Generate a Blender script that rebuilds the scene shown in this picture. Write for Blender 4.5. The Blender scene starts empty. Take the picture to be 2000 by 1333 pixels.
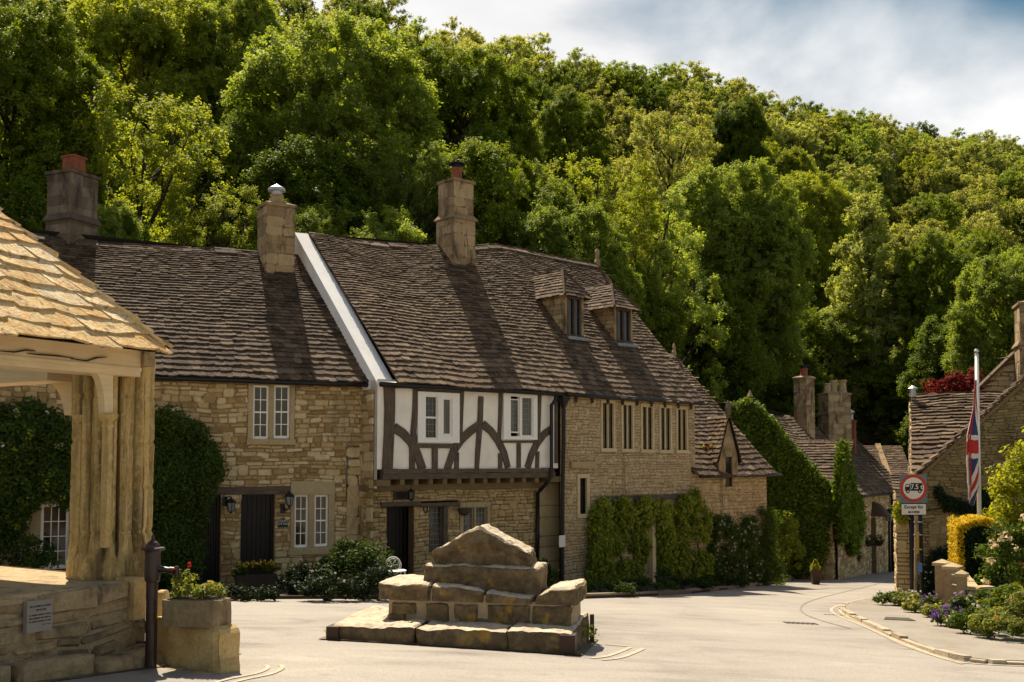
import bpy, math, random
import numpy as np
from mathutils import Vector, noise
random.seed(7)
rng = np.random.default_rng(11)
V = Vector
scn = bpy.context.scene
col = scn.collection

# ------------------------------------------------------------------ camera model
F, PPY, PITCH = 2000.0, 795.0, math.radians(3.0)
CP, SP = math.cos(PITCH), math.sin(PITCH)
def ray(px, py):
    u = (px - 1000.0) / F; v = (PPY - py) / F
    return V((u, CP - v * SP, SP + v * CP))
def at(px, py, d):
    r = ray(px, py); return r * (d / r.y)

# ------------------------------------------------------------------ terrain
def softclip(x, lo, hi, k=0.6):
    x = lo + k * math.log1p(math.exp(min(60, (x - lo) / k)))
    return hi - k * math.log1p(math.exp(min(60, (hi - x) / k)))
def hill_s(x, y): return -.45 * x + .89 * y - 33.5
def gz(x, y):
    ye = max(y, -6.0)
    if ye > 50: ye = 50 + (ye - 50) * .1
    z = -(1.48 + .05 * ye + .0004 * ye * abs(ye) + .045 * softclip(x, -2.5, 8.0))
    s = hill_s(x, y)
    if s > 12:
        k = 4.0
        t = k * math.log1p(math.exp(min(60, (s - 17) / k)))
        t = 66 - k * math.log1p(math.exp(min(60, (66 - t) / k)))
        z += .80 * t
    return z
def gnd(px, py, dz=0.0):
    r = ray(px, py); d = 3.0
    while d < 90:
        p = r * (d / r.y)
        if p.z < gz(p.x, p.y) + dz: break
        d += .5
    lo, hi = d - .5, d
    for _ in range(30):
        m = (lo + hi) / 2; p = r * (m / r.y)
        if p.z < gz(p.x, p.y) + dz: hi = m
        else: lo = m
    p = r * (hi / r.y)
    return V((p.x, p.y, gz(p.x, p.y) + dz))

# ------------------------------------------------------------------ objects
def tag(o, label=None, cat=None, group=None, kind=None):
    if label: o['label'] = label
    if cat: o['category'] = cat
    if group: o['group'] = group
    if kind: o['kind'] = kind
    return o
def thing(name, label, cat, loc, group=None):
    o = bpy.data.objects.new(name, None); col.objects.link(o)
    o.location = loc; o.empty_display_size = .2
    o['base'] = [float(c) for c in loc]
    return tag(o, label, cat, group)
def root_loc(o):
    while o.parent: o = o.parent
    return V(o['base'][:])
def link_mesh(name, me, parent=None, loc=None):
    o = bpy.data.objects.new(name, me); col.objects.link(o)
    if parent is not None:
        o.parent = parent
    elif loc is not None:
        o.location = loc; o['base'] = [float(c) for c in loc]
    return o

class MB:
    """collects faces in world coordinates; build() links them as one mesh object"""
    def __init__(s): s.v = []; s.f = []; s.m = []; s.t = []
    def add(s, vs, fs, m=0, t=.5):
        b = len(s.v); s.v.extend(vs)
        for f in fs:
            s.f.append([b + i for i in f]); s.m.append(m); s.t.append(t)
    def quad(s, a, b, c, d, m=0, t=.5): s.add([a, b, c, d], [(0, 1, 2, 3)], m, t)
    def poly(s, pts, m=0, t=.5): s.add(list(pts), [tuple(range(len(pts)))], m, t)
    def hexa(s, p, m=0, t=.5):       # p: 4 bottom then 4 top
        s.add(p, [(3, 2, 1, 0), (4, 5, 6, 7), (0, 1, 5, 4), (1, 2, 6, 5), (2, 3, 7, 6), (3, 0, 4, 7)], m, t)
    def box(s, x0, x1, y0, y1, z0, z1, m=0, t=.5):
        s.hexa([V((x0, y0, z0)), V((x1, y0, z0)), V((x1, y1, z0)), V((x0, y1, z0)),
                V((x0, y0, z1)), V((x1, y0, z1)), V((x1, y1, z1)), V((x0, y1, z1))], m, t)
    def obox(s, c, ax, ay, az, m=0, t=.5):
        c = V(c)
        s.hexa([c - ax - ay - az, c + ax - ay - az, c + ax + ay - az, c - ax + ay - az,
                c - ax - ay + az, c + ax - ay + az, c + ax + ay + az, c - ax + ay + az], m, t)
    def tube(s, pts, r, n=8, m=0, t=.5, cap=True):
        pts = [V(p) for p in pts]
        rs = r if isinstance(r, (list, tuple)) else [r] * len(pts)
        b = len(s.v); up = V((0, 0, 1)); prev = None
        for i, p in enumerate(pts):
            d = (pts[min(i + 1, len(pts) - 1)] - pts[max(i - 1, 0)]).normalized()
            if prev is None:
                x = d.cross(up)
                if x.length < 1e-3: x = V((1, 0, 0))
            else: x = prev - d * prev.dot(d)
            x.normalize(); prev = x; y = d.cross(x)
            for k in range(n):
                a = 2 * math.pi * k / n
                s.v.append(p + (x * math.cos(a) + y * math.sin(a)) * rs[i])
        for i in range(len(pts) - 1):
            for k in range(n):
                k2 = (k + 1) % n
                s.f.append([b + i * n + k, b + i * n + k2, b + (i + 1) * n + k2, b + (i + 1) * n + k]); s.m.append(m); s.t.append(t)
        if cap:
            s.f.append([b + k for k in range(n)][::-1]); s.m.append(m); s.t.append(t)
            s.f.append([b + (len(pts) - 1) * n + k for k in range(n)]); s.m.append(m); s.t.append(t)
    def lathe(s, c, prof, n=16, m=0, t=.5, sx=1, sy=1):
        c = V(c); b = len(s.v)
        for r, z in prof:
            for k in range(n):
                a = 2 * math.pi * k / n
                s.v.append(c + V((r * math.cos(a) * sx, r * math.sin(a) * sy, z)))
        for i in range(len(prof) - 1):
            for k in range(n):
                k2 = (k + 1) % n
                s.f.append([b + i * n + k, b + i * n + k2, b + (i + 1) * n + k2, b + (i + 1) * n + k]); s.m.append(m); s.t.append(t)
        s.f.append([b + (len(prof) - 1) * n + k for k in range(n)]); s.m.append(m); s.t.append(t)
        s.f.append([b + k for k in range(n)][::-1]); s.m.append(m); s.t.append(t)
    def build(s, name, mats, parent=None, loc=None, smooth=False):
        if parent is not None: base = root_loc(parent)
        else:
            base = V(loc) if loc is not None else V((0, 0, 0))
        me = bpy.data.meshes.new(name)
        me.from_pydata([tuple(V(p) - base) for p in s.v], [], s.f)
        for m in (mats if isinstance(mats, (list, tuple)) else [mats]): me.materials.append(m)
        me.polygons.foreach_set('material_index', s.m)
        if smooth: me.polygons.foreach_set('use_smooth', [True] * len(s.f))
        a = me.attributes.new('tint', 'FLOAT', 'FACE'); a.data.foreach_set('value', s.t)
        me.update()
        return link_mesh(name, me, parent, base)

# ------------------------------------------------------------------ vertical wall planes
class Wall:
    def __init__(s, x, y, deg):
        a = math.radians(deg)
        s.p = V((x, y, 0)); s.e = V((math.cos(a), math.sin(a), 0)); s.n = V((math.sin(a), -math.cos(a), 0)); s.deg = deg
    def P(s, u, z, o=0.0): return s.p + s.e * u + s.n * o + V((0, 0, z))
    def px(s, px, py, o=0.0):
        r = ray(px, py); k = (s.p + s.n * o).dot(s.n) / r.dot(s.n); q = r * k
        return ((q - s.p).dot(s.e), q.z)
    def rect(s, x0, y0, x1, y1, o=0.0):
        """pixel rectangle -> (u0,u1,z0,z1) on the wall"""
        ym = (y0 + y1) / 2; xm = (x0 + x1) / 2
        return (s.px(x0, ym, o)[0], s.px(x1, ym, o)[0], s.px(xm, y1, o)[1], s.px(xm, y0, o)[1])
    def shift(s, o):
        q = Wall(0, 0, s.deg); q.p = s.p + s.n * o; return q
def wbox(mb, W, u0, u1, z0, z1, o0, o1, m=0, t=.5):
    mb.hexa([W.P(u0, z0, o0), W.P(u1, z0, o0), W.P(u1, z0, o1), W.P(u0, z0, o1),
             W.P(u0, z1, o0), W.P(u1, z1, o0), W.P(u1, z1, o1), W.P(u0, z1, o1)], m, t)
def wstrip(mb, W, pts, w, o0, o1, m=0, t=.5, wob=0.0):
    """a bar following a polyline in wall coordinates"""
    n = len(pts); L = []; R = []
    ws = w if isinstance(w, (list, tuple)) else [w] * n
    for i in range(n):
        a = V(pts[max(i - 1, 0)]); b = V(pts[min(i + 1, n - 1)])
        d = (b - a).normalized(); q = V((-d.y, d.x)); c = V(pts[i])
        L.append(c + q * (ws[i] / 2 + random.uniform(-wob, wob))); R.append(c - q * (ws[i] / 2 + random.uniform(-wob, wob)))
    for i in range(n - 1):
        p = [R[i], R[i + 1], L[i + 1], L[i]]
        mb.hexa([W.P(q.x, q.y, o0) for q in p] + [W.P(q.x, q.y, o1) for q in p], m, t)
def dens(pts, k):
    out = []
    for a, b in zip(pts, pts[1:]):
        for i in range(k):
            f = i / k; out.append((a[0] + (b[0] - a[0]) * f, a[1] + (b[1] - a[1]) * f))
    out.append(pts[-1]); return out
def stones(mb, W, u0, u1, z0, ztop, holes=(), h=(.09, .17), w=(.14, .42), gap=.014, relief=(.008, .03), mortar=True,
           big=.09, wav=.035, m=0, mm=1, depth=.22, back=0.0, tb=None):
    zt = ztop if callable(ztop) else (lambda u: ztop)
    zmax = max(zt(u0 + (u1 - u0) * i / 20) for i in range(21))
    if mortar:
        us = {u0, u1}
        for a, b, c, d in holes:
            us.add(min(max(a, u0), u1)); us.add(min(max(b, u0), u1))
        if callable(ztop):
            for i in range(1, 20): us.add(u0 + (u1 - u0) * i / 20)
        us = sorted(us)
        for a, b in zip(us, us[1:]):
            if b - a < 1e-5: continue
            mid = (a + b) / 2; cur = z0
            for hh in sorted([x for x in holes if x[0] <= mid <= x[1]], key=lambda x: x[2]) + [None]:
                if hh is None: ta, tb_ = zt(a), zt(b)
                else: ta = tb_ = hh[2]
                if max(ta, tb_) > cur + 1e-4:
                    mb.quad(W.P(a, cur, back), W.P(b, cur, back), W.P(b, max(tb_, cur), back), W.P(a, max(ta, cur), back), mm)
                if hh: cur = hh[3]
        for a, b, c, d in holes:
            mb.quad(W.P(a, c, back), W.P(a, d, back), W.P(a, d, -depth), W.P(a, c, -depth), mm)
            mb.quad(W.P(b, c, back), W.P(b, c, -depth), W.P(b, d, -depth), W.P(b, d, back), mm)
            mb.quad(W.P(a, c, back), W.P(a, c, -depth), W.P(b, c, -depth), W.P(b, c, back), mm)
            mb.quad(W.P(a, d, back), W.P(b, d, back), W.P(b, d, -depth), W.P(a, d, -depth), mm)
    off = random.uniform(0, 50)
    def wv(u, z): return wav * (noise.noise((u * 1.1 + off, z * 1.1, off)) + .75 * noise.noise((u * 3.1 + off, z * 2.3, off + 7)))
    def wu(u, z): return wav * .8 * noise.noise((u * 1.7 + off, z * 4.5, off + 31))
    def put(a, b, c, d, t):
        if b - a < .03: return
        ta, tb2 = min(d, zt(a)), min(d, zt(b))
        if max(ta, tb2) < c + .025: return
        g = gap / 2; r = random.uniform(*relief); j = min(.014, (b - a) * .08); kz = min(.025, (d - c) * .16) if wav > .01 else 0; c += random.uniform(-kz, kz); d += random.uniform(-kz, kz); d = min(d, zmax + .001)
        q = lambda: random.uniform(-j, j)
        e = min(.018, (d - c) * .16)
        o = [(a + g, c + g), (b - g, c + g), (b - g, max(tb2 - g, c + g)), (a + g, max(ta - g, c + g))]
        # chamfered octagonal face reads as a worn stone
        (x0, y0), (x1, y1), (x2, y2), (x3, y3) = o
        k1, k2 = random.uniform(.1, .24), random.uniform(.1, .24)
        cx, cz = min((x1 - x0) * .22, .05), min((d - c) * .28, .05)
        ring = [(x0 + cx * k1 * 4, y0), (x1 - cx * k2 * 4, y1), (x1, y1 + cz), (x2, y2 - cz), (x2 - cx * k1 * 4, y2), (x3 + cx * k2 * 4, y3), (x3, y3 - cz), (x0, y0 + cz)]
        if min(ta, tb2) < d - 1e-4 or (y2 - y1) < .04 or (y3 - y0) < .04: ring = o
        n = len(ring); mx = sum(p[0] for p in ring) / n; mz = sum(p[1] for p in ring) / n
        outer = [W.P(x + q() * .4 + wu(x, z), z + q() * .4 + wv(x, z), back) for x, z in ring]
        inner = [W.P(mx + (x - mx) * (1 - 2 * e / max(.05, b - a)) + q() + wu(x, z), mz + (z - mz) * (1 - 2 * e / max(.05, d - c)) + q() + wv(x, z), back + r + q() * .4) for x, z in ring]
        mb.add(outer + inner, [tuple(range(n, 2 * n))] + [(i, (i + 1) % n, n + (i + 1) % n, n + i) for i in range(n)], m, t)
    z = z0
    while z < zmax:
        hh = random.uniform(*h); zb = z + hh
        if zmax - zb < h[0] * .6: zb = zmax + .001
        u = u0 - random.uniform(0, w[0] * .5)
        while u < u1:
            ww = random.uniform(*w) * (1 + .3 * random.random() ** 3)
            a, b, c, d = max(u, u0), min(u + ww, u1), z, zb
            if u1 - b < w[0] * .45: b = u1
            u = b if b == u1 else u + ww
            if random.random() < big: d = min(d + hh * random.uniform(.5, .9), zmax)
            segs = [(a, b, c, d)]
            for hl in holes:
                ns = []
                for (a1, b1, c1, d1) in segs:
                    if b1 <= hl[0] or a1 >= hl[1] or d1 <= hl[2] or c1 >= hl[3]: ns.append((a1, b1, c1, d1)); continue
                    if a1 < hl[0]: ns.append((a1, hl[0], c1, d1))
                    if b1 > hl[1]: ns.append((hl[1], b1, c1, d1))
                    mid = (max(a1, hl[0]), min(b1, hl[1]))
                    if c1 < hl[2] - .03: ns.append((mid[0], mid[1], c1, hl[2]))
                    elif d1 > hl[3] + .03: ns.append((mid[0], mid[1], hl[3], d1))
                segs = ns
            for sg in segs:
                t = random.random() if tb is None else min(1, max(0, random.gauss(tb, .13)))
                put(*sg, t)
            if b >= u1: break
        z = zb

# ------------------------------------------------------------------ stone slates
def slates(mb, L, R, e0, e1, w0, w1, sag=None, thick=.031, m=0, mu=1, under=True, over=.07, rough=1.0, maxv=1.0, nw=2.2):
    sg = sag or (lambda u, v: 0.0)
    S = ((L(1) - L(0)).length + (R(1) - R(0)).length) / 2
    nrm = (R(0) - L(0)).cross((L(1) + R(1)) / 2 - (L(0) + R(0)) / 2).normalized()
    if nrm.z < 0: nrm = -nrm
    off = random.uniform(0, 90)
    def P(u, v):
        p = L(v).lerp(R(v), u); p = p + V((0, 0, sg(u, v)))
        return p + nrm * (.014 * rough * noise.noise((p.x * .7 + off, p.y * .7, p.z * .7)))
    if under:
        nu, nv = 24, 12
        g = [[P(i / nu, j / nv * maxv) - nrm * .012 for i in range(nu + 1)] for j in range(nv + 1)]
        for j in range(nv):
            for i in range(nu): mb.quad(g[j][i], g[j][i + 1], g[j + 1][i + 1], g[j + 1][i], mu, .2)
    s = -over
    while s < S * maxv:
        f = max(0, s / S); ex = e1 + (e0 - e1) * (1 - min(1, f)) ** 1.7
        Wd = (R(min(1, f)) - L(min(1, f))).length
        if Wd < .06: break
        x = -random.random() * w0
        wav = lambda u: .006 * rough * noise.noise((u * Wd * nw + off, s * 3, off))
        while x < Wd:
            ww = (w0 + (w1 - w0) * f) * random.uniform(.6, 1.45)
            a, b = max(0, x) / Wd, min(Wd, x + ww - .004) / Wd
            x += ww
            if b - a < .02 / Wd: continue
            j = lambda k: random.uniform(-k, k) * ex * rough
            va, vb = (s + j(.1)) / S + wav(a), (s + j(.1)) / S + wav(b)
            vt = min(1.0, (s + ex * 1.7) / S)
            lift = thick * 1.5 + random.uniform(0, .016) * min(rough, thick / .031)
            A = P(a, va) + nrm * (lift + j(.03)); B = P(b, vb) + nrm * (lift + j(.03))
            C = P(b, vt) + nrm * .006; D = P(a, vt) + nrm * .006
            mid = P((a + b) / 2, min(va, vb) - random.uniform(0, .08) * ex / S) + nrm * lift
            th = thick * random.uniform(.8, 1.3)
            mb.add([A, mid, B, C, D, A - nrm * th, mid - nrm * th, B - nrm * th],
                   [(0, 1, 2, 3, 4), (5, 6, 1, 0), (6, 7, 2, 1), (5, 0, 4), (2, 7, 3)], m, random.random())
        s += ex
    return P, nrm
def lin(a, b): return lambda v: V(a).lerp(V(b), v)
def ridge_caps(mb, a, b, w=.2, drop=.16, seg=.45, sag=None, m=0):
    a, b = V(a), V(b); d = b - a; n = max(1, int(d.length / seg)); h = V((d.x, d.y, 0)).normalized(); q = V((-h.y, h.x, 0))
    f = sag or (lambda t: 0.0)
    for i in range(n):
        t0, t1 = (i + .02) / n, (i + .98) / n
        j = random.uniform(-.012, .012)
        p0 = a.lerp(b, t0) + V((0, 0, f(t0) + j)); p1 = a.lerp(b, t1) + V((0, 0, f(t1) + j))
        dn = V((0, 0, -drop)); th = V((0, 0, .035))
        for sgn in (-1, 1):
            mb.hexa([p0, p1, p1 + q * sgn * w + dn, p0 + q * sgn * w + dn,
                     p0 + th, p1 + th, p1 + q * sgn * w + dn + th, p0 + q * sgn * w + dn + th], m, random.random())

def strip(mb, A, B, dz, nsub=4, dens_=.8, skirt=.0, m=0):
    """ground-hugging sheet between two ground polylines"""
    pa, pb = [], []
    for i in range(len(A) - 1):
        k = max(1, int(max((A[i + 1] - A[i]).length, (B[i + 1] - B[i]).length) / dens_))
        for j in range(k):
            pa.append(A[i].lerp(A[i + 1], j / k)); pb.append(B[i].lerp(B[i + 1], j / k))
    pa.append(A[-1]); pb.append(B[-1])
    G = []
    for a, b in zip(pa, pb):
        row = []
        for i in range(nsub + 1):
            p = a.lerp(b, i / nsub); row.append(V((p.x, p.y, gz(p.x, p.y) + dz)))
        G.append(row)
    for r0, r1 in zip(G, G[1:]):
        for i in range(nsub): mb.quad(r0[i], r1[i], r1[i + 1], r0[i + 1], m, random.random())
        if skirt:
            d = V((0, 0, -skirt)); mb.quad(r0[0], r1[0], r1[0] + d, r0[0] + d, m); mb.quad(r0[-1], r1[-1], r1[-1] + d, r0[-1] + d, m)
    if skirt:
        d = V((0, 0, -skirt))
        for r in (G[0], G[-1]):
            for i in range(nsub): mb.quad(r[i], r[i + 1], r[i + 1] + d, r[i] + d, m)

# ------------------------------------------------------------------ leaves
def unit(a): return a / np.maximum(np.linalg.norm(a, axis=1, keepdims=True), 1e-6)
def leaf_mesh(name, C, N, S, T, mat, parent=None, loc=None, aspect=.55, fold=.15, share=None):
    n = len(C)
    base = np.array(root_loc(parent) if parent is not None else (loc if loc is not None else (0, 0, 0)), float)
    C = C - base
    N = unit(N); t = rng.normal(size=(n, 3)); t = unit(t - N * (t * N).sum(1, keepdims=True)); b = np.cross(N, t)
    S = S[:, None]
    vs = np.empty((n, 4, 3)); up = N * S * fold
    vs[:, 0] = C - t * S; vs[:, 1] = C + b * S * aspect + up; vs[:, 2] = C + t * S; vs[:, 3] = C - b * S * aspect + up
    me = bpy.data.meshes.new(name)
    me.vertices.add(4 * n); me.vertices.foreach_set('co', vs.reshape(-1))
    me.loops.add(4 * n); me.loops.foreach_set('vertex_index', np.arange(4 * n, dtype=np.int32))
    me.polygons.add(n); me.polygons.foreach_set('loop_start', np.arange(0, 4 * n, 4, dtype=np.int32))
    me.polygons.foreach_set('loop_total', np.full(n, 4, dtype=np.int32))
    a = me.attributes.new('tint', 'FLOAT', 'FACE'); a.data.foreach_set('value', T.astype(np.float32))
    me.materials.append(mat); me.update(calc_edges=True)
    return link_mesh(name, me, parent, V(base) if parent is None else None)
def rand_dir(n, upbias=0.0):
    d = rng.normal(size=(n, 3)); d = unit(d); d[:, 2] += upbias; return unit(d)
def blob(c, r, n, leaf, upbias=.3, shell=.55, squash=(1, 1, 1), tvar=.25, t0=.5):
    """leaves through an ellipsoidal clump; returns C,N,S,T"""
    d = rand_dir(n); rr = (shell + (1 - shell) * rng.random(n)) ** .7
    C = np.array(c) + d * rr[:, None] * r * np.array(squash)
    N = unit(d + rng.normal(size=(n, 3)) * .7 + np.array([0, 0, upbias]))
    S = leaf * (.6 + .8 * rng.random(n))
    T = np.clip(t0 + rng.normal(size=n) * tvar, 0, 1)
    return C, N, S, T
def cat_leaves(L): return [np.concatenate([l[i] for l in L]) for i in range(4)]
# ------------------------------------------------------------------ materials
def newmat(name):
    m = bpy.data.materials.new(name); m.use_nodes = True
    nt = m.node_tree; nt.nodes.clear()
    o = nt.nodes.new('ShaderNodeOutputMaterial'); b = nt.nodes.new('ShaderNodeBsdfPrincipled')
    nt.links.new(b.outputs[0], o.inputs[0])
    b.inputs['Specular IOR Level'].default_value = .25
    return m, nt, b, o
def nd(nt, t, **kw):
    n = nt.nodes.new(t)
    for k, v in kw.items():
        if k in n.inputs.keys(): n.inputs[k].default_value = v
        else: setattr(n, k, v)
    return n
def ramp(nt, fac, stops, interp='LINEAR'):
    r = nt.nodes.new('ShaderNodeValToRGB'); r.color_ramp.interpolation = interp
    el = r.color_ramp.elements
    el[0].position, el[0].color = stops[0][0], (*stops[0][1], 1)
    el[1].position, el[1].color = stops[-1][0], (*stops[-1][1], 1)
    for p, c in stops[1:-1]:
        e = el.new(p); e.color = (*c, 1)
    nt.links.new(fac, r.inputs[0]); return r
def coords(nt, scale=(1, 1, 1), kind='Object'):
    tc = nt.nodes.new('ShaderNodeTexCoord'); mp = nt.nodes.new('ShaderNodeMapping')
    mp.inputs['Scale'].default_value = scale
    nt.links.new(tc.outputs[kind], mp.inputs[0]); return mp.outputs[0]
def noi(nt, vec, scale, detail=4, rough=.6, dist=0):
    n = nd(nt, 'ShaderNodeTexNoise', Scale=scale, Detail=detail, Roughness=rough, Distortion=dist)
    nt.links.new(vec, n.inputs['Vector']); return n.outputs['Fac']
def mixc(nt, fac, a, b, mode='MIX'):
    n = nt.nodes.new('ShaderNodeMix'); n.data_type = 'RGBA'; n.blend_type = mode
    for s, i in ((fac, 0), (a, 6), (b, 7)):
        if isinstance(s, (int, float)): n.inputs[i].default_value = s
        elif isinstance(s, tuple): n.inputs[i].default_value = (*s, 1) if len(s) == 3 else s
        else: nt.links.new(s, n.inputs[i])
    return n.outputs[2]
def mth(nt, op, a, b=None):
    n = nt.nodes.new('ShaderNodeMath'); n.operation = op
    for i, s in enumerate((a, b)):
        if s is None: continue
        if isinstance(s, (int, float)): n.inputs[i].default_value = s
        else: nt.links.new(s, n.inputs[i])
    return n.outputs[0]
def bump(nt, b, h, strength=.4, dist=.02):
    n = nd(nt, 'ShaderNodeBump', Strength=strength, Distance=dist)
    nt.links.new(h, n.inputs['Height']); nt.links.new(n.outputs[0], b.inputs['Normal'])
def tint(nt):
    a = nt.nodes.new('ShaderNodeAttribute'); a.attribute_name = 'tint'; return a.outputs['Fac']

def mat_stone(name, stops, nscale=9, mott=.45, rough=.9, bs=.5, bd=.012, spot=None, spotamt=.6, stain=None, stainscale=(1.2, 1.2, .35), stainlo=.52, stainhi=.7, spotscale=14, bscale=30):
    """tinted stone with mottling, optional lichen spots and weather stains"""
    m, nt, b, o = newmat(name); vec = coords(nt)
    t = tint(nt)
    n1 = noi(nt, vec, nscale, 5, .65)
    f = mth(nt, 'ADD', mth(nt, 'MULTIPLY', t, 1 - mott), mth(nt, 'MULTIPLY', n1, mott * 1.0))
    c = ramp(nt, f, stops).outputs[0]
    fine = noi(nt, vec, bscale, 6, .7)
    c = mixc(nt, .55, c, ramp(nt, fine, [(.3, (.45, .45, .45)), (.55, (1, 1, 1)), (.8, (1.25, 1.2, 1.1))]).outputs[0], 'MULTIPLY')
    if stain:
        sv = coords(nt, stainscale); s = noi(nt, sv, 1.6, 5, .6, .4)
        sf = ramp(nt, s, [(stainlo, (0, 0, 0)), (stainhi, (1, 1, 1))]).outputs[0]
        c = mixc(nt, mth(nt, 'MULTIPLY', sf, .8), c, stain)
    if spot:
        s = noi(nt, vec, spotscale, 3, .55, .5)
        sf = ramp(nt, s, [(.58, (0, 0, 0)), (.68, (1, 1, 1))]).outputs[0]
        c = mixc(nt, mth(nt, 'MULTIPLY', sf, spotamt), c, spot)
    nt.links.new(c, b.inputs['Base Color']); b.inputs['Roughness'].default_value = rough
    bump(nt, b, mth(nt, 'ADD', fine, mth(nt, 'MULTIPLY', n1, 1.5)), bs, bd)
    return m
def mat_plain(name, c, rough=.6, metal=0, var=.12, nscale=12, bs=.0, spec=.3, bd=.005):
    m, nt, b, o = newmat(name); vec = coords(nt)
    n = noi(nt, vec, nscale, 4, .6)
    cc = mixc(nt, 1.0, c, ramp(nt, n, [(.25, (1 - var * 1.6,) * 3), (.75, (1 + var,) * 3)]).outputs[0], 'MULTIPLY')
    nt.links.new(cc, b.inputs['Base Color']); b.inputs['Roughness'].default_value = rough; b.inputs['Metallic'].default_value = metal
    b.inputs['Specular IOR Level'].default_value = spec
    if bs: bump(nt, b, n, bs, bd)
    return m
def mat_wood(name, a, bcol, grain=(40, 40, 3), rough=.8, bs=.5, rot=None):
    m, nt, b, o = newmat(name); vec = coords(nt, grain)
    n = noi(nt, vec, 1.0, 6, .65, .8); n2 = noi(nt, coords(nt), 5, 4)
    c = ramp(nt, mth(nt, 'ADD', mth(nt, 'MULTIPLY', n, .7), mth(nt, 'MULTIPLY', n2, .3)), [(.3, a), (.7, bcol)]).outputs[0]
    nt.links.new(c, b.inputs['Base Color']); b.inputs['Roughness'].default_value = rough
    bump(nt, b, n, bs, .01); return m
def mat_leaf(name, stops, trans=.5, rough=.6, objvar=.35, tcol=None):
    m, nt, b, o = newmat(name); t = tint(nt)
    oi = nt.nodes.new('ShaderNodeObjectInfo')
    f = mth(nt, 'ADD', mth(nt, 'MULTIPLY', t, 1 - objvar), mth(nt, 'MULTIPLY', oi.outputs['Random'], objvar))
    c = ramp(nt, f, stops).outputs[0]
    nt.links.new(c, b.inputs['Base Color']); b.inputs['Roughness'].default_value = rough
    b.inputs['Specular IOR Level'].default_value = .12
    tr = nt.nodes.new('ShaderNodeBsdfTranslucent')
    tc = mixc(nt, 1.0, c, tcol or (1.75, 1.7, .62), 'MULTIPLY'); nt.links.new(tc, tr.inputs[0])
    mx = nt.nodes.new('ShaderNodeMixShader'); mx.inputs[0].default_value = trans
    nt.links.new(b.outputs[0], mx.inputs[1]); nt.links.new(tr.outputs[0], mx.inputs[2]); nt.links.new(mx.outputs[0], o.inputs[0])
    return m

M = {}
HONEY = [(.12, (.22, .145, .065)), (.3, (.34, .225, .095)), (.48, (.47, .33, .155)), (.66, (.57, .435, .24)), (.88, (.70, .58, .39))]
GREYH = [(.12, (.26, .18, .095)), (.3, (.36, .25, .13)), (.48, (.47, .345, .195)), (.66, (.55, .43, .265)), (.88, (.68, .57, .40))]
M['rubble'] = mat_stone('rubble_stone', HONEY, 7, .45, bs=.6, stain=(.17, .12, .065), stainlo=.56, stainhi=.75)
M['rubble_grey'] = mat_stone('grey_rubble_stone', GREYH, 7, .45, bs=.6, stain=(.12, .085, .05), stainscale=(2.2, 2.2, .18), stainlo=.6, stainhi=.72)
M['rubble_olive'] = mat_stone('olive_rubble_stone', [(.12, (.11, .078, .032)), (.35, (.21, .155, .068)), (.6, (.30, .225, .108)), (.88, (.45, .36, .2))], 7, .5, bs=.8, stain=(.09, .066, .03), stainlo=.52, stainhi=.7)
M['mortar_olive'] = mat_stone('olive_mortar', [(.3, (.14, .10, .045)), (.7, (.22, .165, .08))], 12, .8)
M['mortar'] = mat_stone('lime_mortar', [(.3, (.21, .14, .065)), (.7, (.30, .21, .11))], 12, .8)
M['mortar_dark'] = mat_stone('old_mortar', [(.3, (.14, .09, .042)), (.7, (.21, .14, .07))], 12, .8)
M['ashlar'] = mat_stone('dressed_stone', [(.2, (.33, .24, .12)), (.5, (.41, .31, .165)), (.8, (.47, .37, .22))], 5, .5, bs=.35, stain=(.22, .15, .08), stainlo=.58, stainhi=.8)
M['ashlar_pale'] = mat_stone('pale_dressed_stone', [(.2, (.48, .36, .19)), (.5, (.58, .45, .26)), (.8, (.66, .54, .34))], 5, .5, bs=.3)
M['chimney'] = mat_stone('chimney_stone', [(.2, (0.236, 0.158, 0.084)), (.5, (0.378, 0.263, 0.139)), (.8, (0.507, 0.367, 0.210))], 5, .5, bs=.4, stain=(.05, .04, .03), stainscale=(2.2, 2.2, .8), stainlo=.50, stainhi=.66)
M['chimney_dark'] = mat_stone('sooty_chimney_stone', [(.2, (.09, .065, .045)), (.5, (.16, .12, .085)), (.8, (.24, .185, .135))], 5, .5, bs=.4, stain=(.03, .024, .02), stainscale=(2, 2, .8), stainlo=.48, stainhi=.66)
M['slate'] = mat_stone('stone_slates', [(.12, (0.051, 0.031, 0.018)), (.38, (0.092, 0.058, 0.034)), (.62, (0.136, 0.089, 0.053)), (.90, (0.230, 0.161, 0.104))], 6, .35, bs=.8, bd=.015, spot=(.30, .245, .16), spotamt=.5)
M['slate_dark'] = mat_stone('dark_stone_slates', [(.12, (0.039, 0.025, 0.016)), (.4, (0.074, 0.048, 0.029)), (.66, (0.115, 0.076, 0.048)), (.92, (0.202, 0.143, 0.092))], 6, .35, bs=.8, bd=.015, spot=(.25, .21, .15), spotamt=.4)
M['slate_under'] = mat_plain('roof_underlay', (.02, .015, .012), .95)
M['slate_pale'] = mat_stone('pale_stone_slates', [(.15, (0.399, 0.228, 0.085)), (.35, (0.627, 0.399, 0.162)), (.55, (0.741, 0.532, 0.266)), (.85, (0.817, 0.684, 0.475))], 5, .6, bs=.8, bd=.02, spot=(.70, .34, .08), spotamt=.7, stain=(.22, .145, .075), stainscale=(7, 7, 7), stainlo=.56, stainhi=.64, spotscale=11)
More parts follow.
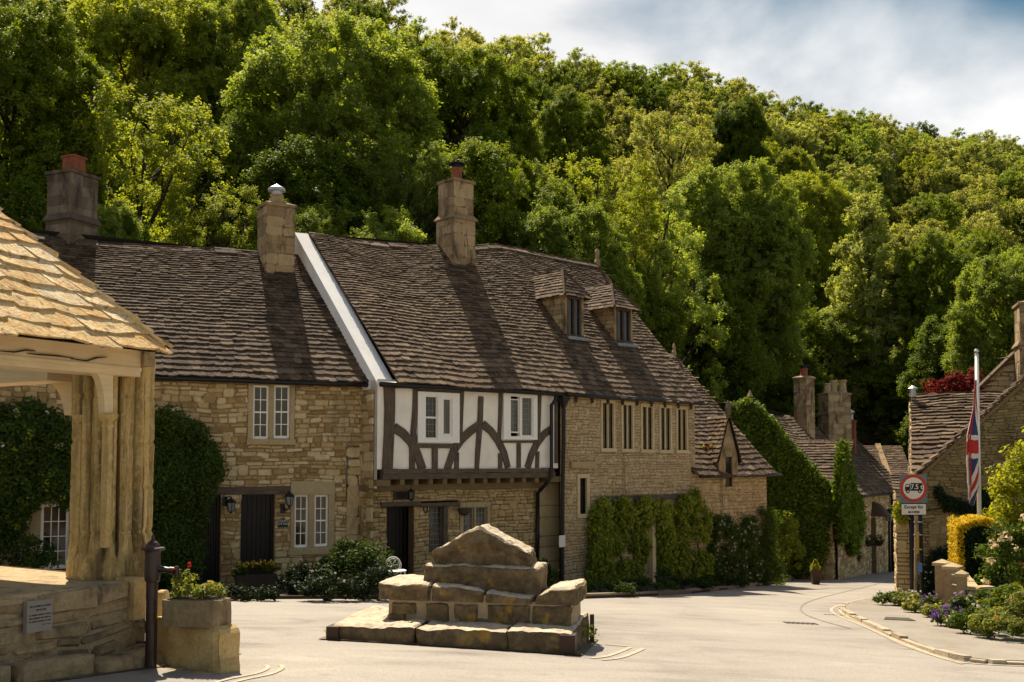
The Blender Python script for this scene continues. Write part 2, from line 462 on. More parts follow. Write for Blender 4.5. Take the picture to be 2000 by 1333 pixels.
M['pillar'] = mat_stone('weathered_pillar_stone', [(.25, (.44, .28, .09)), (.5, (.56, .39, .15)), (.8, (.64, .48, .24))], 4, .9, bs=.6, bd=.02, stain=(.065, .043, .02), stainscale=(5.0, 5.0, .3), stainlo=.45, stainhi=.62, spot=(.62, .50, .30), spotamt=.4)
M['plinth'] = mat_stone('plinth_stone', [(.1, (0.183, 0.131, 0.078)), (.4, (0.366, 0.262, 0.142)), (.7, (0.488, 0.365, 0.206)), (.95, (0.634, 0.490, 0.284))], 5, .6, bs=.8, bd=.02, stain=(.09, .07, .05), stainscale=(2.2, 2.2, 1.6), stainlo=.5, stainhi=.68)
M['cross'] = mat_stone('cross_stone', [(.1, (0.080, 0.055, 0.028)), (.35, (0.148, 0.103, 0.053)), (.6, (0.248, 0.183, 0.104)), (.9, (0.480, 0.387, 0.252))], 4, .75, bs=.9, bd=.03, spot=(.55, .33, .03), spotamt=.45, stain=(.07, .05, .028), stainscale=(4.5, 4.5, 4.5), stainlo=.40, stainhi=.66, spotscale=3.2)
M['cross_top'] = mat_stone('sunlit_step_top', [(.2, (.36, .28, .19)), (.5, (.52, .43, .31)), (.8, (.62, .54, .42))], 5, .9, bs=.7, stain=(.25, .18, .11), stainscale=(4, 4, 4), stainlo=.55, stainhi=.68)  # top faces painted paler than the fronts for the sun on them
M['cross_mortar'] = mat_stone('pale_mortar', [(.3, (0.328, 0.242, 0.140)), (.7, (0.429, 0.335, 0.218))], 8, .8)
M['plinth_mortar'] = mat_stone('plinth_mortar', [(.3, (0.276, 0.207, 0.115)), (.7, (0.437, 0.333, 0.196))], 7, .9, bs=.7)
M['trough'] = mat_stone('trough_stone', [(.2, (0.165, 0.116, 0.055)), (.5, (0.242, 0.176, 0.094)), (.8, (0.341, 0.259, 0.154))], 6, .9, bs=.7, stain=(.14, .10, .06), stainscale=(3, 3, 2), stainlo=.5, stainhi=.7)
M['block'] = mat_stone('mounting_block_stone', [(.2, (0.381, 0.252, 0.095)), (.5, (0.515, 0.358, 0.146)), (.8, (0.616, 0.459, 0.235))], 3, .9, bs=.5, stain=(.2, .13, .07), stainscale=(1.6, 1.6, 2.6), stainlo=.52, stainhi=.7)
M['render'] = mat_plain('white_render', (.88, .80, .70), .85, 0, .09, 2.2, .25)
M['render_grey'] = mat_plain('grey_white_render', (.80, .78, .76), .85, 0, .07, 2.5, .15)
M['white'] = mat_plain('white_paint', (.86, .81, .75), .45, 0, .04)
M['timber'] = mat_wood('weathered_oak', (.045, .032, .022), (.16, .12, .085), (26, 26, 4), .85, .7)
M['timber_h'] = mat_wood('weathered_oak_beam', (.045, .032, .022), (.17, .13, .09), (4, 4, 40), .85, .7)
M['timber_brown'] = mat_wood('brown_oak', (.12, .08, .035), (.23, .165, .085), (4, 4, 40), .8, .5)
M['door'] = mat_wood('dark_stained_door', (.008, .005, .004), (.022, .014, .010), (30, 30, 2), .5, .3)
M['cream'] = mat_wood('limewashed_beam', (.58, .43, .235), (.74, .59, .37), (2.2, 2.2, 24), .7, .25)
M['crack'] = mat_plain('dark_crack', (.05, .032, .02), .95)
M['iron'] = mat_plain('black_iron', (.012, .012, .013), .45, 0, .2, 20, .1)
M['pump'] = mat_plain('brown_painted_iron', (.034, .014, .011), .38, 0, .25, 9, .15, .5)
M['pipe'] = mat_plain('black_drainpipe', (.012, .011, .011), .4, 0, .2)
M['lead'] = mat_plain('lead_flashing', (.24, .25, .27), .5, .3, .2)
M['terra'] = mat_plain('terracotta', (.27, .082, .04), .8, 0, .25, 9, .2)
M['buffpot'] = mat_plain('buff_chimney_pot', (.42, .30, .17), .8, 0, .25, 9, .2)
M['galv'] = mat_plain('galvanised_metal', (.50, .50, .50), .4, .5, .1)
M['planter'] = mat_plain('dark_brown_planter', (.045, .022, .014), .5, 0, .15)
M['teal'] = mat_plain('old_teak_trough', (.06, .042, .03), .8, 0, .2)
M['soil'] = mat_stone('garden_soil', [(.3, (.035, .026, .017)), (.7, (.075, .055, .035))], 9, .9, bs=.8)
M['lawn'] = mat_stone('rough_lawn', [(.3, (.035, .045, .012)), (.55, (.06, .085, .02)), (.8, (.10, .12, .035))], 5, .9, bs=.9, bd=.03, bscale=60)
M['plaque'] = mat_plain('grey_plaque_stone', (.30, .26, .22), .6, 0, .12, 6)
M['engraved'] = mat_plain('engraved_letters', (.075, .06, .05), .8)
M['horseshoe'] = mat_plain('rusty_iron', (.03, .02, .016), .7)
M['signgrey'] = mat_plain('sign_grey', (.15, .175, .20), .5, 0, .05)
M['signred'] = mat_plain('sign_red', (.50, .045, .018), .45, 0, .05)
M['signwhite'] = mat_plain('sign_white', (.74, .68, .60), .45, 0, .03)
M['signblack'] = mat_plain('sign_black', (.012, .012, .012), .5)
M['blue'] = mat_plain('blue_notice', (.13, .22, .40), .5)
M['yellowpole'] = mat_plain('yellow_sleeve', (.52, .29, .04), .5)
M['flagred'] = mat_plain('flag_red', (.46, .035, .03), .8)
M['flagwhite'] = mat_plain('flag_white', (.72, .66, .60), .8)
M['flagblue'] = mat_plain('flag_blue', (.04, .05, .13), .8)
M['bark'] = mat_stone('bark', [(.2, (.035, .026, .018)), (.8, (.10, .075, .05))], 5, .9, bs=.8)
def mat_glass(name, c, curtain=None):
    m, nt, b, o = newmat(name)
    if curtain:
        vec = coords(nt, (14, 14, .6)); n = noi(nt, vec, 1.2, 3)
        c2 = ramp(nt, n, [(.38, c), (.62, curtain)]).outputs[0]; nt.links.new(c2, b.inputs['Base Color'])
    else: b.inputs['Base Color'].default_value = (*c, 1)
    b.inputs['Roughness'].default_value = .06; b.inputs['Specular IOR Level'].default_value = .5
    v = coords(nt); bump(nt, b, noi(nt, v, 3, 2), .04, .02); return m
M['glass'] = mat_glass('dark_window_glass', (.012, .011, .010))
M['glass_c'] = mat_glass('curtained_window_glass', (.02, .018, .015), (.13, .12, .10))
M['glass_o'] = mat_glass('warm_window_glass', (.02, .015, .009), (.085, .06, .03))
M['glass_t'] = mat_glass('painted_reflection_glass', (.10, .072, .034), (.24, .18, .09))  # streaks in the base colour stand in for the panes' brown reflection
M['lampglass'] = mat_glass('lantern_glass', (.22, .23, .24))

def mat_road():
    m, nt, b, o = newmat('worn_asphalt'); vec = coords(nt)
    big = noi(nt, vec, .35, 5, .6); st = noi(nt, coords(nt, (.4, 1.0, 1)), 1.1, 6, .68, 1.2); fine = noi(nt, vec, 42, 6, .85)
    c = ramp(nt, mth(nt, 'ADD', mth(nt, 'MULTIPLY', big, .5), mth(nt, 'MULTIPLY', st, .5)), [(.36, (0.167, 0.148, 0.126)), (.44, (0.242, 0.216, 0.187)), (.50, (0.286, 0.258, 0.225)), (.57, (0.308, 0.277, 0.239)), (.66, (0.361, 0.326, 0.277))]).outputs[0]
    c = mixc(nt, .8, c, ramp(nt, fine, [(.32, (.5, .48, .45)), (.5, (1, 1, 1)), (.7, (1.28, 1.27, 1.25))]).outputs[0], 'MULTIPLY')
    sp = noi(nt, vec, 7, 6, .75, .4); c = mixc(nt, mth(nt, 'MULTIPLY', ramp(nt, sp, [(.62, (0, 0, 0)), (.70, (1, 1, 1))]).outputs[0], .4), c, (.17, .14, .11))
    tr_ = noi(nt, coords(nt, (.06, .55, 1)), 3.0, 3, .6, .5); c = mixc(nt, mth(nt, 'MULTIPLY', ramp(nt, tr_, [(.52, (0, 0, 0)), (.60, (1, 1, 1)), (.68, (0, 0, 0))]).outputs[0], .2), c, (.23, .20, .17))
    oil = noi(nt, vec, 1.9, 4, .7, .3); c = mixc(nt, mth(nt, 'MULTIPLY', ramp(nt, oil, [(.63, (0, 0, 0)), (.72, (1, 1, 1))]).outputs[0], .35), c, (.15, .13, .11))
    # wandering cracks and patch seams
    vo = nd(nt, 'ShaderNodeTexVoronoi', feature='DISTANCE_TO_EDGE', Scale=.22)
    wv = nt.nodes.new('ShaderNodeVectorMath'); wv.operation = 'ADD'
    nn = nd(nt, 'ShaderNodeTexNoise', Scale=1.3, Detail=5); nt.links.new(vec, nn.inputs['Vector'])
    nt.links.new(vec, wv.inputs[0]); nt.links.new(nn.outputs['Color'], wv.inputs[1]); nt.links.new(wv.outputs[0], vo.inputs['Vector'])
    cr = ramp(nt, vo.outputs['Distance'], [(.0, (1, 1, 1)), (.006, (0, 0, 0))]).outputs[0]
    c = mixc(nt, mth(nt, 'MULTIPLY', cr, .28), c, (.2, .165, .13))
    nt.links.new(c, b.inputs['Base Color']); b.inputs['Roughness'].default_value = .88
    bump(nt, b, fine, .35, .006); return m
M['road'] = mat_road()
M['seam'] = mat_stone('tar_seam', [(.3, (.19, .168, .145)), (.7, (.28, .25, .215))], 6, 1, bs=.3)
M['patch'] = mat_stone('tarmac_patch', [(.3, (.25, .222, .19)), (.5, (.30, .27, .234)), (.7, (.34, .305, .265))], 2.2, 1, bs=.35, bscale=60)
M['dirt'] = mat_stone('mossy_dirt', [(.3, (.07, .065, .03)), (.6, (.17, .14, .085)), (.8, (.28, .235, .17))], 9, 1, bs=.8)
M['pave'] = mat_stone('worn_pavement', [(.25, (0.216, 0.184, 0.149)), (.5, (0.270, 0.237, 0.196)), (.75, (0.310, 0.275, 0.230))], 1.1, .9, bs=.25, bd=.006, stain=(.22, .17, .13), stainscale=(.5, .5, .5), stainlo=.56, stainhi=.62, bscale=50)
M['kerbstone'] = mat_stone('kerb_stone', [(.2, (.15, .11, .07)), (.8, (.33, .26, .18))], 6, .6, bs=.6)
M['kerbpale'] = mat_stone('pale_kerb_stone', [(.2, (.30, .24, .16)), (.8, (.50, .42, .31))], 6, .6, bs=.6)
M['yline'] = mat_stone('worn_yellow_paint', [(.35, (.35, .31, .26)), (.55, (.46, .385, .27)), (.75, (.52, .42, .28))], 7, 1, bs=.2, bd=.004)
M['silt'] = mat_stone('gutter_silt', [(.3, (.22, .15, .08)), (.5, (.34, .27, .19)), (.7, (.40, .34, .26))], 9, 1, bs=.5, spot=(.34, .19, .06), spotamt=.5, spotscale=9)
M['ironcover'] = mat_plain('iron_drain_cover', (.07, .055, .045), .6, .2, .25)
def mat_ground():
    m, nt, b, o = newmat('woodland_floor'); vec = coords(nt)
    n = noi(nt, vec, .6, 6, .7)
    c = ramp(nt, n, [(.3, (.012, .014, .006)), (.55, (.028, .034, .011)), (.75, (.05, .058, .018))]).outputs[0]
    nt.links.new(c, b.inputs['Base Color']); b.inputs['Roughness'].default_value = 1; bump(nt, b, n, 1, .3); return m
M['ground'] = mat_ground()
# foliage
def LF(name, d, mid, l, **k): M[name] = mat_leaf(name, [(.05, d), (.5, mid), (.95, l)], **k)
LF('leaf_mid', (0.103, 0.145, 0.024), (0.211, 0.264, 0.048), (0.349, 0.402, 0.098))
LF('leaf_bright', (0.132, 0.165, 0.017), (0.248, 0.281, 0.033), (0.374, 0.396, 0.068))
LF('leaf_pale', (0.169, 0.200, 0.053), (0.309, 0.333, 0.109), (0.472, 0.484, 0.212))
LF('leaf_dark', (0.053, 0.085, 0.009), (0.131, 0.181, 0.016), (0.269, 0.312, 0.031), trans=.34)
LF('leaf_olive', (0.154, 0.166, 0.044), (0.289, 0.296, 0.092), (0.455, 0.443, 0.185))
LF('ivy', (.020, .040, .006), (.042, .072, .010), (.080, .115, .015), trans=.35, objvar=.1)
LF('vine', (0.100, 0.130, 0.014), (0.200, 0.235, 0.026), (0.320, 0.340, 0.045), trans=.4, objvar=.1)
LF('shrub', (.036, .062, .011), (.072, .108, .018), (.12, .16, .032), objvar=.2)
LF('shrub_shade', (.018, .034, .007), (.034, .058, .010), (.062, .095, .018), trans=.35, objvar=.2)  # shrub darkened, the house shade put into the leaf colour
LF('ivy_light', (0.030, 0.055, 0.006), (0.105, 0.160, 0.016), (0.280, 0.330, 0.036), trans=.42, objvar=.1)
LF('shrub_pale', (.10, .12, .028), (.16, .18, .045), (.22, .23, .075), objvar=.2)
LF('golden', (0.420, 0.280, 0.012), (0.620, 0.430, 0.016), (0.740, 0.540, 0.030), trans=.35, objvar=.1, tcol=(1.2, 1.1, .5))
LF('dark_shaded_leaf', (.008, .016, .006), (.014, .026, .008), (.022, .038, .011), trans=.2, objvar=.1)  # near black leaf; also paints shade on verge bushes and the hedge front
LF('limeleaf', (.17, .19, .012), (.26, .27, .022), (.34, .33, .038), objvar=.1)
LF('redleaf', (.06, .010, .010), (.13, .022, .018), (.22, .05, .03), objvar=.1, tcol=(1.4, .7, .6))
LF('grass', (.07, .10, .014), (.12, .155, .022), (.17, .20, .036), objvar=.1)
def FL(name, a, b): M[name] = mat_leaf(name, [(.1, a), (.9, b)], trans=.3, objvar=.0, tcol=(1.1, 1.1, 1.1))
FL('fl_white', (.62, .58, .48), (.80, .77, .70)); FL('fl_rose', (.60, .42, .20), (.78, .62, .40)); FL('fl_purple', (.13, .05, .28), (.26, .12, .42))
FL('fl_yellow', (.60, .42, .03), (.75, .60, .08)); FL('fl_pink', (.60, .16, .16), (.72, .34, .30)); FL('fl_red', (.55, .01, .02), (.65, .03, .05)); FL('fl_orange', (.60, .20, .02), (.72, .36, .05))
FL('fl_lilac', (.32, .22, .40), (.50, .38, .52))
# ------------------------------------------------------------------ building helpers
def surround(house, W, outer, lights, o0=-.14, o1=.022, mat='ashlar', name='window_surround'):
    mb = MB(); u0, u1, z0, z1 = outer
    la = min(l[2] for l in lights); lb = max(l[3] for l in lights)
    ls = sorted(lights)
    edges = [u0] + [e for l in ls for e in (l[0], l[1])] + [u1]
    for i in range(0, len(edges), 2):
        a, b = edges[i], edges[i + 1]
        t = random.uniform(.3, .8); zz = la
        k = 2 if i in (0, len(edges) - 2) else 1
        for j in range(k):
            c, d = la + (lb - la) * j / k, la + (lb - la) * (j + 1) / k
            wbox(mb, W, a + .002, b - .002, c + .002, d - .002, o0, o1 - (.012 if 0 < i < len(edges) - 2 else 0) + random.uniform(-.003, .003), 0, random.uniform(.3, .8))
    if z1 > lb + .01: wbox(mb, W, u0, u1, lb, z1, o0, o1 + .004, 0, random.uniform(.3, .8))
    if z0 < la - .01: wbox(mb, W, u0 - .02, u1 + .02, z0, la, o0, o1 + .025, 0, random.uniform(.3, .8))
    return mb.build(name, M[mat], house)
def window(house, W, lights, rec=.1, fw=.045, bars=(2, 4), mat='white', glass='glass', th=.05, bw=.016, label=None, board=None, name='window', meet=None, lead=None):
    mb = MB(); lb_ = MB()
    if board: # flat face board round the lights
        u0, u1, z0, z1, o = board
        la = min(l[2] for l in lights); lb = max(l[3] for l in lights)
        ls = sorted(lights); edges = [u0] + [e for l in ls for e in (l[0], l[1])] + [u1]
        for i in range(0, len(edges), 2): wbox(mb, W, edges[i], edges[i + 1], la, lb, -.06, o)
        wbox(mb, W, u0, u1, lb, z1, -.06, o); wbox(mb, W, u0, u1, z0, la, -.06, o)
    for (u0, u1, z0, z1) in lights:
        a, b = -rec, -rec + th
        wbox(mb, W, u0, u0 + fw, z0, z1, a, b); wbox(mb, W, u1 - fw, u1, z0, z1, a, b)
        wbox(mb, W, u0 + fw, u1 - fw, z1 - fw, z1, a, b); wbox(mb, W, u0 + fw, u1 - fw, z0, z0 + fw * 1.4, a, b)
        nx, nz = bars
        for i in range(1, nx):
            u = u0 + fw + (u1 - u0 - 2 * fw) * i / nx; wbox(mb, W, u - bw / 2, u + bw / 2, z0 + fw, z1 - fw, a + .005, b - .012)
        for j in range(1, nz):
            z = z0 + fw + (z1 - z0 - 2 * fw) * j / nz; k = 1.9 if (meet and j == meet) else 1
            wbox(mb, W, u0 + fw, u1 - fw, z - bw / 2 * k, z + bw / 2 * k, a + .003, b - .008 + (.006 if k > 1 else 0))
        if lead:
            for i in range(1, lead[0]):
                u = u0 + fw + (u1 - u0 - 2 * fw) * i / lead[0]; wbox(lb_, W, u - .004, u + .004, z0 + fw, z1 - fw, a + .002, a + .02)
            for j in range(1, lead[1]):
                z = z0 + fw + (z1 - z0 - 2 * fw) * j / lead[1]; wbox(lb_, W, u0 + fw, u1 - fw, z - .004, z + .004, a + .003, a + .019)
    o = mb.build(name, M[mat], house)
    if label: o['label'] = label
    if lead: lb_.build('lead_bars', M['lead'], o)
    for (u0, u1, z0, z1) in lights:
        g = MB(); wbox(g, W, u0 + .01, u1 - .01, z0 + .01, z1 - .01, -rec - .02, -rec + .012); g.build('pane', M[glass], o)
    return o
def door(house, W, r, rec=.16, label=None, frame=True, boards=6, mat='door'):
    u0, u1, z0, z1 = r; mb = MB(); fr = .06 if frame else 0
    n = boards
    for i in range(n):
        a = u0 + fr + (u1 - u0 - 2 * fr) * i / n; b = u0 + fr + (u1 - u0 - 2 * fr) * (i + 1) / n
        wbox(mb, W, a + .004, b - .004, z0, z1 - fr, -rec - .05, -rec + random.uniform(0, .006))
    wbox(mb, W, u0 + fr, u1 - fr, z0, z1 - fr, -rec - .07, -rec - .045)
    d = mb.build('door', M[mat], house)
    if label: d['label'] = label
    if frame:
        f = MB(); wbox(f, W, u0, u0 + fr, z0, z1, -rec - .06, -rec + .05); wbox(f, W, u1 - fr, u1, z0, z1, -rec - .06, -rec + .05); wbox(f, W, u0 + fr, u1 - fr, z1 - fr, z1, -rec - .06, -rec + .05)
        f.build('door_frame', M[mat], house)
    h = MB(); zc = z0 + (z1 - z0) * .48
    h.tube([W.P(u1 - fr - .09, zc, -rec), W.P(u1 - fr - .09, zc, -rec + .06)], .03, 8); h.build('handle', M['iron'], d)
    return d
def lintel(house, W, u0, u1, z0, z1, o1=.03, mat='timber_h', name='lintel'):
    mb = MB(); n = 8
    for i in range(n):
        a, b = u0 + (u1 - u0) * i / n, u0 + (u1 - u0) * (i + 1) / n
        j = [random.uniform(-.008, .008) for _ in range(4)]
        mb.hexa([W.P(a, z0, -.2), W.P(b, z0, -.2), W.P(b, z0, o1), W.P(a, z0, o1), W.P(a, z1, -.2), W.P(b, z1, -.2), W.P(b, z1, o1), W.P(a, z1, o1)])
    return mb.build(name, M[mat], house)
def gutter(house, a, b, r=.055, name='gutter', mat='pipe', n=6):
    mb = MB(); a, b = V(a), V(b)
    mb.tube([a.lerp(b, i / n) + V((0, 0, random.uniform(-.008, .008))) for i in range(n + 1)], r, 8)
    return mb.build(name, M[mat], house, smooth=True)
def chimney(house, cx, cy, deg, w, d, z0, z1, mat='chimney', steps=(), pots=(), label=None, h=(.2, .28), sw=(.25, .5)):
    """stone stack; steps: list of (z, factor) above which the stack narrows; a weathered band covers each step"""
    mb = MB(); a = math.radians(deg); ex = V((math.cos(a), math.sin(a), 0)); ey = V((-math.sin(a), math.cos(a), 0)); c = V((cx, cy, 0))
    segs = []; cur, f = z0, 1.0
    for z, nf in steps: segs.append((cur, z, f)); cur, f = z, nf
    segs.append((cur, z1, f))
    for (a0, a1, f) in segs:
        hw, hd = w * f / 2, d * f / 2
        for k in range(4):
            q = deg + 90 * k; hx, hy = (hw, hd) if k % 2 == 0 else (hd, hw)
            W = Wall(0, 0, q); W.p = c - W.e * hx + W.n * hy
            stones(mb, W, 0, 2 * hx, a0, a1, h=h, w=sw, gap=.005, relief=(.003, .007), wav=.003, big=.0, mm=1)
    for (z, nf), (a0, a1, f) in zip(steps, segs):
        hw, hd = w * f / 2 + .05, d * f / 2 + .05
        p0 = [c + ex * sx * hw + ey * sy * hd + V((0, 0, z - .05)) for sx, sy in ((-1, -1), (1, -1), (1, 1), (-1, 1))]
        p1 = [c + ex * sx * w * nf / 2 * 1.02 + ey * sy * d * nf / 2 * 1.02 + V((0, 0, z + .07)) for sx, sy in ((-1, -1), (1, -1), (1, 1), (-1, 1))]
        mb.hexa(p0 + p1, 0, .15)
        dn = V((0, 0, -.035)); mb.hexa([p + dn for p in p0] + p0, 0, .1)
    f = segs[-1][2]; hw, hd = w * f / 2 + .045, d * f / 2 + .045
    mb.obox(c + V((0, 0, z1 + .03)), ex * hw, ey * hd, V((0, 0, .035)), 0, .25)
    top = [c + ex * sx * hw + ey * sy * hd + V((0, 0, z1 + .065)) for sx, sy in ((-1, -1), (1, -1), (1, 1), (-1, 1))]
    up = [c + (p - c - V((0, 0, p.z))) * .45 + V((0, 0, z1 + .14)) for p in top]
    mb.hexa(top + up, 0, .4)
    o = mb.build('chimney', [M[mat], M['mortar_dark']], house)
    if label: o['label'] = label
    for (dx, dy, r, hh, pm, kind) in pots:
        p = MB(); b = c + ex * dx + ey * dy + V((0, 0, z1 + .08))
        if kind == 'square':
            p.obox(b + V((0, 0, hh / 2)), ex * r, ey * r, V((0, 0, hh / 2)), 0, .5)
            p.obox(b + V((0, 0, hh * .93)), ex * r * 1.16, ey * r * 1.16, V((0, 0, hh * .05)), 0, .5)
            p.build('chimney_pot', M[pm], o)
        else:
            p.lathe(b, [(r * 1.12, 0), (r * 1.1, hh * .1), (r * .95, hh * .2), (r * .85, hh * .8), (r * 1.05, hh * .86), (r * 1.05, hh)], 14)
            q = p.build('chimney_pot', M[pm], o)
            if kind == 'cowl' or kind == 'flatcap':
                k = MB(); t = b + V((0, 0, hh))
                if kind == 'cowl': k.lathe(t, [(r * .8, 0), (r * .8, .08), (r * 1.35, .09), (r * 1.25, .16), (r * .3, .24), (r * .1, .26)], 14)
                else:
                    k.lathe(t, [(r * .8, 0), (r * .8, .1)], 12); k.lathe(t + V((0, 0, .1)), [(r * 1.5, 0), (r * 1.5, .03)], 14)
                k.build('chimney_cowl', M['iron'] if kind == 'flatcap' else M['galv'], o)
    return o
def roof_back(mb, La, Ra, Lb, Rb, m=1): mb.quad(La, Ra, Rb, Lb, m, .3)
def shell(mb, W, u0, u1, zb, zt, depth, m=1):
    """plain side and rear walls closing the house"""
    mb.quad(W.P(u0, zb, -depth), W.P(u1, zb, -depth), W.P(u1, zt, -depth), W.P(u0, zt, -depth), m)

# ================================================================== LEFT STONE COTTAGE
WA = Wall(-2.935, 22.15, 25)
def build_cottage():
    W = WA; u_l = -10.5; zb = gz(-6, 19) - .7; ev = 1.70
    c = W.P(-5, 0); base = V((c.x, c.y, gz(c.x, c.y)))
    H = thing('stone_cottage', 'rubble stone cottage with dark slate roof, white sash window pairs and two dark plank doors', 'house', base)
    upo = W.rect(484, 748, 575, 869); upl = [W.rect(494, 753, 525, 858), W.rect(535, 753, 566, 857)]
    loo = W.rect(567, 940, 653, 1083); lol = [W.rect(575, 967, 602, 1070), W.rect(614, 967, 641, 1068)]
    d1 = W.rect(388, 966, 430, 1150); d2 = W.rect(470, 966, 536, 1142)
    wd = W.rect(79, 985, 134, 1112); wj = (wd[0] - .18, wd[1] + .16, wd[2], wd[3] + .18)
    d1 = (d1[0], d1[1], zb, d1[3]); d2 = (d2[0], d2[1], zb, d2[3])
    li = W.rect(405, 951, 566, 966)
    wj = (wj[0], wj[1], zb, wj[3])
    holes = [upo, loo, d1, d2, wj, (li[0], li[1], li[2], li[3])]
    mb = MB(); qx = W.px(676, 1000)[0]; qz = W.px(700, 872)[1]
    stones(mb, W, u_l, 0, zb, ev, holes + [(qx, 0, zb, qz)], h=(.07, .14), w=(.11, .33), relief=(.01, .035))
    m2 = MB(); stones(mb, W, qx, 0, zb, qz, [], h=(.17, .26), w=(.25, .5), gap=.012, relief=(.018, .035), tb=.62, mortar=False)
    shell(mb, W, u_l, 0, zb, ev, 6.0)
    mb.build('wall', [M['rubble'], M['mortar']], H)
    for o, l, b in ((upo, upl, (2, 4)), (loo, lol, (2, 4))):
        surround(H, W, o, l); window(H, W, l, rec=.09, bars=b, fw=.04, meet=2, glass='glass_o' if o is loo else 'glass')
    # tall white glazed door seen through the shelter, in stone jambs
    surround(H, W, wj, [wd[:2] + (zb, wd[3])]); window(H, W, [wd], rec=.1, bars=(3, 4), fw=.05, label='tall white multi-paned door')
    door(H, W, d1, label='dark plank door half hidden by the climbing shrub'); door(H, W, d2, label='dark plank door between the two wall lanterns')
    lintel(H, W, li[0], li[1], li[2], li[3])
    # roof
    ro = MB(); sag = lambda u, v: -.10 * math.sin(math.pi * min(1, max(0, u))) * v + .04 * math.sin(u * 9) * v
    L = lin(W.P(-11, 1.70, .2), W.P(-11, 5.1, -3.1)); R = lin(W.P(.12, 1.70, .2), W.P(-1.0, 4.93, -3.1))
    slates(ro, L, R, .20, .078, .22, .125, sag)
    roof_back(ro, W.P(-11, 5.1, -3.1), W.P(-1.0, 4.93, -3.1), W.P(-11, 1.6, -6.3), W.P(-1, 1.6, -6.3))
    ro.build('roof', [M['slate_dark'], M['slate_under']], H)
    rc = MB(); ridge_caps(rc, L(1) + V((0, 0, .0)), R(1) + V((0, 0, .0)), .2, .15, .5, lambda t: -.10 * math.sin(math.pi * t) + .04 * math.sin(t * 9)); rc.build('ridge', M['slate_dark'], H)
    gutter(H, W.P(-11, 1.62, .22), W.P(.1, 1.62, .22))
    # chimneys
    p = at(140, 470, 22.7)
    chimney(H, p.x, p.y, 66, .80, .72, at(0, 510, 22.7).z, at(0, 340, 22.4).z, 'chimney_dark', steps=[(at(0, 424, 22.4).z, .97)],
            pots=[(.02, 0, .17, .40, 'terra', 'square')], label='broad soot-dark stack with square clay pot')
    p = at(539, 500, 24.0)
    chimney(H, p.x, p.y, 32, .70, .62, at(0, 540, 24).z, at(0, 409, 24).z, 'chimney', pots=[(0, 0, .155, .26, 'buffpot', 'cowl')], label='slender grey stack with metal cowl')
    return H
house_a = build_cottage()

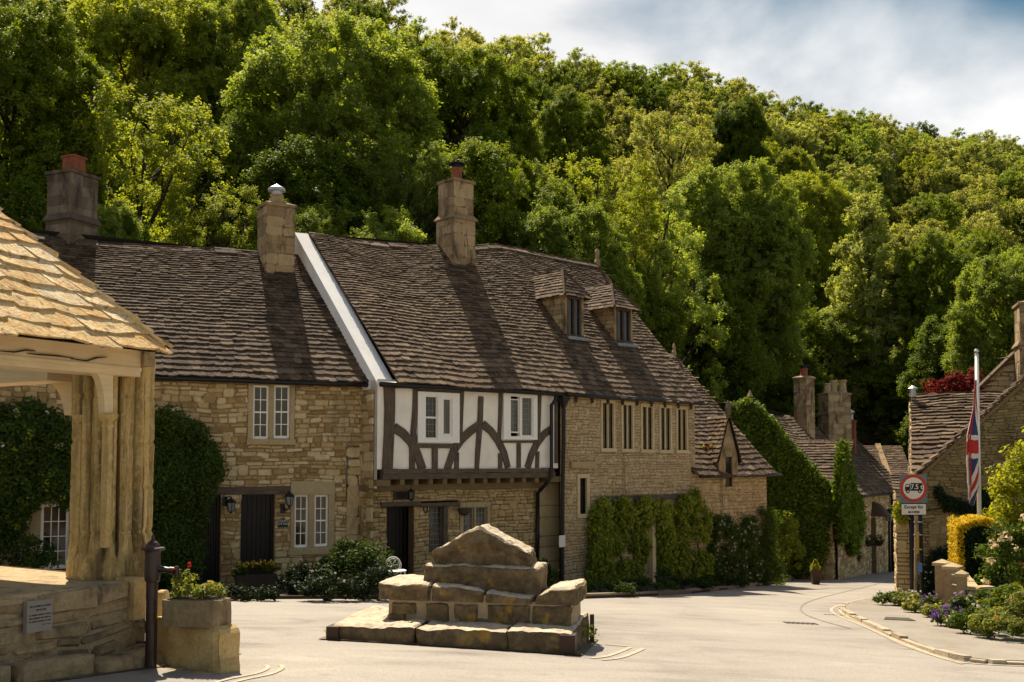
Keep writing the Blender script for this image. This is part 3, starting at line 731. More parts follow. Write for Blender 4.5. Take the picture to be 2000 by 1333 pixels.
# ================================================================== TIMBER FRAMED HOUSE
WB = Wall(-2.83, 21.5, 38); WBL = WB.shift(-.38)
def build_timber():
    W, Wl = WB, WBL; c = W.P(2.5, 0); zb = gz(0, 23) - .7
    H = thing('timber_framed_house', 'black and white timber framed house with jettied upper floor over a stone ground floor', 'house', V((c.x, c.y, gz(c.x, c.y))))
    uR = 4.99; zj = W.px(764, 917)[1]
    b1o = W.rect(814, 767, 895, 865); b1 = [W.rect(829, 774, 853, 858), W.rect(863, 778, 881, 852)]
    b2o = W.rect(981, 769, 1047, 859); b2 = [W.rect(995, 780, 1013, 846), W.rect(1017, 776, 1039, 853)]
    # white infill panels
    mb = MB(); n = 14
    def panel(u0, u1, z0, z1):
        k = max(1, int((u1 - u0) / .35))
        for i in range(k):
            a, b = u0 + (u1 - u0) * i / k, u0 + (u1 - u0) * (i + 1) / k
            mb.quad(W.P(a, z0, random.uniform(-.003, .003)), W.P(b, z0, 0), W.P(b, z1, 0), W.P(a, z1, random.uniform(-.003, .003)))
    hs = sorted([b1o, b2o]); cur = 0
    for h in hs:
        panel(cur, h[0], zj, 1.72); panel(h[0], h[1], zj, h[2]); panel(h[0], h[1], h[3], 1.72); cur = h[1]
    panel(cur, uR, zj, 1.72)
    # left gable (white render), set under the roof verge
    G = Wall(W.p.x, W.p.y, 128); k = 12; S0 = 3.95
    gz0 = lambda s: 1.62 + s * (5.50 - 1.62) / S0
    for i in range(k):
        a, b = S0 * i / k, S0 * (i + 1) / k
        mb.quad(G.P(a, -.5, 0), G.P(b, -.5, 0), G.P(b, gz0(b), 0), G.P(a, gz0(a), 0), 1)
    mb.quad(G.P(S0, -.5, 0), G.P(2 * S0, -.5, 0), G.P(2 * S0, 1.6, 0), G.P(S0, 5.5, 0), 1)
    mb.quad(W.P(0, zj - .4, 0), W.P(0, zj - .4, -.3), W.P(0, 1.7, -.3), W.P(0, 1.7, 0), 0)
    shell(mb, W, 0, uR, zb, 1.6, 7.6, 0)
    mb.build('wall', [M['render'], M['render_grey']], H)
    rw = MB(); Wr_ = Wall(0, 0, -52); Wr_.p = V((G.P(.95, 0).x, G.P(.95, 0).y, 0)); stones(rw, Wr_, 0, .84, zb, 1.5, [], h=(.14, .22), w=(.25, .5), relief=(.012, .03), back=.02); rw.build('return_wall', [M['rubble'], M['mortar']], H)
    vg = MB()   # pale verge fillet along the gable top
    for i in range(k):
        a, b = S0 * i / k, S0 * (i + 1) / k
        vg.hexa([G.P(a, gz0(a) - .02, -.02), G.P(b, gz0(b) - .02, -.02), G.P(b, gz0(b) - .02, .40), G.P(a, gz0(a) - .02, .40),
                 G.P(a, gz0(a) + .03, -.02), G.P(b, gz0(b) + .03, -.02), G.P(b, gz0(b) + .05, .40), G.P(a, gz0(a) + .05, .40)])
    vg.build('verge', M['render_grey'], H)
    # oak frame
    t = MB()
    def bar(pts, w, o1=.035, wob=.004): # pts in px, w in px
        q = [W.px(*p) for p in pts]; ww = [x * .0108 for x in (w if isinstance(w, (list, tuple)) else [w] * len(pts))]
        wstrip(t, W, q, ww, -.03, o1 + random.uniform(0, .006), 0, random.random(), wob)
    bar([(759, 752), (760, 800), (758, 860), (755, 919)], [25, 22, 22, 23], .05)
    bar([(812, 756), (810, 800), (806, 845), (811, 866)], [13, 12, 12, 11])
    bar([(804, 872), (804, 917)], 12); bar([(818, 761), (895, 764)], 11); bar([(901, 757), (899, 800), (897, 850)], 11)
    bar([(811, 871), (887, 872)], 9); bar([(848, 876), (848, 917)], 13)
    bar([(938, 775), (936, 830), (932, 880), (930, 917)], [11, 12, 11, 9], .045)
    bar([(769, 836), (785, 846), (800, 862), (813, 884), (824, 917)], [20, 19, 18, 17, 18], .042)
    bar([(934, 831), (917, 843), (899, 860), (884, 882), (872, 917)], [17, 17, 17, 16, 14], .042)
    bar([(891, 884), (891, 917)], 10)
    bar([(942, 829), (958, 843), (972, 862), (983, 885), (991, 914)], [17, 16, 16, 15, 13], .042)
    bar([(977, 762), (976, 810), (974, 858)], 9); bar([(976, 886), (976, 915)], 10)
    bar([(982, 765), (1046, 768)], 7); bar([(1053, 766), (1052, 810), (1050, 852)], 9); bar([(1049, 882), (1048, 914)], 9)
    bar([(981, 863), (1047, 863)], 5); bar([(1012, 866), (1012, 914)], 10)
    bar([(1076, 838), (1062, 848), (1048, 866), (1037, 888), (1029, 914)], [15, 16, 16, 15, 14], .042)
    bar([(1085, 772), (1085, 850), (1085, 905)], 8)
    bar([(748, 755), (790, 756), (1088, 771)], 7, .03)
    t.build('oak_frame', M['timber'], H)
    # jetty beams and joist ends
    j = MB(); zb1 = W.px(900, 935)[1]; zt1 = zj
    n = 14
    for i in range(n):
        a, b = .12 + (uR - .3) * i / n, .12 + (uR - .3) * (i + 1) / n
        wbox(j, W, a, b, zt1 - .09 + random.uniform(-.012, .012), zt1 + .005 + random.uniform(-.008, .008), -.1, .075 + random.uniform(-.006, .012), 0, random.random())
    wbox(j, W, .12, uR - .12, zb1 - .0, zt1 - .092, -.1, .05)
    zj2 = W.px(900, 945)[1]
    j.build('jetty_beam', M['timber_h'], H)
    js = MB(); nj = 12
    for i in range(nj):
        u = .62 + (uR - .9) * i / (nj - 1)
        wbox(js, W, u - .055, u + .055, zj2 - .0, zb1 - .004, -.5, .0 + random.uniform(-.03, .02), 0, random.random())
    wbox(js, W, -.02, .32, zj2 - .02, zb1 - .004, -.4, .02); wbox(js, W, uR - .28, uR + .05, zj2, zb1 + .02, -.4, .03)
    js.build('joist_ends', M['timber_brown'], H)
    zj3 = W.px(900, 957)[1]
    bb = MB(); wbox(bb, Wl, -.1, uR - .25, zj3, zj2 - .004, -.2, .1); bb.build('bressummer', M['timber_brown'], H)
    # windows in the frame
    window(H, W, b1[:1], rec=.03, fw=.022, bars=(1, 2), board=(b1o[0], (b1[0][1] + b1[1][0]) / 2, b1o[2], b1o[3], .055), lead=(3, 6), bw=.04, label='left light with leaded sashes'); window(H, W, b1[1:], rec=.03, fw=.035, bars=(1, 1), board=((b1[0][1] + b1[1][0]) / 2, b1o[1], b1o[2], b1o[3], .0555), glass='glass_c', label='plain right light with dark curtain'); window(H, W, b2, rec=.03, fw=.022, bars=(1, 1), board=b2o + (.055,), lead=(4, 7), glass='glass_c')
    # ground floor stone
    dr = Wl.rect(755, 990, 808, 1130); dr = (dr[0], dr[1], zb, dr[3]); w1 = Wl.rect(838, 989, 866, 1078); w2 = Wl.rect(898, 981, 957, 1055)
    post = Wl.rect(866, 989, 874, 1078)
    uq = Wl.px(1052, 1000)[0]; uqe = Wl.px(1091, 1000)[0]
    lt = Wl.rect(743, 980, 895, 989); hole2 = (w1[0], post[1], w1[2], w1[3])
    mb = MB(); holes = [dr, hole2, w2, lt]
    stones(mb, Wl, -.1, uq, zb, zj3, holes, h=(.06, .11), w=(.1, .3), relief=(.008, .026), tb=.45)
    stones(mb, Wl.shift(.03), uq, uqe, zb, zj3 + .12, [], h=(.25, .5), w=(.5, .9), gap=.01, relief=(.01, .02), wav=.004, big=0, m=2, tb=.45)
    mb.build('ground_floor_wall', [M['rubble'], M['mortar_dark'], M['ashlar']], H)
    lintel(H, Wl, *Wl.rect(743, 980, 820, 989), o1=.05); lintel(H, Wl, *Wl.rect(821, 982, 895, 989), o1=.04)
    door(H, Wl, dr, rec=.35, label='dark open entrance door under the timber lintel')
    window(H, Wl, [w1], rec=.12, fw=.03, bars=(1, 2), mat='timber', glass='glass_c', meet=1, lead=(4, 8), label='leaded window beside the entrance')
    p = MB(); wbox(p, Wl, post[0], post[1], post[2], post[3], -.16, .01); p.build('window_post', M['timber'], H)
    wl = [(w2[0] + .09, (w2[0] + w2[1]) / 2 - .03, w2[2] + .1, w2[3] - .11), ((w2[0] + w2[1]) / 2 + .03, w2[1] - .09, w2[2] + .1, w2[3] - .11)]
    surround(H, Wl, w2, wl); window(H, Wl, wl, rec=.09, fw=.025, bars=(1, 1), mat='ashlar', glass='glass_c', lead=(3, 5))
    # roof
    ro = MB(); sag = lambda u, v: -.09 * math.sin(math.pi * u) * v + .02 * math.sin(u * 11)
    L = lin(W.P(.36, 1.66, .2), W.P(.34, 5.56, -3.95)); R = lin(W.P(5.02, 1.66, .2), V((-1.45, 27.2, 5.75)))
    slates(ro, L, R, .20, .078, .22, .125, sag)
    roof_back(ro, L(1), R(1), W.P(.12, 1.6, -8), W.P(4.6, 1.6, -8)); ro.build('roof', [M['slate'], M['slate_under']], H)
    rc = MB(); ridge_caps(rc, L(1), R(1), .2, .15, .5, lambda t: -.09 * math.sin(math.pi * t)); rc.build('ridge', M['slate'], H)
    gutter(H, W.P(-.05, 1.60, .2), W.P(5.0, 1.585, .2), .06)
    pp = MB(); q = lambda x, y, o: W.P(*W.px(x, y, o), o)
    pp.tube([q(1086, 772, .2), q(1085, 781, .16), q(1077, 792, .13), q(1077, 860, .12), q(1077, 932, .12), q(1066, 946, .05), q(1050, 964, -.28), q(1049, 1040, -.29), q(1049, 1120, -.29)], .045, 8)
    pp.build('drainpipe', M['pipe'], H, smooth=True)
    p = at(890, 480, 26.9)
    chimney(H, p.x, p.y, 42, .74, .74, at(0, 530, 26.9).z, at(0, 361, 26.9).z, 'chimney', steps=[(at(0, 428, 26.9).z, .9)],
            pots=[(.03, 0, .15, .36, 'terra', 'flatcap')], label='tall stepped pale stone stack with red clay pot', h=(.22, .34))
    return H
house_b = build_timber()

# ================================================================== FIVE WINDOW STONE HOUSE
WC = Wall(1.17, 24.6, 45)
def plane_roof(P0, n):
    def hit(px, py): r = ray(px, py); return r * (P0.dot(n) / r.dot(n))
    return hit
def build_five():
    W = WC; uR = 5.55; c = W.P(3, 0); zb = gz(4, 28) - .7
    H = thing('stone_house', 'rubble stone house with a row of five narrow mullioned windows and two roof dormers', 'house', V((c.x, c.y, gz(c.x, c.y))))
    px = [(1173, 1201, 781, 883), (1213, 1238, 785, 884), (1251, 1277, 789, 885), (1287, 1312, 791, 886), (1320, 1343, 794, 886)]
    mb = MB(); holes = []; five = []
    for (a, b, y0, y1) in px:
        o = W.rect(a, y0, b, y1); holes.append(o); m = (o[0] + o[1]) / 2
        five.append((o, [(o[0] + .075, m - .022, o[2] + .09, o[3] - .09), (m + .022, o[1] - .075, o[2] + .09, o[3] - .09)]))
    sw = W.rect(1127, 926, 1151, 1012); holes.append(sw)
    lt = W.rect(1112, 902, 1160, 914); holes.append(lt)
    tl = (W.px(1180, 982)[0], W.px(1352, 965)[0], W.px(1270, 977)[1], W.px(1270, 967)[1]); holes.append(tl)
    stones(mb, W, -.02, uR, zb, 1.66, holes, h=(.055, .11), w=(.09, .26), relief=(.006, .02), tb=.5, wav=.03)
    # right gable end
    Wr = Wall(W.P(uR, 0).x, W.P(uR, 0).y, 135)
    stones(mb, Wr, 0, 7.1, zb, lambda s: 1.66 + (6.0 - 1.66) * (1 - abs(s - 3.58) / 3.58), [], h=(.12, .2), w=(.2, .5))
    shell(mb, W, 0, uR, zb, 1.6, 7.1)
    mb.build('wall', [M['rubble_grey'], M['mortar']], H)
    for o, l in five: surround(H, W, o, l, mat='ashlar_pale'); window(H, W, l, rec=.08, fw=.012, bars=(1, 3), mat='iron', glass='glass_t', bw=.008)
    l = [(sw[0] + .1, sw[1] - .1, sw[2] + .1, sw[3] - .1)]
    surround(H, W, sw, l, mat='ashlar_pale'); window(H, W, l, rec=.09, fw=.015, bars=(2, 4), mat='iron', glass='glass', bw=.008, label='single slit window under a stone hood')
    lintel(H, W, *lt, o1=.09, mat='ashlar', name='hood_stone'); lintel(H, W, *tl, o1=.06)
    # hanging brackets and stains are below the eaves: dark strip of boards
    eb = MB()
    for i in range(9):
        u = .5 + i * .6; wbox(eb, W, u - .015, u + .015, 1.42, 1.60, .0, .1)
    wbox(eb, W, 0, uR, 1.57, 1.64, .0, .16); eb.build('eaves_board', M['timber'], H)
    L = lin(WB.P(4.96, 1.66, .2), V((-1.50, 27.2, 5.74))); R = lin(W.P(5.66, 1.66, .2), W.P(5.62, 5.98, -3.58))
    ss = lambda x: max(0, min(1, x)) ** 2 * (3 - 2 * max(0, min(1, x)))
    ro = MB(); sag = lambda u, v: (.27 * ss(u / .32) * (1 - u)) * ss((v - .2) / .8) + .10 * math.sin(math.pi * u) * max(0, v - .5) - .05 * math.sin(math.pi * u)
    slates(ro, L, R, .20, .078, .22, .125, sag)
    roof_back(ro, L(1), R(1), W.P(0, 1.6, -7.3), W.P(5.6, 1.6, -7.3)); ro.build('roof', [M['slate'], M['slate_under']], H)
    rc = MB(); ridge_caps(rc, L(1), R(1), .2, .15, .5, lambda t: sag(t, 1)); rc.build('ridge', M['slate'], H)
    gutter(H, W.P(-.02, 1.585, .22), W.P(5.66, 1.585, .22), .055)
    # hopper and downpipe on the corner
    pp = MB(); q = lambda x, y, o: W.P(*W.px(x, y, o), o)
    a = q(1101, 775, .12)
    pp.obox(a, W.e * .13, W.n * .09, V((0, 0, .1))); pp.lathe(a + V((0, 0, -.28)), [(.05, 0), (.12, .18)], 8)
    pp.tube([a + V((0, 0, -.1)), q(1101, 860, .1), q(1099, 960, .1), q(1098, 1150, .1)], .048, 8); pp.build('drainpipe', M['pipe'], H, smooth=False)
    # finial at the gable end of the ridge
    f = MB(); b = R(1); f.lathe(b + V((0, 0, .0)), [(.1, -.1), (.1, .1), (.06, .2), (.07, .32), (.08, .42), (.04, .5)], 6); f.build('finial', M['chimney'], H)
    # dormers
    e0 = L(0); nrm = (R(0) - L(0)).cross(L(1) - L(0)).normalized(); nrm = nrm if nrm.z > 0 else -nrm
    hit = plane_roof(e0, nrm); tanp = (6.05 - 1.66) / 3.78
    def dormer(xl, xr, yb, yt, label, hh):
        p = hit((xl + xr) / 2, yb); D = W.shift((p - W.p).dot(W.n))
        u0 = D.px(xl, (yt + yb) / 2)[0]; u1 = D.px(xr, (yt + yb) / 2)[0]; zt = D.px((xl + xr) / 2, yt)[1]; z0 = p.z
        dp = (zt - z0) / tanp + .12
        w = MB()
        for uu in (u0 - .10, u1 + .10):  # cheeks of coursed stone
            Wc = Wall(0, 0, W.deg + (90)); Wc.p = D.P(uu, 0, 0)
            if uu < u0: Wc = Wall(0, 0, W.deg - 90); Wc.p = D.P(uu, 0, -dp)
            f_ = (lambda s: zt) if True else None
            stones(w, Wc, 0, dp, z0 - .1, zt, [], h=(.1, .17), w=(.2, .45), gap=.008, relief=(.004, .012), wav=.004, big=0)
        wbox(w, D, u0 - .10, u0, z0 - .05, zt, -.2, .0, 0, .4); wbox(w, D, u1, u1 + .10, z0 - .05, zt, -.2, .0, 0, .4)
        o = w.build('dormer', [M['chimney'], M['mortar_dark']], H); o['label'] = label
        fr = MB(); r = (u0, u1, z0 + .03, zt - .02)
        m = (u0 + u1) / 2
        for a, b in ((u0, u0 + .05), (m - .025, m + .025), (u1 - .05, u1)): wbox(fr, D, a, b, r[2], r[3], -.1, .02)
        wbox(fr, D, u0, u1, r[3] - .06, r[3], -.1, .015); wbox(fr, D, u0, u1, r[2], r[2] + .05, -.1, .015)
        fr.build('window_frame', M['timber'], o)
        g = MB(); wbox(g, D, u0 + .02, u1 - .02, r[2] + .02, r[3] - .02, -.08, -.04); g.build('pane', M['glass'], o)
        ld = MB(); wbox(ld, D, u0 - .12, u1 + .14, z0 - .05, z0 + .035, -.02, .16); ld.build('sill', M['lead'], o)
        # hipped slate roof
        um = (u0 + u1) / 2; hw = (u1 - u0) / 2 + .26; za = zt + hh; back = (za - z0) / tanp
        rf = MB(); ap = D.P(um, za, -.42); bk = D.P(um, za, -back - .1); FL, FR = D.P(um - hw, zt - .03, .14), D.P(um + hw, zt - .03, .14)
        BL, BR = D.P(um - hw, zt - .03, -(zt - z0) / tanp - .15), D.P(um + hw, zt - .03, -(zt - z0) / tanp - .15)
        slates(rf, lin(BL, bk), lin(FL, ap), .16, .10, .22, .16, None, .024, over=.04)
        slates(rf, lin(FL, ap), lin(FR, ap), .16, .10, .22, .16, None, .024, over=.04)
        slates(rf, lin(FR, ap), lin(BR, bk), .16, .10, .22, .16, None, .024, over=.04)
        ridge_caps(rf, ap, bk, .1, .1, .4)
        for a in (FL, FR): rf.tube([a + V((0, 0, .03)), ap + V((0, 0, .06))], .035, 6, 0, .3)
        rf.build('dormer_roof', [M['slate'], M['slate_under']], o)
    dormer(1108, 1135, 662, 579, 'dormer nearer the big chimney', .72); dormer(1204, 1231, 675, 602, 'dormer nearer the gable finial', .68)
    return H
house_c = build_five()

# ================================================================== LOW STONE HOUSE WITH GABLET
WD = Wall(WC.P(5.58, 0, -.1).x, WC.P(5.58, 0, -.1).y, 45)
def build_low():
    W = WD; uR = 3.85; ev = -.36; c = W.P(2, 0); zb = gz(7, 31) - .7
    H = thing('low_stone_house', 'low stone house with a pointed stone gablet window breaking its slate eaves', 'house', V((c.x, c.y, gz(c.x, c.y))))
    mb = MB(); wn = W.rect(1417, 878, 1430, 951)
    gb = (W.px(1404, 915)[0], W.px(1441, 915)[0])
    stones(mb, W, 0, uR, zb, ev, [(wn[0], wn[1], wn[2], ev + 1)], h=(.06, .12), w=(.1, .28), relief=(.006, .02), tb=.5, wav=.03)
    Wr = Wall(W.P(uR, 0).x, W.P(uR, 0).y, 135)
    stones(mb, Wr, 0, 7.0, zb, lambda s: ev + 3.9 * (1 - abs(s - 3.5) / 3.5), [], h=(.12, .2), w=(.2, .5))
    shell(mb, W, 0, uR, zb, ev, 7); mb.build('wall', [M['rubble_grey'], M['mortar']], H)
    L = lin(W.P(-.25, -.40, .2), W.P(-.25, 3.5, -3.5)); R = lin(W.P(3.98, -.40, .2), W.P(3.98, 3.5, -3.5))
    ro = MB(); slates(ro, L, R, .24, .10, .25, .15, lambda u, v: -.05 * math.sin(math.pi * u) + .12 * max(0, .35 - v))
    roof_back(ro, L(1), R(1), W.P(0, ev, -7.2), W.P(4, ev, -7.2)); ro.build('roof', [M['slate'], M['slate_under']], H)
    rc = MB(); ridge_caps(rc, L(1), R(1), .18, .14, .45); rc.build('ridge', M['slate'], H)
    f = MB(); f.lathe(R(1), [(.08, -.1), (.08, .1), (.045, .18), (.06, .28), (.035, .36), (.015, .4)], 6); f.build('finial', M['chimney'], H)
    gutter(H, W.P(0, -.44, .24), W.P(4.3, -.44, .24), .05)
    # gablet
    pc = W.P(*W.px(1422, 905, .2), .2); D = Wall(0, 0, 14); D.p = V((pc.x, pc.y, 0)) + D.n * .12; gb = (D.px(1404, 915)[0], D.px(1441, 915)[0]); wg = (D.px(1417, 900)[0], D.px(1430, 900)[0]); um = (gb[0] + gb[1]) / 2; hw = (gb[1] - gb[0]) / 2; za = D.px(1414, 814)[1]; zc = D.px(1422, 893)[1]
    g = MB(); z0 = ev - .05
    wbox(g, D, um - hw, wg[0], z0, zc, -.35, .0, 0, .5); wbox(g, D, wg[1], um + hw, z0, zc, -.35, .0, 0, .6); zw = D.px(1422, 880)[1]; wbox(g, D, wg[0], wg[1], zw, zc + .03, -.35, .002, 0, .6)
    k = 6
    for i in range(k):
        f0, f1 = i / k, (i + 1) / k; a, b = hw * (1 - f0), hw * (1 - f1 * .98)
        za0, za1 = zc + (za - zc) * f0, zc + (za - zc) * f1
        g.hexa([D.P(um - a, za0, -.3), D.P(um + a, za0, -.3), D.P(um + a, za0, 0), D.P(um - a, za0, 0), D.P(um - b, za1, -.3), D.P(um + b, za1, -.3), D.P(um + b, za1, 0), D.P(um - b, za1, 0)], 0, random.uniform(.3, .8))
    o = g.build('gablet', [M['chimney']], H)
    rf = MB(); bk = 1.35
    for sg in (-1, 1):
        fe, be = D.P(um + sg * (hw + .06), zc - .14, .1), D.P(um + sg * (hw + .06), zc - .14, -.35); fa, ba = D.P(um, za + .05, .1), D.P(um, za + .05, -bk)
        if sg < 0: slates(rf, lin(be, ba), lin(fe, fa), .17, .13, .26, .2, None, .03, over=.03)
        else: slates(rf, lin(fe, fa), lin(be, ba), .17, .13, .26, .2, None, .03, over=.03)
    rf.build('gablet_roof', [M['slate'], M['slate_under']], o)
    fi = MB(); fi.lathe(D.P(um, za + .05, .03), [(.07, -.1), (.07, .12), (.085, .2), (.05, .36), (.02, .42)], 6); fi.build('gablet_finial', M['chimney_dark'], o)
    window(o, D, [(wg[0], wg[1], z0, zw)], rec=.10, fw=.02, bars=(1, 2), mat='timber', glass='glass', bw=.01); window(H, W, [(wn[0], wn[1], wn[2], ev)], rec=.06, fw=.02, bars=(1, 1), mat='timber', glass='glass', bw=.01)
    sl = MB(); wbox(sl, W, wn[0] - .05, wn[1] + .05, wn[2] - .05, wn[2], -.1, .06); sl.build('sill', M['ashlar'], H)
    return H
house_d = build_low()
# ================================================================== IVY CLAD ROW DOWN THE STREET
FG = Wall(11.2 - .884 * 5.62, 36 + .468 * 5.62, -27.9); FF = Wall(11.2, 36, 62.1)
def build_ivyhouse():
    zb = gz(11, 36) - .9
    H = thing('stone_house', 'stone house with an ivy covered gable and two tall chimneys on its sagging slate roof', 'house', V((11.2, 36, gz(11.2, 36))))
    mb = MB(); ev = -1.15
    stones(mb, FG, 0, 5.62, zb, lambda u: ev + 3.15 * (1 - abs(u - 2.81) / 2.81), [], h=(.13, .22), w=(.25, .55))
    dr = FF.rect(1702, 1010, 1712, 1108); dr = (FF.px(1701, 1060)[0], FF.px(1711, 1060)[0], zb, FF.px(1706, 1012)[1])
    w1 = (FF.px(1711.5, 980)[0] + .5, FF.px(1719, 980)[0], FF.px(1715, 998)[1], FF.px(1715, 966)[1])
    w2 = (9.9, 10.6, -3.2, -2.2)
    stones(mb, FF, 0, 14.2, zb - 1, lambda u: ev - .05 - .02 * u, [dr], h=(.12, .2), w=(.22, .5))
    mb.build('wall', [M['rubble'], M['mortar']], H)
    door(H, FF, dr, rec=.25, label='dark door under a small porch roof')
    po = MB(); u = (dr[0] + dr[1]) / 2; z = dr[3] + .1
    po.hexa([FF.P(u - .7, z, 0), FF.P(u + .7, z, 0), FF.P(u + .6, z, .7), FF.P(u - .6, z, .7), FF.P(u - .2, z + .6, 0), FF.P(u + .2, z + .6, 0), FF.P(u + .1, z + .5, .3), FF.P(u - .1, z + .5, .3)])
    po.build('porch_roof', M['slate_dark'], H)
    L = lin(FF.P(-.15, -1.3, .22), FF.P(-.12, 2.1, -2.81)); R = lin(FF.P(14.2, -1.47, .22), FF.P(14.2, 1.55, -2.81))
    sag = lambda u, v: -.22 * math.sin(math.pi * min(1, u * 2.4)) * v * (1 if u < .42 else 0) + .10 * max(0, .3 - v) - (.1 * math.sin(math.pi * (u - .42) / .58) * v if u > .42 else 0)
    ro = MB(); slates(ro, L, R, .24, .15, .36, .26, sag)
    roof_back(ro, L(1), R(1), FF.P(-.1, -1.2, -5.8), FF.P(14.2, -1.5, -5.8)); ro.build('roof', [M['slate'], M['slate_under']], H)
    rc = MB(); ridge_caps(rc, L(1), R(1), .2, .15, .5, lambda t: sag(t, 1)); rc.build('ridge', M['slate'], H)
    f = MB(); b = at(1465, 792, 37.3); f.lathe(b, [(.12, -.1), (.16, .1), (.09, .22), (.12, .32), (.05, .46), (.02, .56)], 6); f.build('finial', M['chimney'], H)
    # cross gable
    dm = MB()
    stones(dm, FF.shift(.12), .3, 4.3, zb, lambda u: -1.2 + 1.87 * (1 - abs(u - 2.3) / 2.0), [], h=(.13, .22), w=(.25, .55))
    o = dm.build('cross_gable', [M['rubble'], M['mortar']], H)
    r2 = MB()
    slates(r2, lin(FF.P(.15, -1.25, -.1), FF.P(2.3, .72, -1.75)), lin(FF.P(.15, -1.25, .4), FF.P(2.3, .72, .4)), .22, .15, .34, .26)
    slates(r2, lin(FF.P(4.45, -1.25, .16), FF.P(2.3, .72, .16)), lin(FF.P(4.45, -1.25, -.1), FF.P(2.3, .72, -1.75)), .22, .15, .34, .26)
    ridge_caps(r2, FF.P(2.3, .74, .4), FF.P(2.3, .74, -1.7), .15, .12); r2.build('cross_gable_roof', [M['slate'], M['slate_under']], o)
    p = FF.P(7.6, 0, -2.6)
    p = at(1571, 800, 42.6)
    chimney(H, p.x, p.y, 40, .60, .60, .3, at(0, 741, 42.6).z, 'chimney', pots=[(0, 0, .17, .36, 'terra', 'flatcap')], label='single tall stack with one red pot')
    p = at(1630, 800, 47.5)
    chimney(H, p.x, p.y, 14, 1.18, .9, -.4, at(0, 772, 47.5).z, 'chimney', steps=[(at(0, 808, 47.5).z, .97)], label='broad stack with three buff pots',
            pots=[(-.36, 0, .18, .46, 'buffpot', 'round'), (0, .05, .19, .60, 'buffpot', 'round'), (.37, -.1, .19, .62, 'buffpot', 'round')])
    gutter(H, FF.P(4.5, -1.38, .3), FF.P(14.2, -1.55, .3), .06)
    pp = MB(); pp.tube([FF.P(14.0, -1.5, .25), FF.P(14.0, -1.9, .14), FF.P(13.9, gz(18, 48.5), .12)], .07, 7); pp.build('drainpipe', M['pipe'], H, smooth=True)
    return H
house_f = build_ivyhouse()
def build_far():
    # next house down the row, then a wing facing us and a last roof behind
    H = thing('stone_house', 'farther stone house whose plain slate roof continues behind the ivy covered gable', 'house', V((19, 51.5, gz(19, 51.5))))
    mb = MB(); stones(mb, FF, 14.3, 21, -6.5, -1.8, [], h=(.14, .22), w=(.25, .5)); mb.build('wall', [M['rubble'], M['mortar']], H)
    ro = MB(); slates(ro, lin(FF.P(14.25, -1.7, .1), FF.P(14.25, 1.45, -2.9)), lin(FF.P(21, -1.7, .1), FF.P(21, 1.45, -2.9)), .24, .16, .36, .26)
    ro.build('roof', [M['slate_dark'], M['slate_under']], H)
    rc = MB(); ridge_caps(rc, FF.P(14.25, 1.48, -2.9), FF.P(21, 1.48, -2.9)); rc.build('ridge', M['slate_dark'], H)
    p = at(1661, 830, 50); b = MB()
    chimney(H, p.x, p.y, 62, .45, .45, 0, at(0, 825, 50).z, 'terra', pots=[(0, 0, .16, .3, 'galv', 'cowl')])
    W = Wall(at(1668, 900, 54).x, 54, -8); u1 = W.px(1790, 900)[0]
    G = thing('stone_house', 'far stone house with a low slate roof behind the street lamp', 'house', V((21, 54, gz(21, 54))))
    mb = MB(); wn = (W.px(1741, 980)[0], W.px(1752, 980)[0], W.px(1746, 994)[1], W.px(1746, 962)[1]); w2 = (W.px(1739, 1060)[0], W.px(1746, 1060)[0], W.px(1742, 1078)[1], W.px(1742, 1035)[1])
    ev = W.px(1740, 957)[1]
    stones(mb, W, 0, u1, -6.8, ev, [wn, w2], h=(.14, .22), w=(.25, .5)); mb.build('wall', [M['rubble'], M['mortar']], G)
    window(G, W, [wn], rec=.1, fw=.06, bars=(2, 2), mat='timber', label='dark upper window'); window(G, W, [w2], rec=.1, fw=.07, bars=(2, 3), mat='white', label='white lower window')
    zr = at(0, 872, 57).z
    ro = MB(); L = lin(W.P(0, ev - .1, .3), W.P(-.2, zr, -3.2)); R = lin(W.P(u1, ev - .1, .3), W.P(u1, zr, -3.2))
    slates(ro, L, R, .24, .15, .36, .26); ro.build('roof', [M['slate'], M['slate_under']], G)
    rc = MB(); ridge_caps(rc, L(1), R(1)); rc.build('ridge', M['slate'], G)
    cp = MB(); a, b = L(0).lerp(R(0), .62), L(1).lerp(R(1), .62); n = V((0, 0, .16)); e = W.e * .14
    cp.hexa([a - e, a + e, b + e, b - e, a - e + n, a + e + n, b + e + n, b - e + n]); cp.build('coping', M['chimney'], G)
    W2 = Wall(at(1660, 880, 63).x, 63, -6); u2 = W2.px(1800, 880)[0]
    K = thing('stone_house', 'farthest stone house showing a strip of slate roof and one short chimney stack', 'house', V((26, 63, gz(26, 63))))
    mb = MB(); stones(mb, W2, 0, u2, -6, -.4, [], h=(.16, .25), w=(.3, .6)); mb.build('wall', [M['rubble'], M['mortar']], K)
    zr = at(0, 841, 66).z
    ro = MB(); L = lin(W2.P(0, -.6, .3), W2.P(0, zr, -3.2)); R = lin(W2.P(u2, -.6, .3), W2.P(u2, zr, -3.2)); slates(ro, L, R, .26, .18, .4, .3); ro.build('roof', [M['slate'], M['slate_under']], K)
    rc = MB(); ridge_caps(rc, L(1), R(1)); rc.build('ridge', M['slate'], K)
    p = at(1746, 838, 65)
    chimney(K, p.x, p.y, -6, .95, .6, 1.2, at(0, 830, 65).z, 'chimney', pots=[(.1, 0, .2, .75, 'buffpot', 'cowl')])
build_far()

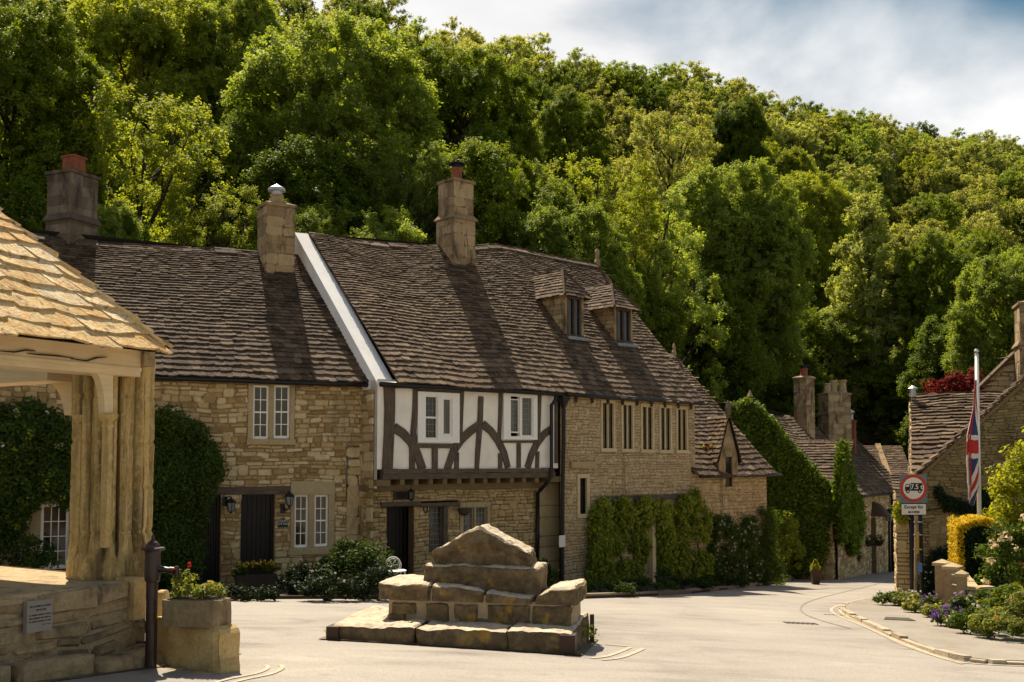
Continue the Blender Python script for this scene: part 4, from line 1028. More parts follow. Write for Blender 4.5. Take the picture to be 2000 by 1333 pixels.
# ================================================================== RIGHT HAND HOUSE
WI = Wall(9.94, 25, -17)
def build_right():
    W = WI; zb = gz(10, 25) - .6
    ev = W.px(1795, 925)[1]; u0 = 0; vx, vz = W.px(2000, 742); sl = (vz - ev) / (vx - u0); um = 4.3; zap = ev + sl * um
    H = thing('stone_house', 'stone house with a steep bare gable, a blocked arch and a coarse slate wing', 'house', V((12, 25, gz(12, 25))))
    top = lambda u: ev + sl * (um - abs(u - um))
    mb = MB(); stones(mb, W, u0, 2 * um, zb, top, [], h=(.045, .10), w=(.10, .34), relief=(.01, .05), tb=.42, wav=.06, gap=.010)
    mb.build('gable_wall', [M['rubble_olive'], M['mortar_olive']], H)
    # blocked arch of larger stone
    am = MB(); a0, a1 = W.px(1815, 1060)[0], W.px(1906, 1060)[0]; zt = W.px(1860, 1000)[1]; am_ = (a0 + a1) / 2; hw = (a1 - a0) / 2
    stones(am, W.shift(.035), a0, a1, zb, lambda u: zt - .34 * (abs(u - am_) / hw) ** 2.2, [], h=(.13, .2), w=(.25, .5), relief=(.008, .02), tb=.55)
    am.build('blocked_arch', [M['rubble_olive'], M['mortar']], H)
    # verge: slates end-on over a pale board
    v = MB(); n = 26
    for i in range(n):
        f0, f1 = i / n, (i + 1) / n; a, b = -.18 + (um + .18) * f0, -.18 + (um + .18) * f1
        za, zb_ = ev + sl * a, ev + sl * b; k = random.uniform(-.015, .015)
        v.hexa([W.P(a - .08, za - .01 + k, -.6), W.P(b, zb_ - .0 + k, -.6), W.P(b, zb_ + k, .14), W.P(a - .08, za - .01 + k, .14 + random.uniform(-.02, .02)),
                W.P(a - .08, za + .06 + k, -.6), W.P(b, zb_ + .03 + k, -.6), W.P(b, zb_ + .03 + k, .14), W.P(a - .08, za + .06 + k, .14)], 0, random.random())
        v.hexa([W.P(a, za - .13, -.05), W.P(b, zb_ - .13, -.05), W.P(b, zb_ - .13, .09), W.P(a, za - .13, .09), W.P(a, za - .02, -.05), W.P(b, zb_ - .02, -.05), W.P(b, zb_ - .02, .09), W.P(a, za - .02, .09)], 1, .5)
    v.hexa([W.P(um, zap, -.6), W.P(2 * um + .2, ev - .2 * sl, -.6), W.P(2 * um + .2, ev - .2 * sl, .14), W.P(um, zap, .14), W.P(um, zap + .08, -.6), W.P(2 * um + .2, ev - .1, -.6), W.P(2 * um + .2, ev - .1, .14), W.P(um, zap + .08, .14)], 0, .5)
    v.build('verge', [M['slate'], M['timber_brown']], H)
    # main range roof behind the gable
    WM = Wall(9.98, 25.5, -20); zr = at(0, 772, 28.6).z
    L = lin(WM.P(-.05, -.40, .0), WM.P(.05, zr, -3.25)); R = lin(WM.P(8.5, -.40, .0), WM.P(8.5, zr, -3.25))
    ro = MB(); slates(ro, L, R, .27, .13, .46, .30, lambda u, v: .05 * math.sin(u * 7), thick=.045, rough=1.9)
    roof_back(ro, L(1), R(1), WM.P(0, -.4, -6.5), WM.P(8.5, -.4, -6.5)); ro.build('roof', [M['slate'], M['slate_under']], H)
    rc = MB(); ridge_caps(rc, L(1), R(1), .2, .14, .5); rc.build('ridge', M['chimney'], H)
    We = Wall(0, 0, -110); We.p = WM.P(0.02, 0, -6.5)
    em = MB(); stones(em, We, 0, 6.5, zb, lambda s: -.45 + (zr + .4) * (1 - abs(s - 3.25) / 3.25), [], h=(.12, .2), w=(.2, .5)); em.build('end_wall', [M['rubble_grey'], M['mortar_dark']], H)
    fl = MB(); fl.lathe(at(1783, 772, 28.2), [(.09, -.05), (.08, .16), (.13, .18), (.03, .26)], 10); fl.build('flue', M['galv'], H)
    # upper gable and stack
    W3 = Wall(at(1905, 800, 29.5).x, 29.5, -17); z3, (ux, zx) = W3.px(1908, 776)[1], W3.px(1988, 688)
    g = MB(); top3 = lambda u: min(z3 + (zx - z3) * u / ux, zx)
    stones(g, W3, -.1, ux + 2.4, z3 - 1.5, top3, [], h=(.1, .18), w=(.2, .45), tb=.5); g.build('upper_gable', [M['rubble_grey'], M['mortar_dark']], H)
    v = MB(); v.hexa([W3.P(-.15, z3 - .05, -1.2), W3.P(ux, zx, -1.2), W3.P(ux, zx, .12), W3.P(-.15, z3 - .05, .12), W3.P(-.15, z3 + .03, -1.2), W3.P(ux, zx + .09, -1.2), W3.P(ux, zx + .09, .12), W3.P(-.15, z3 + .03, .12)])
    v.hexa([W3.P(ux, zx, -1.2), W3.P(ux + 2.5, zx, -1.2), W3.P(ux + 2.5, zx, .12), W3.P(ux, zx, .12), W3.P(ux, zx + .09, -1.2), W3.P(ux + 2.5, zx + .09, -1.2), W3.P(ux + 2.5, zx + .09, .12), W3.P(ux, zx + .09, .12)])
    v.build('upper_verge', M['slate_dark'], H)
    p = at(2012, 700, 28.6); p2 = at(1985, 700, 28.6)
    chimney(H, p.x + .15, p.y, -17, .95, .9, .8, at(0, 598, 28.6).z, 'chimney', steps=[(at(0, 672, 28.6).z, .94)], h=(.25, .38))
    # buttress wing with downpipe towards the road
    b0, b1 = W.px(1752, 1080)[0], -.02; zt = W.px(1770, 948)[1]
    bm = MB(); B = W.shift(-.25); b0 = B.px(1752, 1080)[0]
    stones(bm, B, b0, b1 + .1, zb, zt, [], h=(.07, .15), w=(.14, .4), relief=(.008, .025), tb=.5)
    Wl = Wall(0, 0, W.deg - 90); Wl.p = B.P(b0, 0, -.9); stones(bm, Wl, 0, .9, zb, zt, [], h=(.12, .2), w=(.25, .6))
    bm.build('wing_wall', [M['rubble'], M['mortar_dark']], H)
    wr = MB(); q = lambda u, z, o: B.P(u, z, o)
    slates(wr, lin(q(b0 - .08, zt - .12, .2), q(b0 - .08, zt + .22, -.7)), lin(q(b1 + .05, zt - .12, .2), q(b1 + .05, zt + .22, -.7)), .22, .16, .3, .22); wr.build('wing_roof', [M['slate_dark'], M['slate_under']], H)
    pp = MB(); x = B.px(1781, 1080, .1)[0]; pp.tube([B.P(x, zt - .2, .1), B.P(x, zb, .1)], .06, 8); pp.build('drainpipe', M['pipe'], H, smooth=True)
    # sagging cable
    cb = MB(); pts = []
    for i in range(15):
        f = i / 14; x = 1800 + 215 * f; y = 1000 - 14 * math.sin(f * 3.1) - 40 * max(0, f - .6); pts.append(W.P(*W.px(x, y, .05), .05))
    cb.tube(pts, .014, 5); cb.build('cable', M['pipe'], H)
    return H
house_i = build_right()

# ================================================================== MARKET SHELTER
WS = Wall(-3.93, 10.1, 59.8)
def rough(mb, corners, z0, z1, amp=.02, n=(10, 8, 4), m=0, t=.5, rnd=.05, ztop=None, seed=0, scale=3.0, frilly=.0, mtop=None):
    """weathered block: subdivided box on four ground corners with rounded arrises and lumpy faces"""
    c = [V((p[0], p[1], 0)) for p in corners]; nx, ny, nz = n
    A = (c[1] - c[0]).length; B = (c[3] - c[0]).length; Hh = z1 - z0; idx = {}
    ex, ey = (c[1] - c[0]).normalized(), (c[3] - c[0]).normalized()
    def pt(i, j, k):
        key = (i, j, k)
        if key in idx: return idx[key]
        u, v, w = i / nx, j / ny, k / nz
        p = c[0].lerp(c[1], u).lerp(c[3].lerp(c[2], u), v)
        zt = z1 + (ztop(u, v) if ztop else 0)
        z = z0 + (zt - z0) * w
        # rounding
        dx = min(u, 1 - u) * A; dy = min(v, 1 - v) * B; dz = (1 - w) * Hh
        ax = max(0, rnd - dx) / rnd; ay = max(0, rnd - dy) / rnd; az = max(0, rnd - dz) / rnd
        s = lambda a: a * a * .5
        sx = (1 if u < .5 else -1); sy = (1 if v < .5 else -1)
        if i in (0, nx) and (k == nz or j in (0, ny)): p = p + ex * sx * rnd * .35
        if j in (0, ny) and (k == nz or i in (0, nx)): p = p + ey * sy * rnd * .35
        if k == nz and (i in (0, nx) or j in (0, ny)): z -= rnd * .35
        q = V((p.x, p.y, z)) * scale + V((seed, seed * 1.7, 0))
        d = noise.noise_vector(q) * amp + noise.noise_vector(q * 2.7) * amp * .5
        if frilly: d += noise.noise_vector(q * V((6,)) if False else q * 6) * frilly
        if k == 0: d.z = 0
        mb.v.append(V((p.x, p.y, z)) + d); idx[key] = len(mb.v) - 1
        return idx[key]
    def face(a, b, c_, d, mm=None):
        mb.f.append([a, b, c_, d]); mb.m.append(m if mm is None else mm); mb.t.append(min(1, max(0, t + random.uniform(-.08, .08))))
    for i in range(nx):
        for k in range(nz):
            face(pt(i, 0, k), pt(i + 1, 0, k), pt(i + 1, 0, k + 1), pt(i, 0, k + 1)); face(pt(i + 1, ny, k), pt(i, ny, k), pt(i, ny, k + 1), pt(i + 1, ny, k + 1))
    for j in range(ny):
        for k in range(nz):
            face(pt(0, j + 1, k), pt(0, j, k), pt(0, j, k + 1), pt(0, j + 1, k + 1)); face(pt(nx, j, k), pt(nx, j + 1, k), pt(nx, j + 1, k + 1), pt(nx, j, k + 1))
    for i in range(nx):
        for j in range(ny):
            face(pt(i, j, nz), pt(i + 1, j, nz), pt(i + 1, j + 1, nz), pt(i, j + 1, nz), mtop); face(pt(i, j + 1, 0), pt(i + 1, j + 1, 0), pt(i + 1, j, 0), pt(i, j, 0))
def build_market():
    W = WS; zp = -1.11; o_f = .55; g0 = gz(-3.6, 9.6)
    H = thing('market_shelter', 'open stone market shelter with honey coloured slate roof on a clustered stone pillar', 'shelter', V((W.p.x, W.p.y, g0)))
    uE = W.px(284, 1200, o_f)[0]; zb = g0 - .5
    # plinth
    mb = MB(); stones(mb, W.shift(o_f - .03), -6, uE, zb, zp - .02, [], h=(.09, .2), w=(.22, .7), gap=.024, relief=(.01, .05), wav=.09, back=-.0, tb=.5)
    for i in range(60):   # ragged top slabs
        a = -6 + (uE + 6) * i / 60; b = a + (uE + 6) / 60
        f = lambda u: .025 * noise.noise((u * 3, 1, 2)) + .015 * noise.noise((u * 9, 5, 2))
        mb.hexa([W.P(a, zp - .09, -3.2), W.P(b, zp - .09, -3.2), W.P(b, zp - .09, o_f + f(b)), W.P(a, zp - .09, o_f + f(a)), W.P(a, zp, -3.2), W.P(b, zp, -3.2), W.P(b, zp - .02, o_f - .03 + f(b + 9)), W.P(a, zp - .02, o_f - .03 + f(a + 9))], 0, .7)
    We = Wall(0, 0, W.deg + 90); We.p = W.P(uE, 0, o_f); stones(mb, We, 0, 3.4, zb, zp, [], h=(.14, .25), w=(.3, .7))
    mb.build('plinth', [M['plinth'], M['plinth_mortar']], H)
    fs = MB(); rr = W.px(285, 1290, o_f)[0]
    for i, (a, b, c, d, z) in enumerate(((-2.6, -1.5, .5, .72, .12), (-1.45, -.75, .5, .78, .15), (-.72, .1, .5, .86, .10), (.1, uE + .05, .5, .7, .12))):
        cs = [W.P(a, 0, d), W.P(b, 0, d), W.P(b, 0, c), W.P(a, 0, c)]; zz = gz(cs[0].x, cs[0].y)
        rough(fs, [(p.x, p.y) for p in cs], zz - .15, zz + z, .03, (8, 4, 3), t=random.uniform(.3, .6), seed=i * 5, rnd=.06)
    fs.build('footing_stones', M['plinth'], H)
    cb = MB(); a, b = W.px(262, 1160, o_f + .05)[0], W.px(285, 1160, o_f + .05)[0]; z1 = W.px(272, 1128, o_f)[1]; z2 = W.px(272, 1208, o_f)[1]
    wbox(cb, W, a, b, z2, z1, o_f - .3, o_f + .05, 0, .8); cb.build('corner_stone', M['block'], H)
    # clustered pillar: ring profile with rounded shafts and deep hollows
    pm = MB(); nseg = 256; zs = [zp - .02 + (W.px(222, 690, .2)[1] - zp) * i / 54 for i in range(55)]
    lobes = [(a * math.pi / 4 + .35, .085 if a % 2 == 0 else .05) for a in range(8)]
    def rad(th, z):
        # eight-sided pier: broad flat faces, quirks and three-quarter rolls at the angles
        a = ((th - .35) % (math.pi / 4)) / (math.pi / 4)      # 0..1 across one side
        x = abs(a - .5) * 2                                   # 0 mid face, 1 at the angle
        if x < .50: r = .335 / math.cos((a - .5) * math.pi / 4 * .9)
        elif x < .58: r = .335 - .075 * math.sin((x - .50) / .08 * math.pi / 2)
        elif x < .66: r = .26 + .015 * (x - .58) / .08
        else: r = .275 + .105 * math.sqrt(max(0, 1 - ((1 - x) / .34 - 0) ** 2)) if (1 - x) < .34 else .275
        t = (z - zp) / .40
        if t < 1: r = r + (.385 - r) * min(1, (1 - t) * 1.6) ** 1.5 + .02 * (1 - t)
        return r
    b0 = len(pm.v)
    for i, z in enumerate(zs):
        jt = 1 if (i % 11) == 0 else 0
        for k in range(nseg):
            th = 2 * math.pi * k / nseg; r = rad(th, z) - .012 * jt
            q = V((math.cos(th) * 1.5, math.sin(th) * 1.5, z * 1.2)); nv = noise.noise(q * 1.6) * .008 + noise.noise(q * 5) * .006 + noise.noise(q * 13) * .005
            r += nv
            pm.v.append(V((W.p.x + r * math.cos(th), W.p.y + r * math.sin(th), z)))
    for i in range(len(zs) - 1):
        for k in range(nseg):
            k2 = (k + 1) % nseg; pm.f.append([b0 + i * nseg + k, b0 + i * nseg + k2, b0 + (i + 1) * nseg + k2, b0 + (i + 1) * nseg + k]); pm.m.append(0); pm.t.append(.3 + .4 * ((i // 11) % 2))
    po = pm.build('pillar', M['pillar'], H, smooth=False)
    zc = W.px(210, 815, .4)[1]
    def shaft(px, o, zt, r=.055):
        s = MB(); u = W.px(px, 900, o)[0]; c = W.P(u, 0, o)
        s.lathe(V((c.x, c.y, 0)), [(r, zp + .3), (r, zt - .10), (r * 1.15, zt - .09), (r * 1.15, zt - .07), (r * 1.0, zt - .05), (r * 1.6, zt - .01), (r * 1.7, zt + .03)], 10); s.build('shaft', M['pillar'], po, smooth=False)
    shaft(210, .36, zc); 
    s = MB(); c = W.P(-.33, 0, -.05); s.lathe(V((c.x, c.y, 0)), [(.05, zp + .3), (.05, zc - .1), (.06, zc - .08), (.05, zc - .05), (.085, zc), (.085, zc + .03)], 10); s.build('shaft', M['pillar'], po)
    # beams
    zbt, ztp = W.px(150, 726, .42)[1], W.px(150, 655, .42)[1]; uB = W.px(275, 700, .42)[0]
    bm = MB(); rbm = MB(); n = 20; ub0 = -5.2
    for i in range(n):
        a, b = ub0 + (uB - ub0) * i / n, ub0 + (uB - ub0) * (i + 1) / n
        wbox(bm, W, a, b, zbt, ztp, .12, .42); wbox(bm, W, a, b, zbt + .05 + .5 * (ztp - zbt) * 0, zbt + .085, .40, .435 + .004 * random.random())
        wbox(bm, W, a, b, ztp - .0, ztp + .07, .12, .47)
    Wp = Wall(0, 0, W.deg + 90); Wp.p = W.P(uB, 0, 0)   # return beam towards the back
    for z0, z1, o in ((zbt - .02, ztp, .12),): 
        wbox(rbm, Wp, .5, 5.5, z0, z1, -.35, -.05)
    be = bm.build('beam', M['cream'], H); rbm.build('return_beam', M['cream'], H)
    ck = MB()
    for (x0, y0, pts) in ((0, 0, [(0, 685), (30, 687), (52, 683), (70, 685)]), (0, 0, [(55, 690), (80, 692), (110, 694), (145, 699)]), (0, 0, [(140, 700), (170, 704), (190, 698), (210, 697)])):
        q = [W.px(x, y + 1, .437) for x, y in pts]; wstrip(ck, W, q, [.004, .012, .014, .003], .40, .4425)
    ck.build('crack', M['crack'], be)
    # curved braces
    br = MB()
    def brace(Wx, pts_in, pts_out, o0, o1):
        for (a, b, c, d) in zip(pts_in, pts_in[1:], pts_out[1:], pts_out):
            br.hexa([Wx.P(*a, o0), Wx.P(*b, o0), Wx.P(*c, o0), Wx.P(*d, o0), Wx.P(*a, o1), Wx.P(*b, o1), Wx.P(*c, o1), Wx.P(*d, o1)])
    qb = lambda a, b, c, t: ((1 - t) ** 2 * a[0] + 2 * t * (1 - t) * b[0] + t * t * c[0], (1 - t) ** 2 * a[1] + 2 * t * (1 - t) * b[1] + t * t * c[1])
    inn = [W.px(*qb((181, 725), (203, 730), (205, 808), i / 16), .4) for i in range(17)]
    out = [W.px(221, 716 + 92 * i / 16, .4) for i in range(17)]
    brace(W, inn, out, .31, .40); br.build('brace', M['cream'], H); br = MB()
    # the back beam and its brace, across the left side of the pillar
    Wq = Wall(0, 0, -30.2); Wq.p = V((W.p.x, W.p.y, 0)) - W.n * .18
    inn = [Wq.px(-60 + 12 * i, 731, 0) for i in range(11)] + [Wq.px(*qb((70, 731), (138, 734), (146, 812), i / 18), 0) for i in range(19)]
    out = [Wq.px(-60 + 12 * i, 700 + i, 0) for i in range(11)] + [Wq.px(76 + 84 * min(1, i / 9), 711 + (0 if i < 9 else (i - 9) / 9 * 101), 0) for i in range(19)]
    brace(Wq, inn, out, -.1, .12); br.build('brace', M['cream'], H)
    bk = MB(); u = W.px(290, 700, .45)[0]; wbox(bk, W, uB + .0, u + .06, W.px(280, 716, .4)[1], W.px(280, 676, .4)[1], .2, .47, 0, .2); bk.build('corner_bracket', M['plinth'], H)
    # hipped slate roof
    oE = .78; uEv, zE = W.px(322, 681, oE); rise = 1.15; h = 3.0
    zL = W.px(0, 643, oE)[1]; u0 = W.px(0, 643, oE)[0]; slope = (zE - zL) / (uEv - u0)
    Lu = -6.5
    L = lin(W.P(Lu, zE + (Lu - uEv) * slope, oE), W.P(Lu, zE + rise * h, oE - h)); R = lin(W.P(uEv, zE, oE), W.P(uEv - h, zE + rise * h, oE - h))
    ro = MB(); slates(ro, L, R, .20, .17, .38, .32, lambda u, v: -.0 * v, thick=.019, rough=1.8, m=0, nw=1.2)
    # far slope
    slates(ro, lin(W.P(uEv, zE, oE), W.P(uEv - h, zE + rise * h, oE - h)), lin(W.P(uEv, zE, oE - 7), W.P(uEv - h, zE + rise * h, oE - h - .5)), .235, .2, .42, .36, thick=.05, rough=1.4)
    ro.build('roof', [M['slate_pale'], M['slate_under']], H)
    hp = MB(); a, b = R(0), R(1); k = 16
    pts = [a.lerp(b, i / k) + V((0, 0, .02 + random.uniform(0, .02))) for i in range(k + 1)]; hp.tube(pts, [.016 + random.uniform(-.005, .006) for _ in pts], 6); hp.build('hip', M['slate_pale'], H)
    # soffit
    so = MB(); so.quad(W.P(Lu, zbt + .35, .2), W.P(uB, zbt + .35, .2), W.P(uEv, zE - .04, oE - .06), W.P(Lu, zE - .04, oE - .06)); so.build('soffit', M['cream'], H)
    # plaque on the plinth
    Wn = W.shift(o_f + .06)
    r = [Wn.px(*p) for p in ((53, 1179), (103, 1167), (102, 1228), (52, 1240))]
    u0, u1 = (r[0][0] + r[3][0]) / 2, (r[1][0] + r[2][0]) / 2; z0, z1 = (r[2][1] + r[3][1]) / 2, (r[0][1] + r[1][1]) / 2
    P = thing('plaque', 'small grey engraved stone plaque fixed to the shelter plinth', 'plaque', Wn.P((u0 + u1) / 2, z0))
    pb = MB(); wbox(pb, Wn, u0, u1, z0, z1, -.05, .0); pb.build('slab', M['plaque'], P)
    le = MB(); wu = u1 - u0; hz = z1 - z0
    rows = [(.82, .10, .92, .05, (.14, .05, .2, .09, .05, .22)), (.70, .36, .74, .055, (.12, .1, .14)), (.545, .08, .95, .042, (.09, .22, .2, .05, .2)), (.44, .08, .95, .042, (.14, .24, .1, .18, .06)), (.335, .08, .95, .042, (.1, .2, .24, .1, .12)), (.22, .60, .95, .026, (.12, .05, .12))]
    for (zc, a, b, hh, ws) in rows:
        x = a; sc = (b - a) / (sum(ws) + .03 * (len(ws) - 1))
        for w_ in ws:
            n = max(2, int(w_ * sc / .034))
            for i in range(n):
                xa = x + w_ * sc * i / n; xb = x + w_ * sc * (i + .72) / n
                k = random.choice((0, 1, 2))
                wbox(le, Wn, u0 + wu * xa, u0 + wu * (xa + .009), z0 + hz * (zc - hh / 2), z0 + hz * (zc + hh / 2), -.004, .0025)
                wbox(le, Wn, u0 + wu * (xb - .009), u0 + wu * xb, z0 + hz * (zc - hh / 2), z0 + hz * (zc + hh / 2), -.004, .0025)
                zz = zc + hh * (.4, 0, -.4)[k]; wbox(le, Wn, u0 + wu * (xa + .009), u0 + wu * (xb - .009), z0 + hz * (zz - .007), z0 + hz * (zz + .007), -.004, .0025)
            x += w_ * sc + .03 * sc
    le.build('lettering', M['engraved'], P)
    return H
market = build_market()
# ================================================================== OBJECTS ON THE MARKET PLACE
def build_pump():
    g = gnd(300, 1280); d = 9.42; c = V((at(298, 1100, d).x, d, 0)); z = lambda y: at(298, y, d).z
    P = thing('water_pump', 'old brown iron village water pump with finial and spout beside the plinth', 'pump', V((c.x, c.y, gz(c.x, c.y))))
    r = lambda w: w / 2 * d / 2000
    b = MB(); b.lathe(c, [(r(22), gz(c.x, c.y) - .05), (r(22), z(1137)), (r(28), z(1135)), (r(30), z(1125)), (r(30), z(1080)), (r(31), z(1076))], 24)
    b.build('barrel', M['pump'], P, smooth=False)
    k = MB(); k.lathe(c, [(r(31), z(1076)), (r(46), z(1074)), (r(47), z(1072)), (r(44), z(1070)), (r(27), z(1069)), (r(26), z(1065)), (r(20), z(1060)), (r(9), z(1056)), (r(6), z(1053)), (r(7), z(1050)), (r(3), z(1045)), (r(1), z(1039))], 24); k.build('cap', M['pump'], P)
    s = MB(); y = z(1114); dx = d / 2000
    s.tube([c + V((.02, 0, z(1108))), c + V((18 * dx, -.01, z(1112))), c + V((34 * dx, -.02, z(1114)))], [r(20), r(13), r(11)], 12)
    s.tube([c + V((34 * dx, -.02, z(1114))), c + V((44 * dx, -.02, z(1115)))], [r(14), r(14)], 12)
    s.tube([c + V((48 * dx, -.02, z(1106))), c + V((50 * dx, -.02, z(1128)))], [r(9), r(11)], 10); s.build('spout', M['pump'], P)
    h = MB(); h.tube([c + V((-.03, -.0, z(1255))), c + V((-.14, .02, z(1255)))], .012, 8); h.build('pipe_stub', M['pump'], P)
build_pump()
def build_block():
    A, B, C = gnd(288, 1294), gnd(424, 1316), gnd(470, 1312); D = A + (C - B)
    z0 = min(A.z, B.z, C.z); d = B.y; zt = at(422, 1226, B.y).z
    o = MB()
    def inset(p, k=.0): return (p.x, p.y)
    rough(o, [inset(A), inset(B), inset(C), inset(D)], z0 - .06, zt, .018, (16, 12, 8), t=.55, rnd=.07, seed=3, scale=3)
    bl = o.build('stone_block', M['block'], loc=V(((A.x + C.x) / 2, (A.y + C.y) / 2, z0))); tag(bl, 'big square stone block carrying the flower trough', 'stone block')
    f = MB()
    for k, (a, b) in enumerate(((.0, .32), (.36, .62), (.66, .98))):
        p, q = A.lerp(B, a), A.lerp(B, b); n = V((-.25, -.97, 0)) * .16
        rough(f, [((p + n).x, (p + n).y), ((q + n).x, (q + n).y), (q.x, q.y), (p.x, p.y)], z0 - .06, z0 + .035, .012, (6, 3, 2), t=.4, seed=k * 3, rnd=.03)
    fo = f.build('footing_stones', M['plinth'], bl)
    # trough on top
    c = (A + B + C + D) / 4; ex = (B - A).normalized(); ey = (D - A).normalized(); zt2 = zt + .0
    fr = at(376, 1212, d + .12); w = 118 / 2000 * d * 1.04; dp = .30
    c = V((fr.x, fr.y + .12, 0)); e1 = V((math.cos(.20), -math.sin(.20), 0)); e2 = V((math.sin(.20), math.cos(.20), 0))
    P = [c - e1 * w / 2 - e2 * dp / 2, c + e1 * w / 2 - e2 * dp / 2, c + e1 * w / 2 + e2 * dp / 2, c - e1 * w / 2 + e2 * dp / 2]
    T = thing('stone_trough', 'small mossy stone trough planted with flowers on the big stone block', 'trough', V((c.x, c.y, zt)))
    ztt = at(376, 1172, d + .1).z
    o = MB(); rough(o, [(p.x, p.y) for p in P], zt - .012, ztt, .012, (12, 8, 5), t=.5, rnd=.035, seed=9, scale=4); o.build('basin', M['trough'], T)
    s = MB(); k = .82; Q = [c + (p - c) * k for p in P]; s.poly([V((p.x, p.y, ztt + .006)) for p in Q]); s.build('soil', M['soil'], T)
    # planting
    L = []
    for i in range(16):
        u, v = random.uniform(-.42, .42) * w, random.uniform(-.3, .3) * dp; p = c + e1 * u + e2 * v
        hgt = random.uniform(.02, .10) + (.14 if u < -.08 and i % 2 else 0)
        L.append(blob((p.x, p.y, ztt + hgt), .07, 60, .017, .4, .2, (1, 1, .9), t0=.55))
    for i in range(5):
        p = c + e1 * random.uniform(-.42, -.1) * w; hh = random.uniform(.18, .27)
        for k in range(7): L.append(blob((p.x + random.uniform(-.02, .02), p.y, ztt + hh * k / 7 + .03), .03, 10, .016, .4, .2))
    C_, N_, S_, T_ = cat_leaves(L)
    F_ = thing('flowering_plants', 'bright green bedding plants with pink and yellow blooms in the stone trough', 'plants', V((c.x, c.y, ztt)))
    leaf_mesh('foliage', C_, N_, S_, T_, M['shrub_pale'], F_)
    def blooms(nm, mat, pts, r, n, s):
        X = [blob((p.x, p.y, p.z), r, n, s, .8, .3) for p in pts]; a, b, cc, dd = cat_leaves(X); leaf_mesh(nm, a, b, cc, dd, M[mat], F_)
    q = lambda px, py: at(px, py, c.y)
    blooms('pink_blossom', 'fl_pink', [q(402, 1148), q(408, 1153), q(397, 1153), q(404, 1158)], .022, 22, .012)
    blooms('yellow_blossom', 'fl_yellow', [q(414, 1141), q(420, 1146), q(410, 1137), q(418, 1152)], .022, 20, .012)
    blooms('red_blossom', 'fl_red', [q(370, 1100), q(370, 1107), q(341, 1112)], .014, 12, .012)
    st = MB(); st.tube([q(366, 1150), q(370, 1102)], .003, 4); st.build('stem', M['shrub'], F_)
    # low stone beside the pump
    a = gnd(316, 1262); m = MB(); p = at(318, 1200, a.y + .25)
    zt = at(318, 1153, p.y).z; rough(m, [(p.x - .06, p.y - .1), (p.x + .06, p.y - .1), (p.x + .06, p.y + .1), (p.x - .06, p.y + .1)], gz(p.x, p.y) - .05, zt, .012, (5, 5, 8), t=.7, rnd=.05, seed=21)
    o = m.build('guard_stone', M['block'], loc=V((p.x, p.y, gz(p.x, p.y)))); tag(o, 'short pale upright stone behind the pump and trough', 'guard stone')
build_block()
